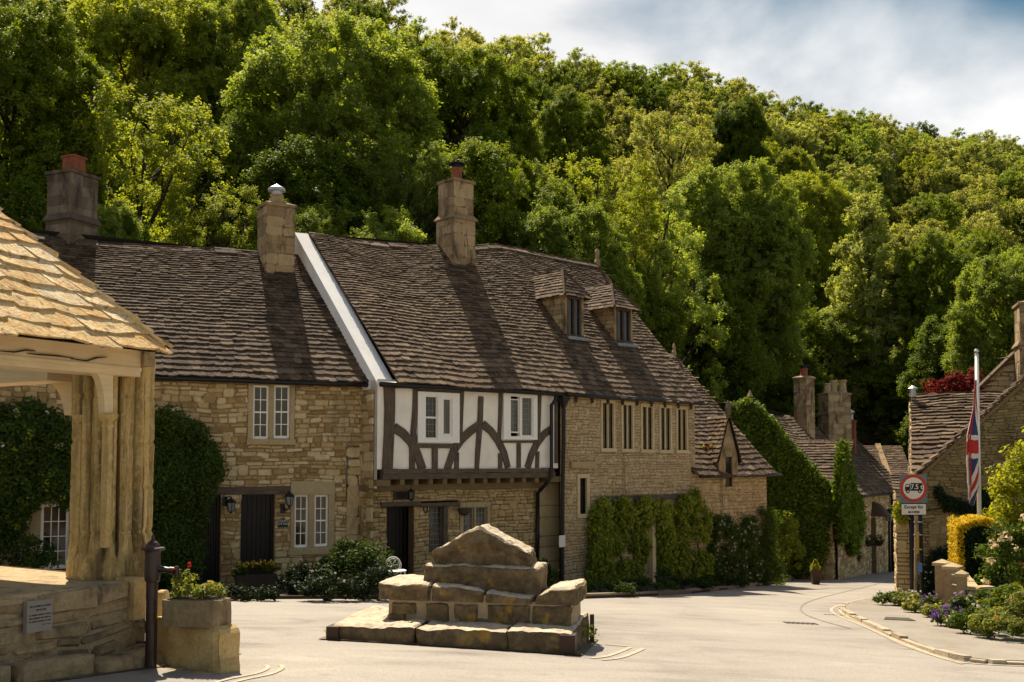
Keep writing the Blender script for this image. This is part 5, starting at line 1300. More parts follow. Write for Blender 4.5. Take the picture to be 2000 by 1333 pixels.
def build_cross():
    dA, dB = 11.82, 11.35; zt1 = -1.873
    FL = V((-2.10, 11.82, 0)); FR = V((.675, 11.35, 0)); e = (FR - FL).normalized(); bk = V((.19, .98, 0))
    BR, BL = FR + bk * 1.55, FL + bk * 1.55
    c = (FL + BR) / 2; T = thing('market_cross_base', 'stepped medieval stone cross base with a gabled top stone standing in the road', 'monument', V((c.x, c.y, gz(c.x, c.y))))
    def course(mb, a, b, depth, z0, z1, n, back, seed, ztop=None, amp=.03, t=None, rnd=.05):
        """a run of separate rough stones between a and b"""
        fs = [0]
        for i in range(n): fs.append(fs[-1] + random.uniform(.7, 1.4))
        fs = [f / fs[-1] for f in fs]
        for i in range(n):
            g = .001 / (b - a).length
            p, q = a.lerp(b, fs[i] + g), a.lerp(b, fs[i + 1] - g)
            zt = (lambda u, v, i=i: ztop(fs[i] + (fs[i + 1] - fs[i]) * u)) if ztop else None
            j = random.uniform(-.015, .015)
            rough(mb, [(p.x + back.x * j, p.y + back.y * j), (q.x + back.x * j, q.y + back.y * j), ((q + back * depth).x, (q + back * depth).y), ((p + back * depth).x, (p + back * depth).y)], z0, z1 + random.uniform(-.01, .01), amp,
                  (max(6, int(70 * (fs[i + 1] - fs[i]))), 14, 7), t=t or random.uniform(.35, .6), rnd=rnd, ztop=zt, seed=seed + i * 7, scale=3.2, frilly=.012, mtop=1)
    # lower step: long slabs with tight joints round a core
    m = MB(); zb = gz(c.x, c.y) - .35
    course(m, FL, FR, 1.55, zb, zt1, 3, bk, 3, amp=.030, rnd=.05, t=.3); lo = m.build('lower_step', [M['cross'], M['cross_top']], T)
    ring = [FL - e * .10 - bk * .07, FR + e * .10 - bk * .07, BR + e * .10 + bk * .07, BL - e * .10 + bk * .07, FL - e * .10 - bk * .07]; inr = [FL + e * .05 + bk * .05, FR - e * .05 + bk * .05, BR - e * .05 - bk * .05, BL + e * .05 - bk * .05, FL + e * .05 + bk * .05]
    dm = MB(); strip(dm, ring, inr, .014, 2, .2); dm.build('dirt_edge', M['dirt'], T)
    # upper step: dark stones bedded in a pale mortar core, overhanging slabs on top
    A2 = V((-1.60, 12.27, 0)); B2 = V((.74, 11.74, 0)); zt2 = -1.44
    def dip(u):
        P_ = ((0, 0), (.25, -.01), (.48, -.05), (.74, -.135), (.80, -.13), (.87, -.04), (1.0, -.005))
        for (a0, b0), (a1, b1) in zip(P_, P_[1:]):
            if u <= a1: return b0 + (b1 - b0) * (u - a0) / (a1 - a0)
        return 0
    A2b = A2 + V((.12, 0, 0)); B2b = B2 - V((.06, 0, 0)); mz = zt1 + .21
    m = MB(); a_, b_ = A2b + bk * .035, B2b + bk * .035
    rough(m, [(a_.x, a_.y), (b_.x, b_.y), ((b_ + bk * .85).x, (b_ + bk * .85).y), ((a_ + bk * .85).x, (a_ + bk * .85).y)], zt1 - .05, zt2 - .06, .014, (40, 12, 8), t=.5, rnd=.02, ztop=lambda u, v: dip(u) * .9, seed=401, scale=4)
    up = m.build('upper_step', M['cross_mortar'], T)
    m = MB(); Wf = Wall(A2b.x, A2b.y, math.degrees(math.atan2((B2b - A2b).y, (B2b - A2b).x))); Lf = (B2b - A2b).length
    for (f0, f1, za, zb_, sd_) in ((.0, .10, .0, .07, 1), (.21, .34, .0, .20, 2), (.37, .50, .07, .20, 3), (.39, .55, .0, .045, 8), (.545, .78, .0, .21, 4), (.79, 1.0, .0, .22, 5), (.02, .16, .10, .19, 6)):
        p, q = A2b.lerp(B2b, f0), A2b.lerp(B2b, f1)
        rough(m, [(p.x, p.y), (q.x, q.y), ((q + bk * .3).x, (q + bk * .3).y), ((p + bk * .3).x, (p + bk * .3).y)], zt1 + za - .04, zt1 + zb_, .016, (12, 4, 6), t=.25 if sd_ not in (1, 6) else .75, rnd=.035, seed=60 + sd_ * 9, scale=4, frilly=.005)
    for (f0, f1, h0, sd_) in ((.0, .272, .10, 1), (.275, .545, .09, 2), (.547, .79, .09, 3), (.792, 1.0, .10, 4)):
        p, q = A2.lerp(B2, f0), A2.lerp(B2, f1)
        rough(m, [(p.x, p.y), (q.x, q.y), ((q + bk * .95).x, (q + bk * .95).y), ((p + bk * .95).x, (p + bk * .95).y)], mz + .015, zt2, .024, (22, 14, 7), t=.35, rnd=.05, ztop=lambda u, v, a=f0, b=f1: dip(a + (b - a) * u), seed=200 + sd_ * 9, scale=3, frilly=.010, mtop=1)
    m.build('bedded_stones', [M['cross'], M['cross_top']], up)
    # socket stone
    d3 = 12.35; l = at(826, 1120, d3); r = at(1055, 1120, d3 - .33); a, b = V((l.x, l.y, 0)), V((r.x, r.y, 0))
    m = MB(); zt3 = at(940, 1105, d3 - .15).z
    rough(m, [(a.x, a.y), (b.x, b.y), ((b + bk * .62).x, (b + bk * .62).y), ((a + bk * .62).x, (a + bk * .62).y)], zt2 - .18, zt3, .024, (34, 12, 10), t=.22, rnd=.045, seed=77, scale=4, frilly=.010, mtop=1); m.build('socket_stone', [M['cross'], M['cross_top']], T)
    # gabled top stone with a sunk lower face under a chevron
    a2 = a.lerp(b, .06); b2 = a.lerp(b, .91); a2 += bk * .05; b2 += bk * .05; W3 = Wall(a2.x, a2.y, math.degrees(math.atan2((b2 - a2).y, (b2 - a2).x))); wd = (b2 - a2).length
    uap, zap = W3.px(937, 1028); (ul, zl), (ur, zr) = W3.px(841, 1077), W3.px(1034, 1082)
    fn = lambda u, v: (zl + (zap - zl) * min(1, u * wd / uap) if u * wd < uap else zap + (zr - zap) * (u * wd - uap) / (wd - uap)) - zl
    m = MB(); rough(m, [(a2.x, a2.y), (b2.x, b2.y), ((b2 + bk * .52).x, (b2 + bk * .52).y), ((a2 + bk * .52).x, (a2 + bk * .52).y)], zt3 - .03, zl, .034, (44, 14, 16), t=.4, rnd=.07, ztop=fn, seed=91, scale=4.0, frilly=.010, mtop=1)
    k_ = len(m.v)
    for i in range(k_):   # push the area below the chevron inwards
        p = m.v[i]; u = (p - W3.p).dot(W3.e); o = (p - W3.p).dot(W3.n)
        if o > -.03 and .04 < u < wd - .04:
            zc = zl - .02 + (zap - zl) * .62 * (1 - abs(u - uap) / (wd * .55)) - .06
            if p.z < zc: m.v[i] = p - W3.n * .045 * min(1, (zc - p.z) / .03)
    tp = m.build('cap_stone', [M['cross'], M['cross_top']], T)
    # iron corner straps and posts
    i = MB(); W1 = Wall(FL.x, FL.y, math.degrees(math.atan2((FR - FL).y, (FR - FL).x))); L1 = (FR - FL).length
    wbox(i, W1, -.015, .13, zb, zt1 - .02, -.2, .03); i.build('corner_bracket', M['planter'], T); i = MB(); wbox(i, W1, L1 - .15, L1 + .02, zb, zt1 - .04, -.15, .035)
    i.build('corner_bracket', M['planter'], T); i = MB(); p = BR; i.box(p.x - .02, p.x + .03, p.y - .3, p.y - .25, zb, zt1 + .0); i.build('marker_post', M['planter'], T)
    return T
build_cross()
def chair():
    g = at(768, 1104, 18.9); z = gz(g.x, g.y) + .05
    T = thing('garden_chair', 'ornate white metal garden chair behind the left end of the cross base', 'chair', V((g.x, g.y, z)))
    W = Wall(g.x, g.y, 25); zs = z + .44; R = at(0, 1088, 18.9).z; rx = 16 / 2000 * 18.9; zc = at(0, 1105, 18.9).z; rz = R - zc
    b = MB(); el = lambda k, f: W.P(rx * f * math.cos(k), zc + rz * f * math.sin(k), -.02 * math.sin(k))
    N = 28
    for f in (1, .78): b.tube([el(2 * math.pi * i / N, f) for i in range(N + 1)], .009, 6)
    for i in range(14): a = 2 * math.pi * i / 14; b.tube([el(a, .78), el(a + .12, 1)], .006, 5)
    for i in range(6):
        a = 2 * math.pi * i / 6
        b.tube([W.P(0, zc, 0), el(a + .3, .4), el(a, .78)], .006, 5); b.tube([el(a - .25, .45), el(a + .0, .60), el(a + .25, .45)], .006, 5)
    b.build('backrest', M['white'], T)
    s = MB(); s.lathe(W.P(0, zs - .02, .2), [(.17, 0), (.18, .02), (.16, .03)], 16); s.build('seat', M['white'], T)
    for u, o in ((-.14, .05), (.14, .05), (-.14, .34), (.14, .34)):
        l = MB(); l.tube([W.P(u * .8, zs, .2 + (o - .2) * .8), W.P(u, z - .02, o)], .011, 6); l.build('leg', M['white'], T)
    k = MB(); 
    for u in (-1, 1): k.tube([W.P(u * rx * .6, zc - rz * .8, 0), W.P(u * .12, zs, .06)], .009, 6)
    k.build('back_support', M['white'], T)
chair()

# ---------------------------------------------------------------- things fixed to the cottage fronts
def lantern(W, px, py, o, label, hang):
    u, z = W.px(px, py, o); T = thing('wall_lantern', label, 'lantern', W.P(u, z, .02), 'black lanterns on the cottage wall')
    c = W.P(u, z, o); s = .105
    b = MB()
    if hang:
        b.obox(W.P(u - .10, z + .10, .02), W.e * .05, W.n * .02, V((0, 0, .10))); b.tube([W.P(u - .10, z + .12, .02), W.P(u - .08, z + .19, o * .5), W.P(u, z + .20, o), W.P(u, z + .12, o)], .013, 6)
    else:
        b.obox(W.P(u - .10, z - .17, .02), W.e * .045, W.n * .02, V((0, 0, .10))); b.tube([W.P(u - .10, z - .16, .02), W.P(u - .05, z - .20, o * .6), W.P(u, z - .17, o), W.P(u, z - .11, o)], .014, 6)
    b.build('bracket', M['iron'], T)
    k = MB(); k.lathe(c, [(.015, -.14), (.03, -.12), (.05, -.105), (.055, -.095)], 6); k.lathe(c, [(.105, .075), (.11, .085), (.06, .14), (.02, .17), (.015, .20)], 6)
    for i in range(6): a = i * math.pi / 3; k.tube([c + V((.052 * math.cos(a), .052 * math.sin(a), -.1)), c + V((.092 * math.cos(a), .092 * math.sin(a), .08))], .007, 4)
    k.build('frame', M['iron'], T)
    g = MB(); g.lathe(c, [(.048, -.095), (.086, .076)], 6); g.build('glass', M['lampglass'], T)
lantern(WA, 451, 990, .16, 'black lantern hanging from its bracket left of the plank door', True)
lantern(WA, 565, 978, .18, 'black lantern standing on its bracket right of the plank door', False)
def text_obj(name, body, W, u, z, o, size, mat, parent, bold=0.0, align='CENTER'):
    cu = bpy.data.curves.new(name, 'FONT'); cu.body = body; cu.size = size; cu.align_x = align; cu.align_y = 'CENTER'; cu.offset = bold; cu.extrude = .0015
    t = bpy.data.objects.new('tmp', cu); col.objects.link(t)
    me = bpy.data.meshes.new_from_object(t.evaluated_get(bpy.context.evaluated_depsgraph_get()))
    bpy.data.objects.remove(t); bpy.data.curves.remove(cu)
    b = root_loc(parent)
    for v in me.vertices: v.co = W.P(u + v.co.x, z + v.co.y, o + v.co.z) - b
    me.name = name; me.materials.clear(); me.materials.append(M[mat]); return link_mesh(name, me, parent)
def plate():
    W = WA; r = W.rect(542, 1016, 562, 1030, .02); r2 = W.rect(546, 1012, 558, 1016, .02)
    T = thing('name_plate', 'small black arched house name plate right of the plank door', 'sign', W.P((r[0] + r[1]) / 2, r[2], .02))
    b = MB(); wbox(b, W, r[0], r[1], r[2], r[3], .02, .045); um = (r2[0] + r2[1]) / 2
    n = 8; rr = (r2[1] - r2[0]) / 2
    b.poly([W.P(um + rr * math.cos(math.pi * i / n), r[3] + rr * .6 * math.sin(math.pi * i / n), .044) for i in range(n + 1)]); b.build('plate', M['signblack'], T)
    h = r[3] - r[2]
    text_obj('lettering', 'COURT\nCOTTAGE', W, (r[0] + r[1]) / 2, (r[2] + r[3]) / 2 + .025, .047, h * .42, 'signwhite', T)
plate()
def sign_board():
    W = WBL; r = W.rect(768, 959, 802, 977, .02)
    T = thing('house_sign', 'dark wooden sign board above the entrance of the timbered house', 'sign', W.P((r[0] + r[1]) / 2, r[2], .03))
    b = MB(); wbox(b, W, r[0], r[1], r[2], r[3], .03, .06); b.build('board', M['door'], T)
    f = MB()
    for a in ((r[0], r[0] + .02, r[2], r[3]), (r[1] - .02, r[1], r[2], r[3])): wbox(f, W, a[0], a[1], a[2], a[3], .03, .07)
    wbox(f, W, r[0], r[1], r[2], r[2] + .02, .03, .068); wbox(f, W, r[0], r[1], r[3] - .02, r[3], .03, .068); f.build('frame', M['timber'], T)
    u, z = W.px(803, 968, .28); c = W.P(u, z, .28)
    T = thing('hanging_lantern', 'small green black lantern hanging under the jetty by the sign board', 'lantern', c)
    k = MB(); k.tube([c + V((0, 0, .12)), W.P(u, W.px(803, 944)[1], .28)], .008, 5); k.lathe(c, [(.02, -.12), (.06, -.09), (.065, -.08)], 6); k.lathe(c, [(.08, .07), (.05, .11), (.015, .14)], 6)
    for i in range(6): a = i * math.pi / 3; k.tube([c + V((.06 * math.cos(a), .06 * math.sin(a), -.09)), c + V((.07 * math.cos(a), .07 * math.sin(a), .08))], .008, 4)
    k.build('frame', M['iron'], T); g = MB(); g.lathe(c, [(.055, -.08), (.064, .07)], 6); g.build('glass', M['glass'], T)
    u, z = W.px(830, 995, .02); m = MB(); m.tube([W.P(u + .05 * math.sin(a), z - .075 * math.cos(a), .05) for a in [(-2.5 + 5.0 * i / 16) for i in range(17)]], .012, 6)
    o = m.build('horseshoe', M['horseshoe'], loc=W.P(u, z, .05)); tag(o, 'rusty horseshoe nailed on the wall right of the entrance', 'horseshoe')
    u, z = W.px(906, 998, .25); c = W.P(u, z, .25); m = MB(); m.lathe(c, [(.05, -.11), (.11, -.07), (.135, .0), (.14, .06), (.12, .06)], 14)
    T = thing('hanging_basket', 'dark empty hanging basket before the ground floor window', 'basket', c); m.build('bowl', M['teal'], T)
    k = MB(); k.tube([W.P(u, z + .06, .37), W.P(u, z + .42, .25)], .004, 4); k.tube([W.P(u + .12, z + .06, .2), W.P(u, z + .42, .25)], .004, 4); k.tube([W.P(u - .12, z + .06, .2), W.P(u, z + .42, .25)], .004, 4); k.build('chain', M['iron'], T)
    W = WC; r = W.rect(1092, 1046, 1104, 1069, .16); T = thing('notice', 'small white notice fixed on the black drainpipe at the corner', 'notice', W.P(r[0], r[2], .17))
    b = MB(); wbox(b, W, r[0], r[1], r[2], r[3], .155, .165); b.build('board', M['signwhite'], T)
sign_board()

# ---------------------------------------------------------------- planters
def trough_planter(px, py, w, name, label, W, o, fl):
    u, _ = W.px(px, py, o); c = W.P(u, 0, o); z = gz(c.x, c.y) + .06
    T = thing(name, label, 'planter', V((c.x, c.y, z))); b = MB(); w2 = w / 2; h = .26
    b.hexa([W.P(u - w2 * .9, z, o - .12), W.P(u + w2 * .9, z, o - .12), W.P(u + w2 * .9, z, o + .12), W.P(u - w2 * .9, z, o + .12), W.P(u - w2, z + h, o - .15), W.P(u + w2, z + h, o - .15), W.P(u + w2, z + h, o + .15), W.P(u - w2, z + h, o + .15)])
    b.build('box', M['teal'], T); L = [blob(tuple(W.P(u + random.uniform(-w2, w2), z + h + random.uniform(.02, .16), o + random.uniform(-.1, .1))), .11, 70, .026, .4, .3) for _ in range(14)]
    leaf_mesh('foliage', *cat_leaves(L), M['shrub'], T)
    for nm, mt, n in fl:
        L = [blob(tuple(W.P(u + random.uniform(-w2, w2) * .9, z + h + random.uniform(.14, .26), o + random.uniform(-.1, .14))), .03, 10, .02, .8, .3) for _ in range(n)]; leaf_mesh(nm, *cat_leaves(L), M[mt], T)
trough_planter(499, 1130, .78, 'flower_trough', 'dark wooden trough of yellow and red flowers under the plank door', WA, 1.0, (('yellow_blossom', 'fl_yellow', 22), ('red_blossom', 'fl_orange', 12)))
trough_planter(1302, 1140, .55, 'wooden_tub', 'dark square tub between the two big vines', WC, .85, ())
def pots():
    p = gnd(1593, 1142); s = p.y / 2000 * 1.12
    T = thing('tall_planter', 'tall tapered brown planter with a yellow conifer standing in the road edge', 'planter', p); b = MB(); h = 25 * s
    b.hexa([p + V((-5.5 * s, -5 * s, 0)), p + V((5.5 * s, -5 * s, 0)), p + V((5.5 * s, 5 * s, 0)), p + V((-5.5 * s, 5 * s, 0)), p + V((-8 * s, -7 * s, h)), p + V((8 * s, -7 * s, h)), p + V((8 * s, 7 * s, h)), p + V((-8 * s, 7 * s, h))])
    b.build('pot', M['planter'], T); L = []
    for i in range(14): f = i / 14; L.append(blob((p.x, p.y, p.z + h + .02 + 17 * s * f), .19 * (1.05 - f), 90, .03, .7, .3, (1, 1, .7), t0=.6))
    leaf_mesh('foliage', *cat_leaves(L), M['limeleaf'], T)
pots()
# ---------------------------------------------------------------- road sign, pole, flag
def road_sign():
    g = gnd(1791, 1174); d = g.y; W = Wall(g.x, d, 3); mpp = d / 2000
    T = thing('road_sign', 'weight limit road sign with red ring and black lorry on a tall dark post', 'road sign', g)
    P = lambda x, y, o=.05: W.px(x, y, o)
    po = MB(); u, zt = P(1796, 932, 0); po.tube([W.P(u, g.z - .1, 0), W.P(u, zt, 0)], .045, 12); po.build('post', M['pipe'], T, smooth=True)
    u0, z1 = P(1757, 927); u1, z0 = P(1811, 983); b = MB(); wbox(b, W, u0, u1, z0, z1, .045, .055); b.build('backing_board', M['signgrey'], T)
    uc, zc = (u0 + u1) / 2, P(1784, 954)[1]; R = 26.5 * mpp
    def disc(nm, r0, r1, o, mt):
        m = MB(); N = 48
        for i in range(N):
            a, b_ = 2 * math.pi * i / N, 2 * math.pi * (i + 1) / N; c = lambda r, t: W.P(uc + r * math.cos(t), zc + r * math.sin(t), o)
            if r0 == 0: m.poly([c(0, 0), c(r1, a), c(r1, b_)])
            else: m.quad(c(r0, a), c(r1, a), c(r1, b_), c(r0, b_))
        m.build(nm, M[mt], T)
    disc('white_face', 0, R * .82, .057, 'signwhite'); disc('red_ring', R * .79, R, .059, 'signred')
    m = MB(); s = R / 26.5; q = lambda x, y: (uc + x * s, zc - y * s)
    def pg(pts, o=.061): m.poly([W.P(*q(x, y), o) for x, y in pts])
    pg([(-6, -10), (18, -10), (18, 5), (-6, 5)]); pg([(-17, 5), (-17, -2), (-15, -8), (-7, -8), (-7, 5)])
    def wheel(x, r, o): m.poly([W.P(*q(x + r * math.cos(2 * math.pi * i / 16), 6 + r * math.sin(2 * math.pi * i / 16)), o) for i in range(16)])
    wheel(-11.5, 3.6, .0612); wheel(12, 3.6, .0612); m.build('lorry_symbol', M['signblack'], T)
    m = MB(); pg([(-15.5, -3), (-14, -6.5), (-9, -6.5), (-9, -3)], .0625); wheel(-11.5, 1.6, .0625); wheel(12, 1.6, .0625); m.build('lorry_cutout', M['signwhite'], T)
    t = text_obj('lettering', '7.5 t', W, uc + 6.0 * s, zc + 2.4 * s, .0625, 13 * s, 'signwhite', T, .002)
    u0, z1 = P(1759, 983.5); u1, z0 = P(1810, 1007); b = MB(); wbox(b, W, u0, u1, z0, z1, .045, .056); b.build('sub_plate', M['signblack'], T)
    k = .018; b = MB(); wbox(b, W, u0 + k, u1 - k, z0 + k, z1 - k, .056, .0585); b.build('sub_plate_face', M['signwhite'], T)
    text_obj('lettering', 'Except for\naccess', W, (u0 + u1) / 2, (z0 + z1) / 2, .0595, 9.0 * mpp, 'signblack', T, .0022)
    # leaning old post beside it, with clips, sleeve and a notice
    o = thing('utility_post', 'slim weathered post with a yellow sleeve and blue notice beside the sign post', 'post', gnd(1786, 1180))
    x, z0_ = P(1786, 1180, .0); m = MB(); m.tube([W.P(x, g.z - .1, .04), W.P(P(1788, 1012, 0)[0], P(0, 1012, 0)[1], .04)], .035, 10); m.build('post', M['plinth'], o)
    m = MB(); m.tube([W.P(P(1790, 1090, 0)[0], P(0, 1090, 0)[1], .04), W.P(P(1790, 1047, 0)[0], P(0, 1047, 0)[1], .04)], .048, 10); m.build('sleeve', M['yellowpole'], o)
    a, z1 = P(1791, 1100); b_, z0 = P(1801, 1118); m = MB(); wbox(m, W, a, b_, z0, z1, .05, .065); m.build('notice', M['blue'], o)
    m = MB()
    for y in (1026, 1052, 1082): wbox(m, W, P(1786, y)[0], P(1801, y)[0], P(0, y + 1)[1], P(0, y - 1)[1], .0, .06)
    m.build('clip', M['galv'], o)
road_sign()
def flag():
    d = 23.0; b = at(1914, 1100, d); g = gz(b.x, d); top = at(1907.5, 694, d)
    T = thing('flagpole', 'slender white flagpole with a ball finial rising behind the golden hedge', 'flagpole', V((b.x, d, g)))
    m = MB(); m.tube([V((b.x, d, g - .1)), top], [.05, .04], 10); m.build('pole', M['white'], T, smooth=True)
    m = MB(); m.lathe(top, [(.03, -.03), (.045, -.01), (.045, .02), (.02, .05), (.05, .07), (.055, .1), (.03, .14)], 10); m.build('finial', M['galv'], T)
    # drooping union flag: cloth folded along the pole, pattern computed on the cloth
    Fl = thing('union_flag', 'faded red, white and blue union flag hanging limp beside the pole', 'flag', at(1898, 980, d))
    nu, nv = 60, 150; FW, FH = 1.9, 1.15
    pL = [(1903, 742), (1899, 800), (1886, 850), (1885, 900), (1887, 940), (1889, 978)]; pR = [(1908, 742), (1909, 800), (1911, 850), (1912, 900), (1912, 950), (1903, 985)]
    def curve(pl, f):
        f *= len(pl) - 1; i = min(int(f), len(pl) - 2); t = f - i; return (pl[i][0] + (pl[i + 1][0] - pl[i][0]) * t, pl[i][1] + (pl[i + 1][1] - pl[i][1]) * t)
    m = MB(); G = []
    for j in range(nv + 1):
        row = []
        for i in range(nu + 1):
            u, v = i / nu, j / nv; a, b2 = curve(pL, v), curve(pR, v)
            fold = .5 - .5 * math.cos(u * math.pi * 3); fx = 1 - fold * (.75 + .25 * (1 - u))
            x = a[0] + (b2[0] - a[0]) * fx; y = a[1] + (b2[1] - a[1]) * fx + 6 * math.sin(u * 9) * v
            p = at(x, y, d - .06 - .10 * u - .03 * math.sin(u * 19)); row.append(p)
        G.append(row)
    def colour(s, t): # s along fly 0..1, t 0..1 up the hoist; union pattern
        x, y = s * 2 - 1, (t * 2 - 1) * .5
        if abs(y) < .1 or abs(x) < .1: return 0
        if abs(y) < .17 or abs(x) < .17: return 1
        dd = min(abs(y - .5 * x), abs(y + .5 * x)) / 1.118
        return 0 if dd < .035 else 1 if dd < .105 else 2
    for j in range(nv):
        for i in range(nu):
            v = (j + .5) / nv; u = (i + .5) / nu
            s = v * .95 + .05 * u; t = min(1, max(0, 1 - u + .12 * (v - .5)))
            m.quad(G[j][i], G[j][i + 1], G[j + 1][i + 1], G[j + 1][i], colour(s, t))
    m.build('cloth', [M['flagred'], M['flagwhite'], M['flagblue']], Fl, smooth=True)
    h = MB(); h.tube([at(1904, 700, d - .05), at(1903, 745, d - .06)], .006, 4); h.build('halyard', M['galv'], Fl)
flag()
# ---------------------------------------------------------------- gate piers and garden wall
def gate():
    def pier(px, py, ytop, w, label, grp, tilt=0):
        g = gnd(px, py, .09); d = g.y; s = d / 2000; zt = at(px, ytop, d).z; hw = w / 2 * s
        T = thing('gate_pier', label, 'gate pier', g, grp); W = Wall(g.x, g.y, -38)
        m = MB(); wbox(m, W, -hw, hw, g.z - .1, zt - .11, -hw, hw, 0, .4); m.build('shaft', M['chimney'], T)
        c = MB(); k = hw * 1.35
        b4 = [W.P(-k, zt - .11, -k), W.P(k, zt - .11, -k), W.P(k, zt - .11, k), W.P(-k, zt - .11, k)]; t4 = [p + V((0, 0, .06)) for p in b4]
        c.hexa(b4 + t4, 0, .7); ap = W.P(0, zt + .02, 0)
        for i in range(4): c.poly([t4[i], t4[(i + 1) % 4], ap], 0, .75)
        c.build('cap', M['ashlar'], T); return g, W, hw
    pier(1842, 1189, 1094, 22, 'square stone gate pier with pyramid cap, farther of the two', 'stone gate piers')
    g, W, hw = pier(1862, 1193, 1101, 24, 'square stone gate pier with pyramid cap, nearer of the two', 'stone gate piers')
    p3, W3, h3 = pier(1880, 1203, 1115, 16, 'lower stone post at the bend of the garden wall', 'stone gate piers')
    # low wall to the right
    gp_ = lambda x, y: V((x * y, y, gz(x * y, y) + .05)); a, b, c = gp_(.431, 21.0), gp_(.4415, 18.6), gp_(.468, 18.75); d = a.y
    T = thing('garden_wall', 'low rubble garden wall with flat coping below the golden hedge', 'wall', b)
    zt = at(1880, 1150, b.y).z; m = MB()
    for p, q in ((a, b), (b, c)):
        W = Wall(p.x, p.y, math.degrees(math.atan2(q.y - p.y, q.x - p.x))); L = (q - p).length
        stones(m, W, 0, L, p.z - .1, zt - .05, [], h=(.08, .14), w=(.14, .35), relief=(.01, .03)); stones(m, Wall(q.x - W.n.x * .2, q.y - W.n.y * .2, W.deg + 180), 0, L, p.z - .1, zt - .05, [], h=(.1, .2), w=(.2, .4))
        k = int(L / .4) + 1
        for i in range(k): wbox(m, W, L * i / k + .005, L * (i + 1) / k - .005, zt - .03, zt + .01 + random.uniform(0, .02), -.21, .02 + random.uniform(-.015, .015), 0, random.uniform(.2, .6))
    m.build('stonework', [M['rubble_grey'], M['mortar_dark']], T)
    # iron gate rails
    T = thing('iron_gate', 'thin iron gate with two pale rails between pier and post', 'gate', (g + p3) / 2); m = MB()
    for y0, y1 in ((1122, 1126), (1141, 1146)): m.tube([at(1856, y0, g.y + .02), at(1879, y1, p3.y)], .014, 6)
    m.build('rail', M['galv'], T)
    m = MB(); m.tube([at(1871, 1118, g.y - .1), at(1871, 1190, g.y - .1)], .012, 6); m.build('stile', M['iron'], T)
gate()
# street lamp and hanging baskets at the far row
def far_bits():
    d = 46.5; p = at(1736, 1000, d); g = gz(p.x, d); T = thing('street_lamp', 'old lantern street lamp on a thin dark post before the far stone house', 'street lamp', V((p.x, d, g)))
    m = MB(); m.tube([V((p.x, d, g)), V((p.x, d, at(0, 1018, d).z))], [.07, .05], 8); m.build('post', M['iron'], T)
    c = V((p.x, d, at(0, 1011, d).z)); m = MB(); m.lathe(c, [(.12, -.17), (.2, .17)], 4); m.build('glass', M['lampglass'], T)
    m = MB(); m.lathe(c, [(.23, .18), (.23, .21), (.1, .34), (.03, .40)], 4)
    for i in range(4): a = i * math.pi / 2; m.tube([c + V((.12 * math.cos(a), .12 * math.sin(a), -.17)), c + V((.2 * math.cos(a), .2 * math.sin(a), .18))], .02, 4)
    m.build('frame', M['iron'], T)
    for (x, y, dd, lab) in ((1699, 1057, 42.2, 'round dark hanging basket left of the porch door'), (1717, 1057, 44.5, 'round dark hanging basket right of the porch door'), (1672, 1086, 39.8, 'dark planted basket low on the wall by the hanging ivy'), (1746, 1088, 52, 'dark planted basket below the white far window')):
        c = at(x, y, dd); T = thing('hanging_basket', lab, 'basket', c, 'baskets along the far house fronts'); m = MB(); m.lathe(c, [(.05, -.22), (.16, -.14), (.22, 0), (.2, .02)], 10); m.build('bowl', M['teal'], T)
        leaf_mesh('foliage', *blob(tuple(c + V((0, 0, .02))), .26, 130, .05, .2, .4), M['ivy'], T)
far_bits()
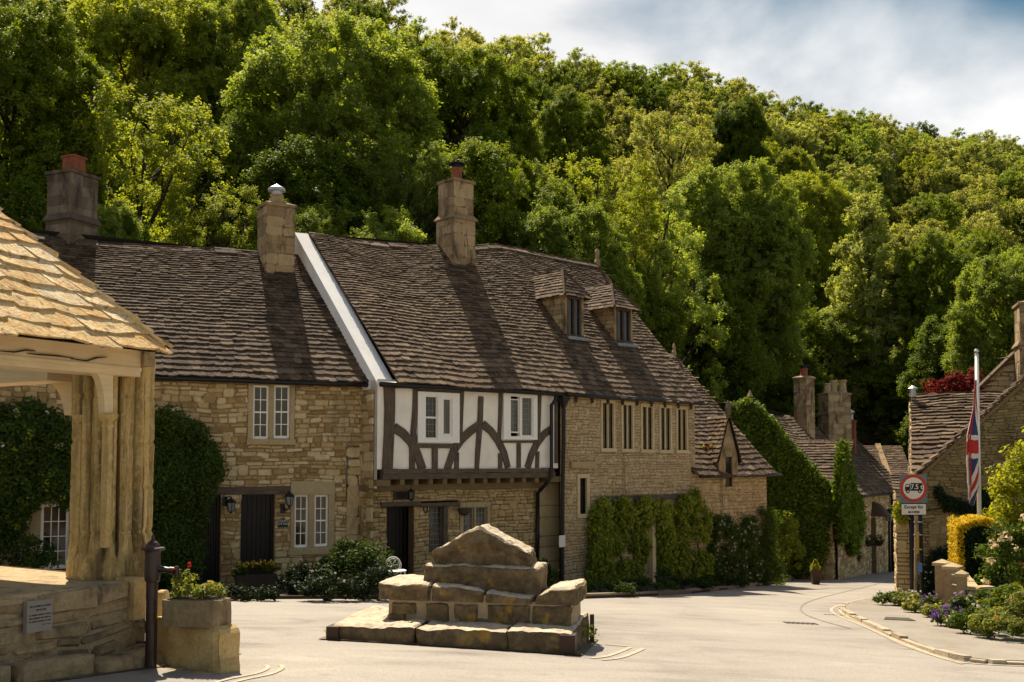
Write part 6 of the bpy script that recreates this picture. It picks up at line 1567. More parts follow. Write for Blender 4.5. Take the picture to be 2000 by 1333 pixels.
# ================================================================== GROUND, ROAD, PAVEMENT
def build_ground():
    xs = sorted(set(list(np.arange(-150, -20, 10)) + list(np.arange(-20, 30, 1.25)) + list(np.arange(30, 70, 4)) + list(np.arange(70, 300, 10))))
    ys = sorted(set(list(np.arange(-40, -8, 8)) + list(np.arange(-8, 62, 1.25)) + list(np.arange(62, 130, 4)) + list(np.arange(130, 360, 12))))
    m = MB(); idx = {}
    for j, y in enumerate(ys):
        for i, x in enumerate(xs):
            inn = -15 < x < 27 and -7 < y < 62
            m.v.append(V((x, y, gz(x, y) - (.03 if inn else 0))))
    nx = len(xs)
    for j in range(len(ys) - 1):
        for i in range(nx - 1): m.f.append([j * nx + i, j * nx + i + 1, (j + 1) * nx + i + 1, (j + 1) * nx + i]); m.m.append(0); m.t.append(.5)
    o = m.build('ground', M['ground'], smooth=True); tag(o, kind='structure')
    m = MB(); xs = np.arange(-15, 27.01, .75); ys = np.arange(-7, 62.01, .75); nx = len(xs)
    for y in ys:
        for x in xs: m.v.append(V((x, y, gz(x, y) + .002 * noise.noise((x * .5, y * .5, 3)))))
    for j in range(len(ys) - 1):
        for i in range(nx - 1): m.f.append([j * nx + i, j * nx + i + 1, (j + 1) * nx + i + 1, (j + 1) * nx + i]); m.m.append(0); m.t.append(.5)
    o = m.build('road', M['road'], smooth=True); tag(o, kind='structure')
    G = lambda x, y: gnd(x, y)
    def chaikin(P, k=2):
        for _ in range(k):
            Q = [P[0]]
            for a, b in zip(P, P[1:]): Q += [a.lerp(b, .25), a.lerp(b, .75)]
            P = Q + [P[-1]]
        return P
    # planted verge before the houses
    kerb = [(-260, 1178), (0, 1174), (250, 1172), (500, 1171), (740, 1171), (900, 1171), (1040, 1171), (1140, 1170), (1250, 1166), (1350, 1160), (1450, 1149), (1545, 1136), (1556, 1127)]
    K = [G(*p) for p in kerb]
    wl = [WA.P(-10, 0, -.1), WA.P(-8, 0, -.1), WA.P(-5.2, 0, -.1), WA.P(-2.6, 0, -.1), WA.P(0, 0, -.1), WB.P(1.8, 0, -.5), WB.P(3.4, 0, -.5), WC.P(-.1, 0, -.2), WC.P(1.8, 0, -.2), WC.P(3.6, 0, -.2), WD.P(.3, 0, -.2), WD.P(3.3, 0, -.2), WD.P(3.9, 0, -.1)]
    m = MB(); strip(m, K, wl, .055, 6, .7, .12); o = m.build('verge', M['soil']); tag(o, kind='structure')
    def kerbrow(name, pts, w, h, mat, hole=0, seg=.7):
        m = MB()
        for a, b in zip(pts, pts[1:]):
            n = max(1, int((b - a).length / seg))
            for i in range(n):
                p, q = a.lerp(b, (i + .01) / n), a.lerp(b, (i + .99) / n); d = (q - p); d.z = 0; d.normalize(); s = V((-d.y, d.x, 0)) * w
                z = lambda r: gz(r.x, r.y); hh = h + random.uniform(-.02, .02); j = s * random.uniform(-.12, .12)
                m.hexa([V((r.x, r.y, z(r) - .08)) for r in (p + j, q + j, q + s + j, p + s + j)] + [V((r.x, r.y, z(r) + hh)) for r in (p + j, q + j, q + s * .95 + j, p + s * .95 + j)], 0, random.random())
        o = m.build(name, M[mat]); tag(o, kind='structure')
    kerbrow('kerb', [G(*p) for p in kerb[6:]], .16, .09, 'kerbstone')
    kp = [(1760, 1157), (1728, 1164), (1690, 1173), (1660, 1182), (1648, 1190), (1664, 1203), (1720, 1228), (1780, 1257), (1885, 1294), (2000, 1298), (2300, 1308)]
    KP = chaikin([G(*p) for p in kp]); inn = [(1768, 1150), (1775, 1158), (1784, 1165), (1800, 1172), (1815, 1179), (1830, 1186), (1850, 1200), (1880, 1225), (1975, 1247), (2060, 1262), (2350, 1278)]
    IP0 = [G(*p) for p in inn]; IP = chaikin(IP0); m = MB(); strip(m, KP, IP, .045, 6, .5, .1); o = m.build('pavement', M['pave']); tag(o, kind='structure')
    kerbrow('kerb', KP[14:], -.12, .05, 'kerbpale', seg=.45)
    dp = [(1652, 1194), (1668, 1206), (1724, 1232), (1784, 1262), (1886, 1297)]; DP = [G(*p) for p in dp]; DQ = [G(*p) for p in [(1640, 1198), (1652, 1209), (1708, 1235), (1768, 1266), (1876, 1298)]]
    m = MB(); strip(m, chaikin(DP), chaikin(DQ), .0055, 3, .3); o = m.build('gutter_silt', M['silt']); tag(o, kind='structure')
    ob = [(1790, 1120), (1830, 1130), (1850, 1140), (1870, 1145), (1890, 1150), (1920, 1155), (1950, 1160), (2000, 1170), (2100, 1180), (2250, 1190), (2500, 1200)]
    m = MB(); strip(m, IP0, [G(*p) for p in ob], .055, 6, .6, .1); o = m.build('garden_soil', M['lawn']); tag(o, kind='structure')
    # double yellow lines and other worn road paint
    def line(pts, off, w, name='road_marking'):
        P = chaikin([G(*p) for p in pts]); A, B = [], []
        for i, p in enumerate(P):
            d = P[min(i + 1, len(P) - 1)] - P[max(i - 1, 0)]; d.z = 0; d.normalize(); s = V((-d.y, d.x, 0)); A.append(p + s * off); B.append(p + s * (off + w))
        m = MB(); strip(m, A, B, .0065, 1, .25); o = m.build(name, M['yline']); tag(o, kind='structure')
    yl = [(1740, 1161), (1700, 1167), (1660, 1175), (1634, 1183), (1619, 1190), (1622, 1197), (1640, 1207), (1680, 1222), (1740, 1249), (1800, 1274), (1845, 1290), (1880, 1296), (1930, 1300), (2010, 1303), (2200, 1310)]
    line(yl, 0, .06); line(yl[:13], .17, .06)
    y2 = [(1228, 1264), (1206, 1276), (1182, 1290), (1150, 1310)]; y2 = [(1226, 1265), (1205, 1274), (1180, 1283), (1150, 1286)]
    line(y2, 0, .06); line(y2, .16, .06)
    y3 = [(395, 1345), (440, 1330), (480, 1322), (510, 1316), (530, 1306), (525, 1300)]; line(y3, 0, .045); line(y3, -.13, .045)
    line([(1180, 1260), (1226, 1264)], 0, .05)
    def seam(pts, w, name, mat, dz=.006):
        Pn = chaikin([G(*p) for p in pts]); A, B = [], []
        for i, p in enumerate(Pn):
            d = Pn[min(i + 1, len(Pn) - 1)] - Pn[max(i - 1, 0)]; d.z = 0; d.normalize(); q = V((-d.y, d.x, 0)) * (w / 2) * random.uniform(.6, 1.3); A.append(p + q); B.append(p - q)
        m = MB(); strip(m, A, B, dz, 1, .3); o = m.build(name, M[mat]); tag(o, kind='structure')
    seam([(1752, 1132), (1690, 1147), (1620, 1163), (1572, 1177), (1560, 1192), (1585, 1208), (1660, 1228)], .05, 'tar_seam', 'seam')
    sp = [WS.P(u, 0, .62) for u in (-3, -1.5, -.5, .2, .75)]; sq = [WS.P(u, 0, .98 + .1 * math.sin(u * 5)) for u in (-3, -1.5, -.5, .2, .9)]; m = MB(); strip(m, sp, sq, .007, 2, .2); o = m.build('dirt_edge', M['dirt']); tag(o, kind='structure')
    # drain covers
    for (x, y, w, h, nm) in ((1565, 1218, .55, .30, 'drain_cover'), (1636, 1202, .5, .10, 'drain_cover')):
        p = G(x, y); m = MB(); n = 7
        for i in range(n):
            a = -w / 2 + w * i / n; q = [V((p.x + a, p.y - h / 2, 0)), V((p.x + a + w / n * .7, p.y - h / 2, 0)), V((p.x + a + w / n * .7, p.y + h / 2, 0)), V((p.x + a, p.y + h / 2, 0))]
            m.poly([V((r.x, r.y, gz(r.x, r.y) + .007)) for r in q])
        o = m.build(nm, M['ironcover'], loc=p); tag(o, 'iron drain grating in the road %s' % ('out in the carriageway' if w > .52 else 'touching the double yellow lines'), 'drain cover')
    p = G(1755, 1218); m = MB(); q = [G(1726, 1216), G(1790, 1219), G(1775, 1213), G(1730, 1211)]; m.poly([V((r.x, r.y, r.z + .054)) for r in q]); o = m.build('access_cover', M['ironcover'], loc=p); tag(o, 'flat dark access cover let into the pavement', 'access cover')
build_ground()
# ================================================================== CLIMBERS AND SHRUBS
def inpoly(x, y, P):
    r = False; n = len(P)
    for i in range(n):
        (x1, y1), (x2, y2) = P[i], P[i - 1]
        if (y1 > y) != (y2 > y) and x < (x2 - x1) * (y - y1) / (y2 - y1) + x1: r = not r
    return r
def climber(name, label, cat, W, poly, mat, n, leaf, o=(.03, .22), group=None, flowers=(), cl=.22, stem=None, up=.5, extra=(), tv=.22, gap=-9):
    """leaf clumps over a wall-plane region given by its outline in the photograph"""
    polys = poly if isinstance(poly[0], list) else [poly]; poly = [q for pp in polys for q in pp]
    xs = [p[0] for p in poly]; ys = [p[1] for p in poly]; L = []; pts = []
    om = (o[0] + o[1]) / 2
    k = 0
    while len(pts) < n and k < n * 40:
        k += 1; x, y = random.uniform(min(xs), max(xs)), random.uniform(min(ys), max(ys))
        if any(inpoly(x, y, pp) for pp in polys):
            u, z = W.px(x, y, om * .6)
            if noise.noise((u * 2.1 + n, z * 1.5, 5)) < gap: continue
            nz = noise.noise((u * 1.3, z * 1.3, n * .1)) ; pts.append((u, z, min(max(om + (o[1] - o[0]) * (.9 * nz + random.uniform(-.35, .35)), o[0]), o[1])))
    pts += list(extra)
    base = W.P(sum(p[0] for p in pts) / len(pts), 0); base.z = gz(base.x, base.y)
    T = thing(name, label, cat, base, group)
    nn = np.array(W.n)
    for (u, z, oo) in pts:
        c = W.P(u, z, oo); m = 26; d = rand_dir(m)
        C = np.array(c) + d * cl * rng.random(m)[:, None] ** .5 * np.array([1, 1, 1.0]); dd = (C - np.array(c)) @ nn
        C = C - np.outer(np.minimum(0, dd + max(oo, .02) - .01), nn) if oo > 0 else C
        N = unit(nn * 1.0 + rng.normal(size=(m, 3)) * .55 + np.array([0, 0, up])); L.append((C, N, leaf * (.6 + .8 * rng.random(m)), np.clip(.5 + rng.normal(size=m) * tv, 0, 1)))
    leaf_mesh('foliage', *cat_leaves(L), M[mat], T)
    for nm, mt, cnt, s in flowers:
        X = []
        for _ in range(cnt):
            u, z, oo = random.choice(pts); X.append(blob(tuple(W.P(u, z, oo + cl * .9)), s * 2.2, 9, s, .4, .3))
        leaf_mesh(nm, *cat_leaves(X), M[mt], T)
    if stem:
        m = MB()
        for (x0, x1) in stem:
            b, zb = W.px(x0, max(ys), .08); t, zt = W.px(x1, (min(ys) + max(ys)) / 2, .08); g = W.P(b, 0, .08)
            m.tube([W.P(b, gz(g.x, g.y) - .05, .08), W.P((b + t) / 2 + .1, (zb + zt) / 2, .1), W.P(t, zt, .08)], [.05, .035, .02], 6)
        m.build('stem', M['bark'], T)
    return T
def shrub(name, label, cat, c, rx, ry, rz, mat, n, leaf, group=None, flowers=(), clump=.16, up=.4, t0=.5, stem=True, per=60):
    """bush of leaf clumps on an irregular mound; c is the ground point under it"""
    c = V(c); T = thing(name, label, cat, c, group); L = []; tops = []
    se = random.uniform(0, 99)
    for i in range(n):
        d = rand_dir(1)[0]; d[2] = abs(d[2]) if random.random() < .8 else d[2] * .5
        k = (.55 + .45 * random.random() ** .5) * (1 + .28 * noise.noise((d[0] * 1.7 + se, d[1] * 1.7, d[2] * 1.7)))
        p = c + V((d[0] * rx * k, d[1] * ry * k, rz * .35 + d[2] * rz * .65 * k)); p.z = max(p.z, gz(p.x, p.y) + .04)
        s = clump * random.uniform(.7, 1.3); L.append(blob(tuple(p), s, per, leaf, up, .3, (1, 1, .8), t0=t0)); tops.append((p, s, d))
    leaf_mesh('foliage', *cat_leaves(L), M[mat], T)
    if stem:
        m = MB()
        for i in range(5):
            a = random.uniform(0, 6.28); m.tube([c + V((.05 * math.cos(a), .05 * math.sin(a), -.05)), c + V((rx * .4 * math.cos(a), ry * .4 * math.sin(a), rz * .6))], [.02, .008], 5)
        m.build('stem', M['bark'], T)
    for nm, mt, cnt, s in flowers:
        X = []
        for _ in range(cnt):
            p, r, d = random.choice(tops); X.append(blob(tuple(p + V((d[0] * r, d[1] * r - r * .3, max(.0, d[2]) * r + r * .3))), s * 1.8, 10, s, .6, .3))
        leaf_mesh(nm, *cat_leaves(X), M[mt], T)
    return T
# --- left cottage
climber('climbing_shrub', 'dense dark green climbing shrub mounded on the cottage wall beside the dark half hidden door', 'shrub', WA, [(292, 815), (318, 802), (352, 812), (392, 838), (416, 868), (427, 905), (424, 935), (405, 960), (398, 990), (392, 1050), (382, 1110), (386, 1150), (270, 1160), (250, 1000), (255, 860)], 'ivy', 1500, .034, (.06, .62), cl=.17, stem=[(330, 330)])
climber('climbing_shrub', 'dark climber with pale flower heads over the white glazed door behind the shelter', 'shrub', WA, [(-140, 820), (-60, 795), (20, 800), (60, 790), (100, 805), (130, 825), (150, 840), (160, 985), (130, 985), (100, 970), (70, 985), (50, 1000), (30, 1050), (-20, 1060), (-140, 1060)], 'ivy', 1300, .038, (.06, .6), flowers=(('pale_blossom', 'fl_white', 26, .022), ('young_leaves', 'limeleaf', 120, .03)), cl=.18, stem=[(28, 40)])
def groundp(px, py, o=0): return gnd(px, py, .05)
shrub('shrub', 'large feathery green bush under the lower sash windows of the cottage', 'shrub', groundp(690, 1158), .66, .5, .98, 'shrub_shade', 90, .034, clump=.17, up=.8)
shrub('shrub', 'low rounded bush at the road edge before the cottage corner', 'shrub', groundp(640, 1169), .5, .3, .36, 'dark_shaded_leaf', 44, .03, flowers=(('white_blossom', 'fl_white', 4, .012),), clump=.12)
shrub('shrub', 'dark low plants between the flower trough and the big bush', 'shrub', groundp(595, 1160), .5, .35, .50, 'dark_shaded_leaf', 44, .032, clump=.13)
shrub('shrub', 'low dark plants in front of the wooden flower trough', 'shrub', groundp(470, 1168), .8, .25, .16, 'dark_shaded_leaf', 40, .028, clump=.10)
shrub('shrub', 'dark shrub behind the left end of the cross base', 'shrub', groundp(735, 1168), .45, .35, .5, 'dark_shaded_leaf', 44, .03, flowers=(('purple_blossom', 'fl_purple', 12, .012),), clump=.13)
shrub('shrub', 'small leafy plant by the stone quoin behind the cross base', 'shrub', groundp(1052, 1150), .42, .3, .62, 'ivy', 40, .03, flowers=(('yellow_blossom', 'fl_yellow', 4, .012), ('lilac_blossom', 'fl_lilac', 10, .014)), clump=.13)
shrub('shrub', 'low clipped bush on the terrace seen past the shelter pillar', 'shrub', WA.P(WA.px(20, 1100)[0], gz(-7, 19) + .35, .9), .9, .5, .75, 'ivy', 60, .03, clump=.15)
# --- five window house
climber('climbing_vine', 'broad leafy vine in hanging strands over the ground floor, left of the ochre post', 'vine', WC, [[(1156, 990), (1172, 978), (1188, 984), (1190, 1040), (1186, 1100), (1192, 1158), (1144, 1160), (1148, 1090)], [(1198, 982), (1216, 977), (1226, 990), (1224, 1060), (1230, 1110), (1224, 1158), (1196, 1158), (1202, 1090), (1196, 1040)], [(1234, 980), (1256, 976), (1270, 984), (1262, 1010), (1256, 1050), (1262, 1085), (1250, 1120), (1240, 1140), (1232, 1100), (1238, 1040)]], 'vine', 640, .056, (.03, .34), cl=.145, gap=-.19, stem=[(1165, 1168), (1212, 1210), (1245, 1250)], up=.25, tv=.3)
climber('climbing_vine', 'tall leafy vine with a crest reaching the house corner, right of the ochre post', 'vine', WC, [[(1278, 988), (1296, 983), (1310, 990), (1308, 1040), (1314, 1080), (1304, 1120), (1290, 1110), (1284, 1060)], [(1318, 992), (1330, 969), (1340, 976), (1342, 1040), (1336, 1100), (1344, 1156), (1316, 1158), (1312, 1130), (1322, 1080)], [(1350, 958), (1364, 960), (1370, 990), (1382, 1012), (1384, 1060), (1378, 1110), (1384, 1150), (1352, 1154), (1352, 1080), (1346, 1020)]], 'vine', 620, .056, (.03, .34), cl=.145, gap=-.19, stem=[(1292, 1294), (1328, 1330), (1364, 1362)], up=.25, tv=.3)
climber('flowering_climber', 'dark climber dotted with pale blossom just right of the tall vine', 'climber', WD, [(1390, 1015), (1405, 1008), (1422, 1012), (1428, 1040), (1430, 1100), (1424, 1148), (1388, 1150), (1384, 1080)], 'shrub', 250, .036, (.05, .34), flowers=(('white_blossom', 'fl_white', 60, .016),), cl=.15, gap=-.2, stem=[(1406, 1406)])
climber('flowering_climber', 'dark climber dotted with pale blossom beside the narrow green column', 'climber', WD, [(1434, 1012), (1452, 1005), (1470, 1012), (1478, 1050), (1478, 1110), (1468, 1146), (1440, 1146), (1434, 1080)], 'shrub', 250, .036, (.05, .34), flowers=(('white_blossom', 'fl_white', 60, .016),), cl=.15, gap=-.2, stem=[(1455, 1455)])
climber('column_shrub', 'narrow grey green column of foliage at the corner of the low house', 'shrub', WD, [(1484, 1000), (1496, 993), (1508, 1000), (1512, 1050), (1516, 1110), (1520, 1142), (1484, 1142), (1482, 1060)], 'shrub', 300, .03, (.06, .4), cl=.15, stem=[(1497, 1497)])
shrub('shrub', 'bright yellow green bush spilling past the corner of the low house', 'shrub', gnd(1532, 1132, .05), .55, .6, 2.35, 'vine', 80, .046, clump=.20, up=.5, t0=.55)
for i, (x, y, rx, rz, lab) in enumerate(((1185, 1163, .75, .22, 'low greyish ground plants under the left vine'), (1262, 1160, .65, .3, 'low ground plants at the foot of the ochre post'), (1345, 1154, .75, .28, 'low ground plants under the tall vine'), (1420, 1148, .75, .3, 'low ground plants under the blossoming climbers'), (1495, 1139, .7, .32, 'low ground plants at the corner of the low house'))):
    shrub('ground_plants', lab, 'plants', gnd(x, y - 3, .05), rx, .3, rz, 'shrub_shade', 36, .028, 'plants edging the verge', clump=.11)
pw = MB(); u, z = WC.px(1271, 1060); g = WC.P(u, 0); wbox(pw, WC, u - .07, u + .07, gz(g.x, g.y), WC.px(1271, 1003)[1], .0, .12); o = pw.build('timber_post', M['cream'], loc=V((g.x, g.y, gz(g.x, g.y)))); tag(o, 'pale ochre timber post between the two big vines', 'post')
# red creeper on the low roof
hitp = WD.P(.6, .35, -.45); shrub('red_creeper', 'small red leaved creeper with green tip growing on the low slate roof', 'creeper', at(1388, 885, 30.0), .22, .16, .26, 'redleaf', 12, .026, clump=.08, stem=False, flowers=(('green_leaves', 'limeleaf', 14, .03),))
# --- ivy clad house
climber('ivy', 'thick ivy covering the whole gable end, sunlit along the roof edge', 'ivy', FG, [(1428, 795), (1448, 786), (1466, 783), (1490, 802), (1520, 838), (1556, 882), (1600, 930), (1634, 962), (1630, 1000), (1610, 1030), (1616, 1060), (1600, 1115), (1420, 1125), (1400, 900)], 'ivy_light', 3600, .062, (.03, .24), cl=.2, stem=[(1450, 1470), (1560, 1540)], up=.7, tv=.3, extra=[(u_, -1.15 + 3.15 * (1 - abs(u_ - 2.81) / 2.81) + random.uniform(-.10, .08), random.uniform(-.22, .18)) for u_ in np.linspace(1.6, 5.6, 130)])
ivg = FF.shift(.16)
climber('ivy', 'steep wedge of ivy hanging from the small cross gable down the street front', 'ivy', ivg, [(1636, 862), (1644, 868), (1652, 900), (1660, 930), (1670, 962), (1678, 985), (1682, 1015), (1674, 1055), (1664, 1084), (1656, 1072), (1650, 1030), (1640, 1060), (1634, 1040), (1630, 985), (1632, 905)], 'ivy_light', 1000, .062, (.03, .22), cl=.20, up=.7)
L = []
shrub('shrub', 'soft green shrub top showing behind the ivy gable finial', 'shrub', V((7.5, 39.5, -1.2)), .9, .9, 3.9, 'shrub', 90, .05, clump=.25)
shrub('shrub', 'dark bush at the foot of the far house wall', 'shrub', gnd(1640, 1116), .7, .4, .6, 'dark_shaded_leaf', 40, .05, clump=.2)
shrub('shrub', 'dark bush beside the far lamp post', 'shrub', gnd(1725, 1109), .6, .4, .85, 'ivy', 40, .05, clump=.2)
shrub('shrub', 'dark leafy plants at the foot of the ivy gable', 'shrub', gnd(1545, 1119), 1.3, .4, .55, 'dark_shaded_leaf', 60, .05, clump=.22)
# --- right garden
gp = lambda x, y: gnd(x, y, .09)
hp = gp(1921, 1186); d = hp.y; s = d / 2000
def hedge():
    T = thing('hedge', 'clipped box shaped hedge with sunlit golden top and edge and near black shaded face', 'hedge', hp); W = Wall(hp.x, d, -14); L = []; Dk = []
    u0, u1 = -45 * s, 47 * s; z1 = at(0, 1032, d).z
    for i in range(17000):
        r = random.random(); u = random.uniform(u0, u1); o = random.uniform(-1.1, 0)
        # boxy body with a shallow rounded top
        top = z1 + .20 * math.sin(math.pi * (u - u0) / (u1 - u0)) + .04 * noise.noise((u * 4, o * 4, 0))
        f = random.random()
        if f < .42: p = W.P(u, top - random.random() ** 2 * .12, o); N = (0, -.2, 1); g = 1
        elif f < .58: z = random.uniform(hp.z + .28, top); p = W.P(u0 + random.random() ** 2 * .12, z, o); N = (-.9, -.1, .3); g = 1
        else: z = random.uniform(hp.z, top); p = W.P(u, z, -random.random() ** 2 * .14); N = (0, -1, .3); g = 1 if (u < u0 + .14 and random.random() < .9) or z > top - .09 - .1 * random.random() else 0  # sun and shade painted: golden leaves on top and left, dark on front
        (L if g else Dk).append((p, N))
    for nm, X, mt in (('sunlit_foliage', L, 'golden'), ('shaded_foliage', Dk, 'dark_shaded_leaf')):
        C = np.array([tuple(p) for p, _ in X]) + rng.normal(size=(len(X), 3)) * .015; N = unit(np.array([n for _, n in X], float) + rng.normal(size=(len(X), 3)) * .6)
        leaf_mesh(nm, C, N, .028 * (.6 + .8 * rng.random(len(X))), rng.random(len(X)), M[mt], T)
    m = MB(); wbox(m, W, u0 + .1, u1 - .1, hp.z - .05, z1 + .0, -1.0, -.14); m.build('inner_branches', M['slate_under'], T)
hedge()
p = gp(1985, 1180); shrub('tall_shrub', 'tall sunlit yellow green bush at the right beside the flagpole', 'shrub', V((at(1985, 900, 21.5).x + .1, 21.5, gz(10.6, 21.5))), .72, .7, 3.62, 'limeleaf', 170, .046, clump=.24, up=.5)
p = gp(1975, 1215); shrub('rose_bush', 'loose rose bush with cream and peach blooms over the dark hedge face', 'rose', V((at(1978, 1100, 19.6).x, 19.6, gz(9.6, 19.6))), .58, .4, 1.95, 'shrub', 90, .034, flowers=(('cream_blossom', 'fl_rose', 26, .045), ('peach_blossom', 'fl_orange', 5, .035)), clump=.16)
shrub('rose_bush', 'cream rose spray leaning left across the golden hedge edge', 'rose', V((at(1915, 1100, 22.0).x, 22.0, at(0, 1095, 22.0).z)), .45, .15, .55, 'shrub', 24, .03, flowers=(('cream_blossom', 'fl_rose', 16, .05),), clump=.1)
bed = [(1740, 1178, .35, .28, 'shrub', 'white flowering low plants left of the wing wall foot', (('white_blossom', 'fl_white', 24, .014),)),
       (1772, 1180, .32, .28, 'shrub_pale', 'pale silvery plants at the foot of the leaning post', (('white_blossom', 'fl_white', 22, .014),)),
       (1794, 1192, .26, .20, 'shrub_pale', 'bright plants with yellow flowers before the sign post', (('yellow_blossom', 'fl_yellow', 16, .016),)),
       (1808, 1189, .20, .22, 'dark_shaded_leaf', 'small dark green clump right of the sign post', ()),
       (1818, 1196, .18, .36, 'shrub', 'wispy lilac plants left of the gate piers', (('purple_blossom', 'fl_purple', 26, .014), ('lilac_blossom', 'fl_lilac', 14, .014))),
       (1829, 1202, .2, .18, 'shrub_pale', 'low yellow green plants before the farther gate pier', (('yellow_blossom', 'fl_yellow', 8, .014),)),
       (1858, 1218, .26, .24, 'shrub', 'vivid purple bellflowers on the pavement edge below the piers', (('purple_blossom', 'fl_purple', 90, .016),)),
       (1874, 1210, .10, .48, 'shrub', 'tall lilac flower spikes against the garden wall', (('lilac_blossom', 'fl_lilac', 30, .014),)),
       (1880, 1222, .26, .18, 'shrub_pale', 'small silver grey cushion plant on the pavement edge', (('white_blossom', 'fl_white', 8, .012),)),
       (1908, 1236, .36, .34, 'shrub', 'rounded dark green leafy cushion next to the purple flowers', (('white_blossom', 'fl_white', 12, .012),)),
       (1950, 1245, .42, .40, 'shrub_pale', 'rounded yellow green cushion plant in the middle of the border', ()),
       (1948, 1218, .5, .50, 'shrub', 'taller mixed green border plants below the hedge', (('yellow_blossom', 'fl_yellow', 6, .016), ('white_blossom', 'fl_white', 14, .014))),
       (1980, 1222, .5, .62, 'grass', 'bright grassy border plants by the right edge', ()),
       (2010, 1250, .5, .6, 'shrub_pale', 'light green border mound at the right edge of the pavement', (('orange_blossom', 'fl_orange', 10, .02),))]
for (x, y, r, h, mt, lab, fl) in bed: shrub('border_plants', lab, 'plants', gp(x, y - (4 if x > 1900 else 0)), r, r * .8, h * (1 if x > 1900 else .72), mt, int(26 + r * 70), .026, 'plants in the right hand border', fl, clump=.095, up=.6, stem=False, per=70)
def tuft(px, py, label, n=60, h=.3, mat='grass'):
    c = gp(px, py); T = thing('grass_tuft', label, 'grass', c, 'grass tufts in the right hand border'); m = MB()
    for i in range(n):
        a = random.uniform(0, 6.28); l = h * random.uniform(.6, 1.2); r = random.uniform(.1, .5) * h; b = c + V((random.gauss(0, .05), random.gauss(0, .05), 0)); d = V((math.cos(a), math.sin(a), 0)); q = V((-d.y, d.x, 0)) * .006
        p1, p2 = b + d * r * .5 + V((0, 0, l * .7)), b + d * r * 1.2 + V((0, 0, l * .75)); m.quad(b - q, b + q, p1 + q * .8, p1 - q * .8, 0, random.random()); m.poly([p1 - q * .8, p1 + q * .8, p2], 0, random.random())
    m.build('blades', M[mat], T)
tuft(1990, 1236, 'arching bright green grass tuft at the border edge', 130, .55)
climber('ivy', 'dark straggling creeper along the cable on the bare gable', 'ivy', WI, [(1830, 955), (1850, 975), (1880, 985), (1905, 985), (1925, 960), (1935, 990), (1920, 1010), (1900, 1015), (1880, 1000), (1850, 992), (1835, 975)], 'dark_shaded_leaf', 190, .032, (.03, .16), cl=.14)
climber('climbing_shrub', 'dark shrub at the foot of the blocked arch behind the gate piers', 'shrub', WI, [(1800, 1130), (1815, 1085), (1840, 1075), (1870, 1080), (1890, 1100), (1895, 1160), (1800, 1170)], 'dark_shaded_leaf', 300, .036, (.05, .5), flowers=(('white_blossom', 'fl_white', 14, .016),), cl=.17)
climber('climbing_shrub', 'small bright yellow green sprig under the road sign', 'shrub', WI.shift(-.2), [(1748, 985), (1762, 995), (1772, 1012), (1760, 1022), (1750, 1012)], 'limeleaf', 34, .036, (.05, .3), cl=.13)
shrub('red_tree', 'low dark red maple crown behind the right hand slate ridge', 'tree', V((at(1868, 760, 33).x, 33, .85)), 1.1, .7, 2.0, 'redleaf', 120, .06, clump=.24, stem=True)
# weeds round the cross base
for x, y, h, lab in ((806, 1254, .22, 'weed sprouting from the front of the cross base, left of centre'), (1021, 1270, .22, 'weed sprouting from the front of the cross base, right of centre'), (1142, 1266, .32, 'tuft of grass and weeds at the right end of the cross base'), (1158, 1258, .24, 'small dark weed at the rear right corner of the cross base'), (644, 1245, .12, 'tiny weed at the left end of the cross base')):
    c = gnd(x, y); c.y -= .02; shrub('weed', lab, 'weed', c, .05, .03, h, 'grass' if h > .3 else 'shrub_pale', 7, .018, 'weeds round the cross base', clump=.04, per=9, stem=False)
# ================================================================== TREES
def crown_data(seed, H, R, z0, lobes, per, leaves, leaf, prof, lobe_r=(.26, .42), cl_r=(.11, .2), up=.85, nb=110):
    """lobes -> clumps -> leaves; returns leaf arrays and the lobe centres"""
    r = random.Random(seed); LC = []; L = []
    for i in range(lobes):
        t = (i + .5) / lobes; t = t ** .85; a = i * 2.39996 + r.uniform(-.5, .5); pr = prof(t) * R
        lr = R * r.uniform(*lobe_r) * (.75 + .5 * prof(t))
        rad = max(0, pr - lr * .75) * r.uniform(.8, 1.12)
        LC.append((np.array([rad * math.cos(a), rad * math.sin(a), z0 + (H - z0 - lr * .75) * t + r.uniform(-.3, .3)]), lr))
    for c, lr in LC:
        k = int(per * (lr / (R * .34)) ** 2)
        if nb: db = rand_dir(nb); L.append((c + db * (lr * (.2 + .42 * rng.random(nb)))[:, None] * np.array([1, 1, .8]), unit(db + rng.normal(size=(nb, 3)) * .6), np.full(nb, lr * .17), np.clip(.25 + rng.normal(size=nb) * .1, 0, 1)))  # large dark inner leaves added to block sunlight inside the crown
        out = np.array([c[0], c[1], 0]); out = out / (np.linalg.norm(out) + .01)
        for j in range(k):
            d = rand_dir(1)[0] + out * .55 + np.array([0, 0, .25]); d = d / np.linalg.norm(d)
            cc = c + d * lr * np.array([1, 1, .8]) * r.uniform(.72, 1.06); cr = R * r.uniform(*cl_r)
            n = int(leaves * (cr / (R * .155)) ** 2); tw = 9; td = rand_dir(tw) + d * .75 + np.array([0, 0, .28]); td = unit(td); tl = cr * (.62 + .62 * rng.random(tw))
            w_ = rng.integers(0, tw, n); q = rng.random(n) ** .75
            C = cc + td[w_] * (q * tl[w_])[:, None] + rng.normal(size=(n, 3)) * cr * (.17 * (1.15 - .6 * q))[:, None] 
            N = unit(d * .45 + rng.normal(size=(n, 3)) * .5 + np.array([0, 0, up]))
            tb = .5 + r.uniform(-.2, .2); L.append((C, N, leaf * (.6 + .8 * rng.random(n)), np.clip(tb + rng.normal(size=n) * .17, 0, 1)))
    return cat_leaves(L), LC
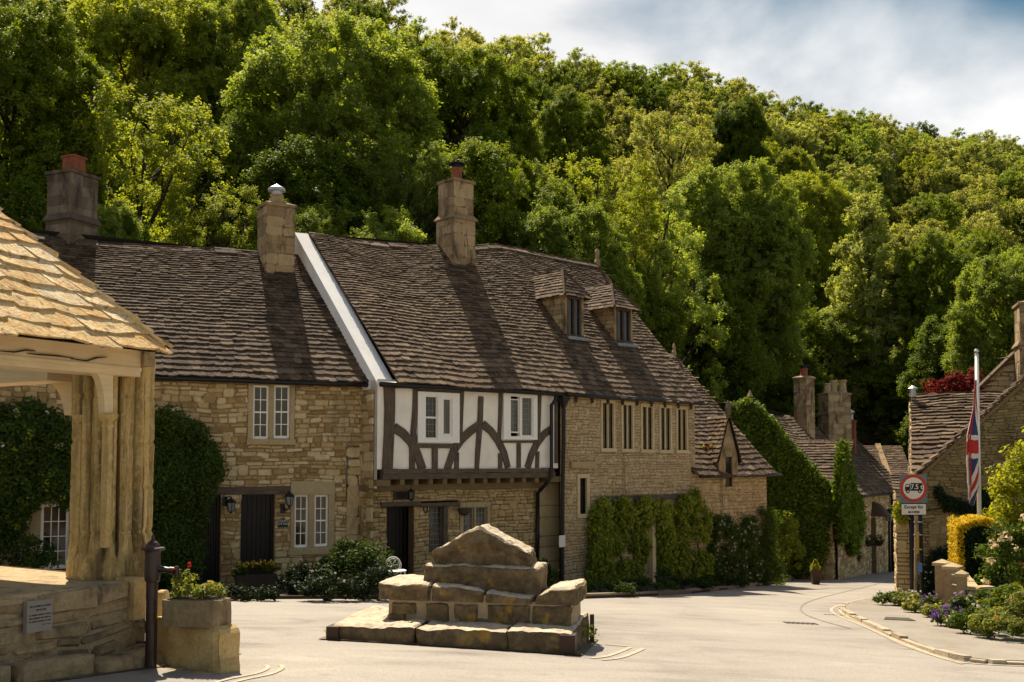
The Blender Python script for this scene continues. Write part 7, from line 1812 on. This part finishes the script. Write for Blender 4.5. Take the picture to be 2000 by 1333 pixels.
def tree_proto(name, seed, H, R, z0, lobes, per, leaves, leaf, prof, **k):
    (C, N, S, T), LC = crown_data(seed, H, R, z0, lobes, per, leaves, leaf, prof, **k)
    crown = leaf_mesh('crown', C, N, S, T, M['leaf_mid'], None, (0, 0, 0)); cm = crown.data; bpy.data.objects.remove(crown)
    m = MB(); r = random.Random(seed); top = z0 + (H - z0) * .72; tr = H * .017
    bend = [V((r.uniform(-.25, .25) * i * .3, r.uniform(-.25, .25) * i * .3, top * i / 6)) for i in range(7)]; bend.insert(0, V((0, 0, -16)))
    m.tube(bend, [tr * 1.3] + [tr * (1.25 - .17 * i) for i in range(7)], 8)
    for c, lr in LC:
        zb = min(max(c[2] - R * r.uniform(.5, .9), z0 * .55), top); f = max(0, min(.999, zb / top)) * 6; i = min(5, int(f)); p = bend[i + 1].lerp(bend[i + 2], f - i)
        e = V(c); mid = p.lerp(e, .5) + V((0, 0, -.06 * (e - p).length)); m.tube([p, mid, e, e + (e - mid) * .35], [tr * .42, tr * .28, tr * .14, .015], 5)
        for _ in range(3):
            q = e + V((r.uniform(-1, 1), r.uniform(-1, 1), r.uniform(-.2, 1))) * lr * .8; m.tube([mid.lerp(e, .6), q], [tr * .12, .012], 4)
    t = m.build('trunk', M['bark'], loc=(0, 0, 0), smooth=True); tm = t.data; bpy.data.objects.remove(t)
    return (cm, tm, H, R)
rnd_p = lambda t: math.sqrt(max(.06, 1 - (abs(t - .52) / .60) ** 2.6))
tall_p = lambda t: math.sqrt(max(.06, 1 - (abs(t - .48) / .62) ** 2.6))
cone_p = lambda t: max(.12, (1 - t) ** .62) * (1 if t > .12 else .75)
PROTO = {
    'round': [tree_proto('round', 1, 17, 4.6, 3.2, 28, 20, 330, .076, rnd_p), tree_proto('round', 2, 17, 4.6, 3.0, 30, 18, 330, .076, rnd_p, lobe_r=(.20, .46)), tree_proto('round', 21, 17, 4.6, 4.2, 26, 20, 330, .076, tall_p, lobe_r=(.24, .5))],
    'airy': [tree_proto('airy', 5, 17, 4.6, 4.0, 26, 13, 250, .074, rnd_p, nb=0, cl_r=(.08, .17), lobe_r=(.22, .36)), tree_proto('airy', 6, 18, 4.4, 3.6, 30, 13, 250, .074, tall_p, nb=0, cl_r=(.08, .17), lobe_r=(.2, .34))],
    'far': [tree_proto('far', 11, 12, 3.4, 2.0, 26, 12, 130, .080, rnd_p, lobe_r=(.24, .36), cl_r=(.10, .17)), tree_proto('far', 12, 12, 3.3, 2.2, 24, 13, 130, .080, tall_p, lobe_r=(.26, .38), cl_r=(.10, .17)),
            tree_proto('far', 13, 12, 3.4, 2.4, 30, 9, 115, .080, rnd_p, lobe_r=(.2, .32), cl_r=(.09, .15))],
    'cone': [tree_proto('cone', 7, 18, 4.4, 1.5, 38, 15, 270, .072, cone_p, lobe_r=(.2, .34), cl_r=(.08, .16))],
}
MESHES = {}
def put_tree(name, label, x, y, H, Wd, kind, mat, group=None, var=None, rot=None, dome=None):
    pr = PROTO[kind]; cm, tm, h0, r0 = pr[random.randrange(len(pr)) if var is None else var % len(pr)]
    z = gz(x, y); T = thing(name, label, 'tree', V((x, y, z)), group)
    T.rotation_euler = (0, 0, random.uniform(0, 6.28) if rot is None else rot); k = Wd / 2 / r0; kz = H / h0 if dome is None else min(H / h0, k * dome); lift = H / kz - h0   # crown keeps its own proportions; the bole takes up the rest
    T.scale = (k, k * random.uniform(.9, 1.1), kz)
    for nm, me, mt in (('trunk', tm, M['bark']), ('crown', cm, M[mat])):
        key = (me.name, mt.name)
        if key not in MESHES:   # one mesh per shape and foliage kind, shared by every tree of that sort
            me2 = me.copy(); me2.materials.clear(); me2.materials.append(mt); MESHES[key] = me2
        o = bpy.data.objects.new(nm, MESHES[key]); col.objects.link(o); o.parent = T; o.location = (0, 0, lift)
    return T
HERO = [ # px centre, px top, px width, distance, kind, material, label
    (30, 10, 250, 37, 'round', 'leaf_dark', 'big dark tree at the top left corner'),
    (-30, 330, 240, 33, 'round', 'leaf_dark', 'dark tree behind the shelter roof at the left edge'),
    (285, 168, 310, 38, 'airy', 'leaf_bright', 'bright yellow green tree with visible limbs between the two left chimneys'),
    (430, 370, 170, 35, 'airy', 'leaf_bright', 'smaller bright tree directly left of the metal cowled chimney'),
    (285, -30, 250, 58, 'round', 'leaf_bright', 'rounded light green tree high on the slope at upper left'),
    (150, 120, 130, 50, 'airy', 'leaf_mid', 'thin mid green tree between the corner tree and the rounded light one'),
    (455, -10, 150, 60, 'round', 'leaf_mid', 'tall grey green tree right of the rounded light one'),
    (662, 48, 270, 44, 'round', 'leaf_mid', 'largest tall green tree above the white gable edge'),
    (500, 235, 190, 41, 'round', 'leaf_dark', 'dark tree in shade behind the metal cowled chimney'),
    (620, 300, 240, 39, 'round', 'leaf_dark', 'dark shaded tree behind the ridge of the timber framed house'),
    (812, 275, 130, 40, 'airy', 'leaf_mid', 'mid green tree left of the stepped stone chimney'),
    (905, 100, 200, 54, 'round', 'leaf_dark', 'dark round tree with golden green top above the stepped chimney'),
    (985, 288, 215, 41, 'round', 'leaf_dark', 'low dark tree with a lit top right of the stepped chimney'),
    (1115, 182, 110, 62, 'round', 'leaf_dark', 'round dark tree halfway up the slope in the middle'),
    (1165, 298, 205, 45, 'airy', 'leaf_bright', 'light green tree above the ridge finial of the five window house'),
    (1275, 400, 190, 46, 'airy', 'leaf_mid', 'mid green tree rising just right of the dormers'),
    (1310, 205, 160, 64, 'airy', 'leaf_olive', 'olive tree showing its bare spreading limbs'),
    (1425, 318, 200, 54, 'round', 'leaf_mid', 'large full green tree with bright tips above the low house'),
    (1475, 490, 120, 60, 'airy', 'leaf_pale', 'grey green tree in the dark hollow above the ivy gable'),
    (1570, 335, 130, 78, 'round', 'leaf_bright', 'yellow green tree between the large central tree and the pale feathery one'),
    (1690, 378, 210, 67, 'cone', 'leaf_pale', 'pale feathery pointed tree above the far chimneys'),
    (1855, 450, 160, 66, 'round', 'leaf_dark', 'dark broad tree right of the pale feathery one'),
    (1965, 488, 150, 52, 'round', 'leaf_mid', 'tree with yellow green top at the right edge above the upper gable'),
    (1445, 200, 90, 88, 'round', 'leaf_dark', 'dark tree crown two thirds up the slope right of centre'),
    (1530, 300, 95, 84, 'round', 'leaf_bright', 'yellow green crown in the middle of the right slope'),
    (1345, 560, 200, 50, 'round', 'leaf_dark', 'shaded tree low behind the five window house gable'),
    (1560, 600, 210, 68, 'round', 'leaf_dark', 'shaded tree low behind the single tall far chimney'),
    (1750, 600, 210, 78, 'round', 'leaf_dark', 'shaded tree low behind the farthest roofs'),
    (1900, 600, 180, 58, 'round', 'leaf_dark', 'shaded tree low behind the right hand slate roof'),
    (1610, 455, 110, 82, 'round', 'leaf_mid', 'small mid green tree tucked left behind the pale feathery one'),
    (690, 395, 210, 36, 'round', 'leaf_mid', 'low rounded tree right behind the ridge of the timber framed house'),
    (585, 400, 150, 35, 'round', 'leaf_dark', 'low dark tree behind the top of the white gable edge'),
    (1090, 400, 190, 39, 'round', 'leaf_mid', 'low mid green tree behind the ridge of the five window house'),
    (1210, 520, 170, 43, 'round', 'leaf_dark', 'low dark tree peeping over the verge right of the dormers'),
    (1500, 680, 190, 58, 'round', 'leaf_dark', 'low shaded tree directly above the ivy gable'),
    (1660, 690, 190, 70, 'round', 'leaf_dark', 'low shaded tree directly above the far pots'),
    (1800, 690, 190, 66, 'round', 'leaf_dark', 'low shaded tree left of the right hand slate roof'),
    (205, 395, 150, 34, 'round', 'leaf_mid', 'low tree just right of the soot dark stack'),
    (740, 330, 150, 47, 'airy', 'leaf_mid', 'leaning mid green tree right of the largest tree'),
]
for i, (px, py, w, d, kind, mat, lab) in enumerate(HERO):
    p = at(px, py, d); Wd = w / 2000 * d * 1.3; H = p.z - gz(p.x, p.y); put_tree('tree', lab, p.x, p.y, max(5, H * 1.0), Wd, kind, mat, var=i, rot=i * 1.7, dome=1.0 if kind == 'cone' else 1.12)
FILL = {}
def fill():
    tx, ty = .89, .45; nx_, ny_ = -.45, .89; cnt = 0; R = random.Random(5)
    s = 19.0; rows = []
    while s < 84:
        t = -60 + R.uniform(0, 5)
        while t < 190:
            a = t + R.uniform(-1.8, 1.8); b = s + 33.5 + R.uniform(-1.8, 1.8); x, y = tx * a + nx_ * b, ty * a + ny_ * b; t += 5.5 + s * .012
            if y < (50 if x > -8 else 42): continue
            px = 1000 + 2000 * x / y; H = R.uniform(9.5, 14); top = 900 - 2000 * (gz(x, y) + H) / y; bot = 900 - 2000 * (gz(x, y) + 2) / y
            if px < -140 or px > 2140 or bot < -30: continue
            if y < 74 and px > 1400: continue
            rows.append((y, x, H, px, top))
        s += 4.9
    rows.sort()
    scn['n_all'] = len(rows)
    while len(rows) > 266: rows.pop(R.randrange(len(rows) // 4, len(rows)))
    scn['n_fill'] = len(rows)
    for (y, x, H, px, top) in rows:
        s = hill_s(x, y); k = R.random(); far = s > 68
        kind = 'far'
        if k < .32: mat, w = 'leaf_olive', 'olive'
        elif k < .60: mat, w = 'leaf_pale', 'pale green'
        elif k < .80: mat, w = 'leaf_mid', 'mid green'
        elif k < .92: mat, w = 'leaf_bright', 'yellow green'
        else: mat, w = 'leaf_dark', 'dark green'
        zone = 'on the skyline of the wooded hill' if far else 'on the upper slope of the wooded hill' if s > 40 else 'on the lower slope of the wooded hill'
        side = 'left half' if px < 700 else 'middle' if px < 1350 else 'right part'
        lab = '%s tree %s, in the %s' % (w, zone, side); FILL[lab] = FILL.get(lab, 0) + 1
        put_tree('tree', lab, x, y, H * (.88 if far else .96), R.uniform(5.9, 8.0), kind, mat, '%s trees %s, %s' % (w, zone, side))
    print('fill trees', len(rows))
fill()
# ================================================================== LIGHT, SKY, CAMERA
EL, AZX, AZY = math.radians(56), -.36, .93
sd = V((AZX, AZY, 0)).normalized() * math.cos(EL) + V((0, 0, math.sin(EL)))
su = bpy.data.lights.new('sun', 'SUN'); su.energy = 5.0; su.angle = math.radians(.6); su.color = (1, .885, .70)
so = bpy.data.objects.new('sun', su); col.objects.link(so); so.rotation_euler = (-sd).to_track_quat('-Z', 'Y').to_euler()
w = bpy.data.worlds.new('World'); scn.world = w; w.use_nodes = True; nt = w.node_tree; nt.nodes.clear()
out = nt.nodes.new('ShaderNodeOutputWorld'); bg = nt.nodes.new('ShaderNodeBackground'); nt.links.new(bg.outputs[0], out.inputs[0])
sky = nt.nodes.new('ShaderNodeTexSky'); sky.sky_type = 'NISHITA'; sky.sun_disc = False; sky.sun_elevation = EL; sky.sun_rotation = math.atan2(AZX, AZY)
tc = nt.nodes.new('ShaderNodeTexCoord'); mp = nt.nodes.new('ShaderNodeMapping'); mp.inputs['Scale'].default_value = (1.0, 1.0, 1.7); nt.links.new(tc.outputs['Generated'], mp.inputs[0])
n1 = nd(nt, 'ShaderNodeTexNoise', Scale=3.4, Detail=7, Roughness=.52, Distortion=.25); nt.links.new(mp.outputs[0], n1.inputs['Vector'])
sx = nt.nodes.new('ShaderNodeSeparateXYZ'); nt.links.new(tc.outputs['Generated'], sx.inputs[0])
# cloud cover thins towards the right-hand sky, away from the sun, and upward
xz = mth(nt, 'MULTIPLY', mth(nt, 'MAXIMUM', mth(nt, 'SUBTRACT', sx.outputs['X'], .02), 0.0), mth(nt, 'MAXIMUM', mth(nt, 'SUBTRACT', sx.outputs['Z'], .25), 0.0))
g = mth(nt, 'ADD', mth(nt, 'MULTIPLY', mth(nt, 'SUBTRACT', n1.outputs['Fac'], .5), 1.7), mth(nt, 'SUBTRACT', .76, mth(nt, 'MULTIPLY', xz, 15.0)))
cf = ramp(nt, g, [(.0, (0, 0, 0)), (.62, (1, 1, 1))])
cc = ramp(nt, n1.outputs['Fac'], [(.35, (4.6, 4.5, 4.5)), (.6, (5.4, 5.35, 5.3))])
# the cloud bank stands over the valley ahead; the rest of the sky is clear
bank = mth(nt, 'MULTIPLY', ramp(nt, sx.outputs['Y'], [(.35, (0, 0, 0)), (.7, (1, 1, 1))]).outputs[0], ramp(nt, sx.outputs['Z'], [(.45, (1, 1, 1)), (.66, (0, 0, 0))]).outputs[0])
teal = mixc(nt, bank, mixc(nt, 1.0, sky.outputs[0], (1.0, .83, .64), 'MULTIPLY'), mixc(nt, 1.0, sky.outputs[0], (.27, .38, .36), 'MULTIPLY'))
mixs = mixc(nt, mth(nt, 'MULTIPLY', mth(nt, 'MULTIPLY', cf.outputs[0], .95), bank), teal, cc.outputs[0])
nt.links.new(mixs, bg.inputs[0]); bg.inputs[1].default_value = .108
cam = bpy.data.cameras.new('camera'); co = bpy.data.objects.new('camera', cam); col.objects.link(co); scn.camera = co
cam.sensor_width = 36; cam.lens = 36; cam.shift_y = (PPY - 666.5) / 2000; cam.clip_start = .1; cam.clip_end = 2000
co.location = (0, 0, 0); co.rotation_euler = (math.radians(90) + PITCH, 0, 0)
scn.view_settings.view_transform = 'Standard'; scn.view_settings.look = 'None'; scn.view_settings.gamma = 1; scn.view_settings.exposure = 0.85
scn.cycles.max_bounces = 6; scn.cycles.diffuse_bounces = 3; scn.cycles.glossy_bounces = 2; scn.cycles.transmission_bounces = 3; scn.cycles.transparent_max_bounces = 4
for o in bpy.data.objects:
    if 'base' in o: del o['base']
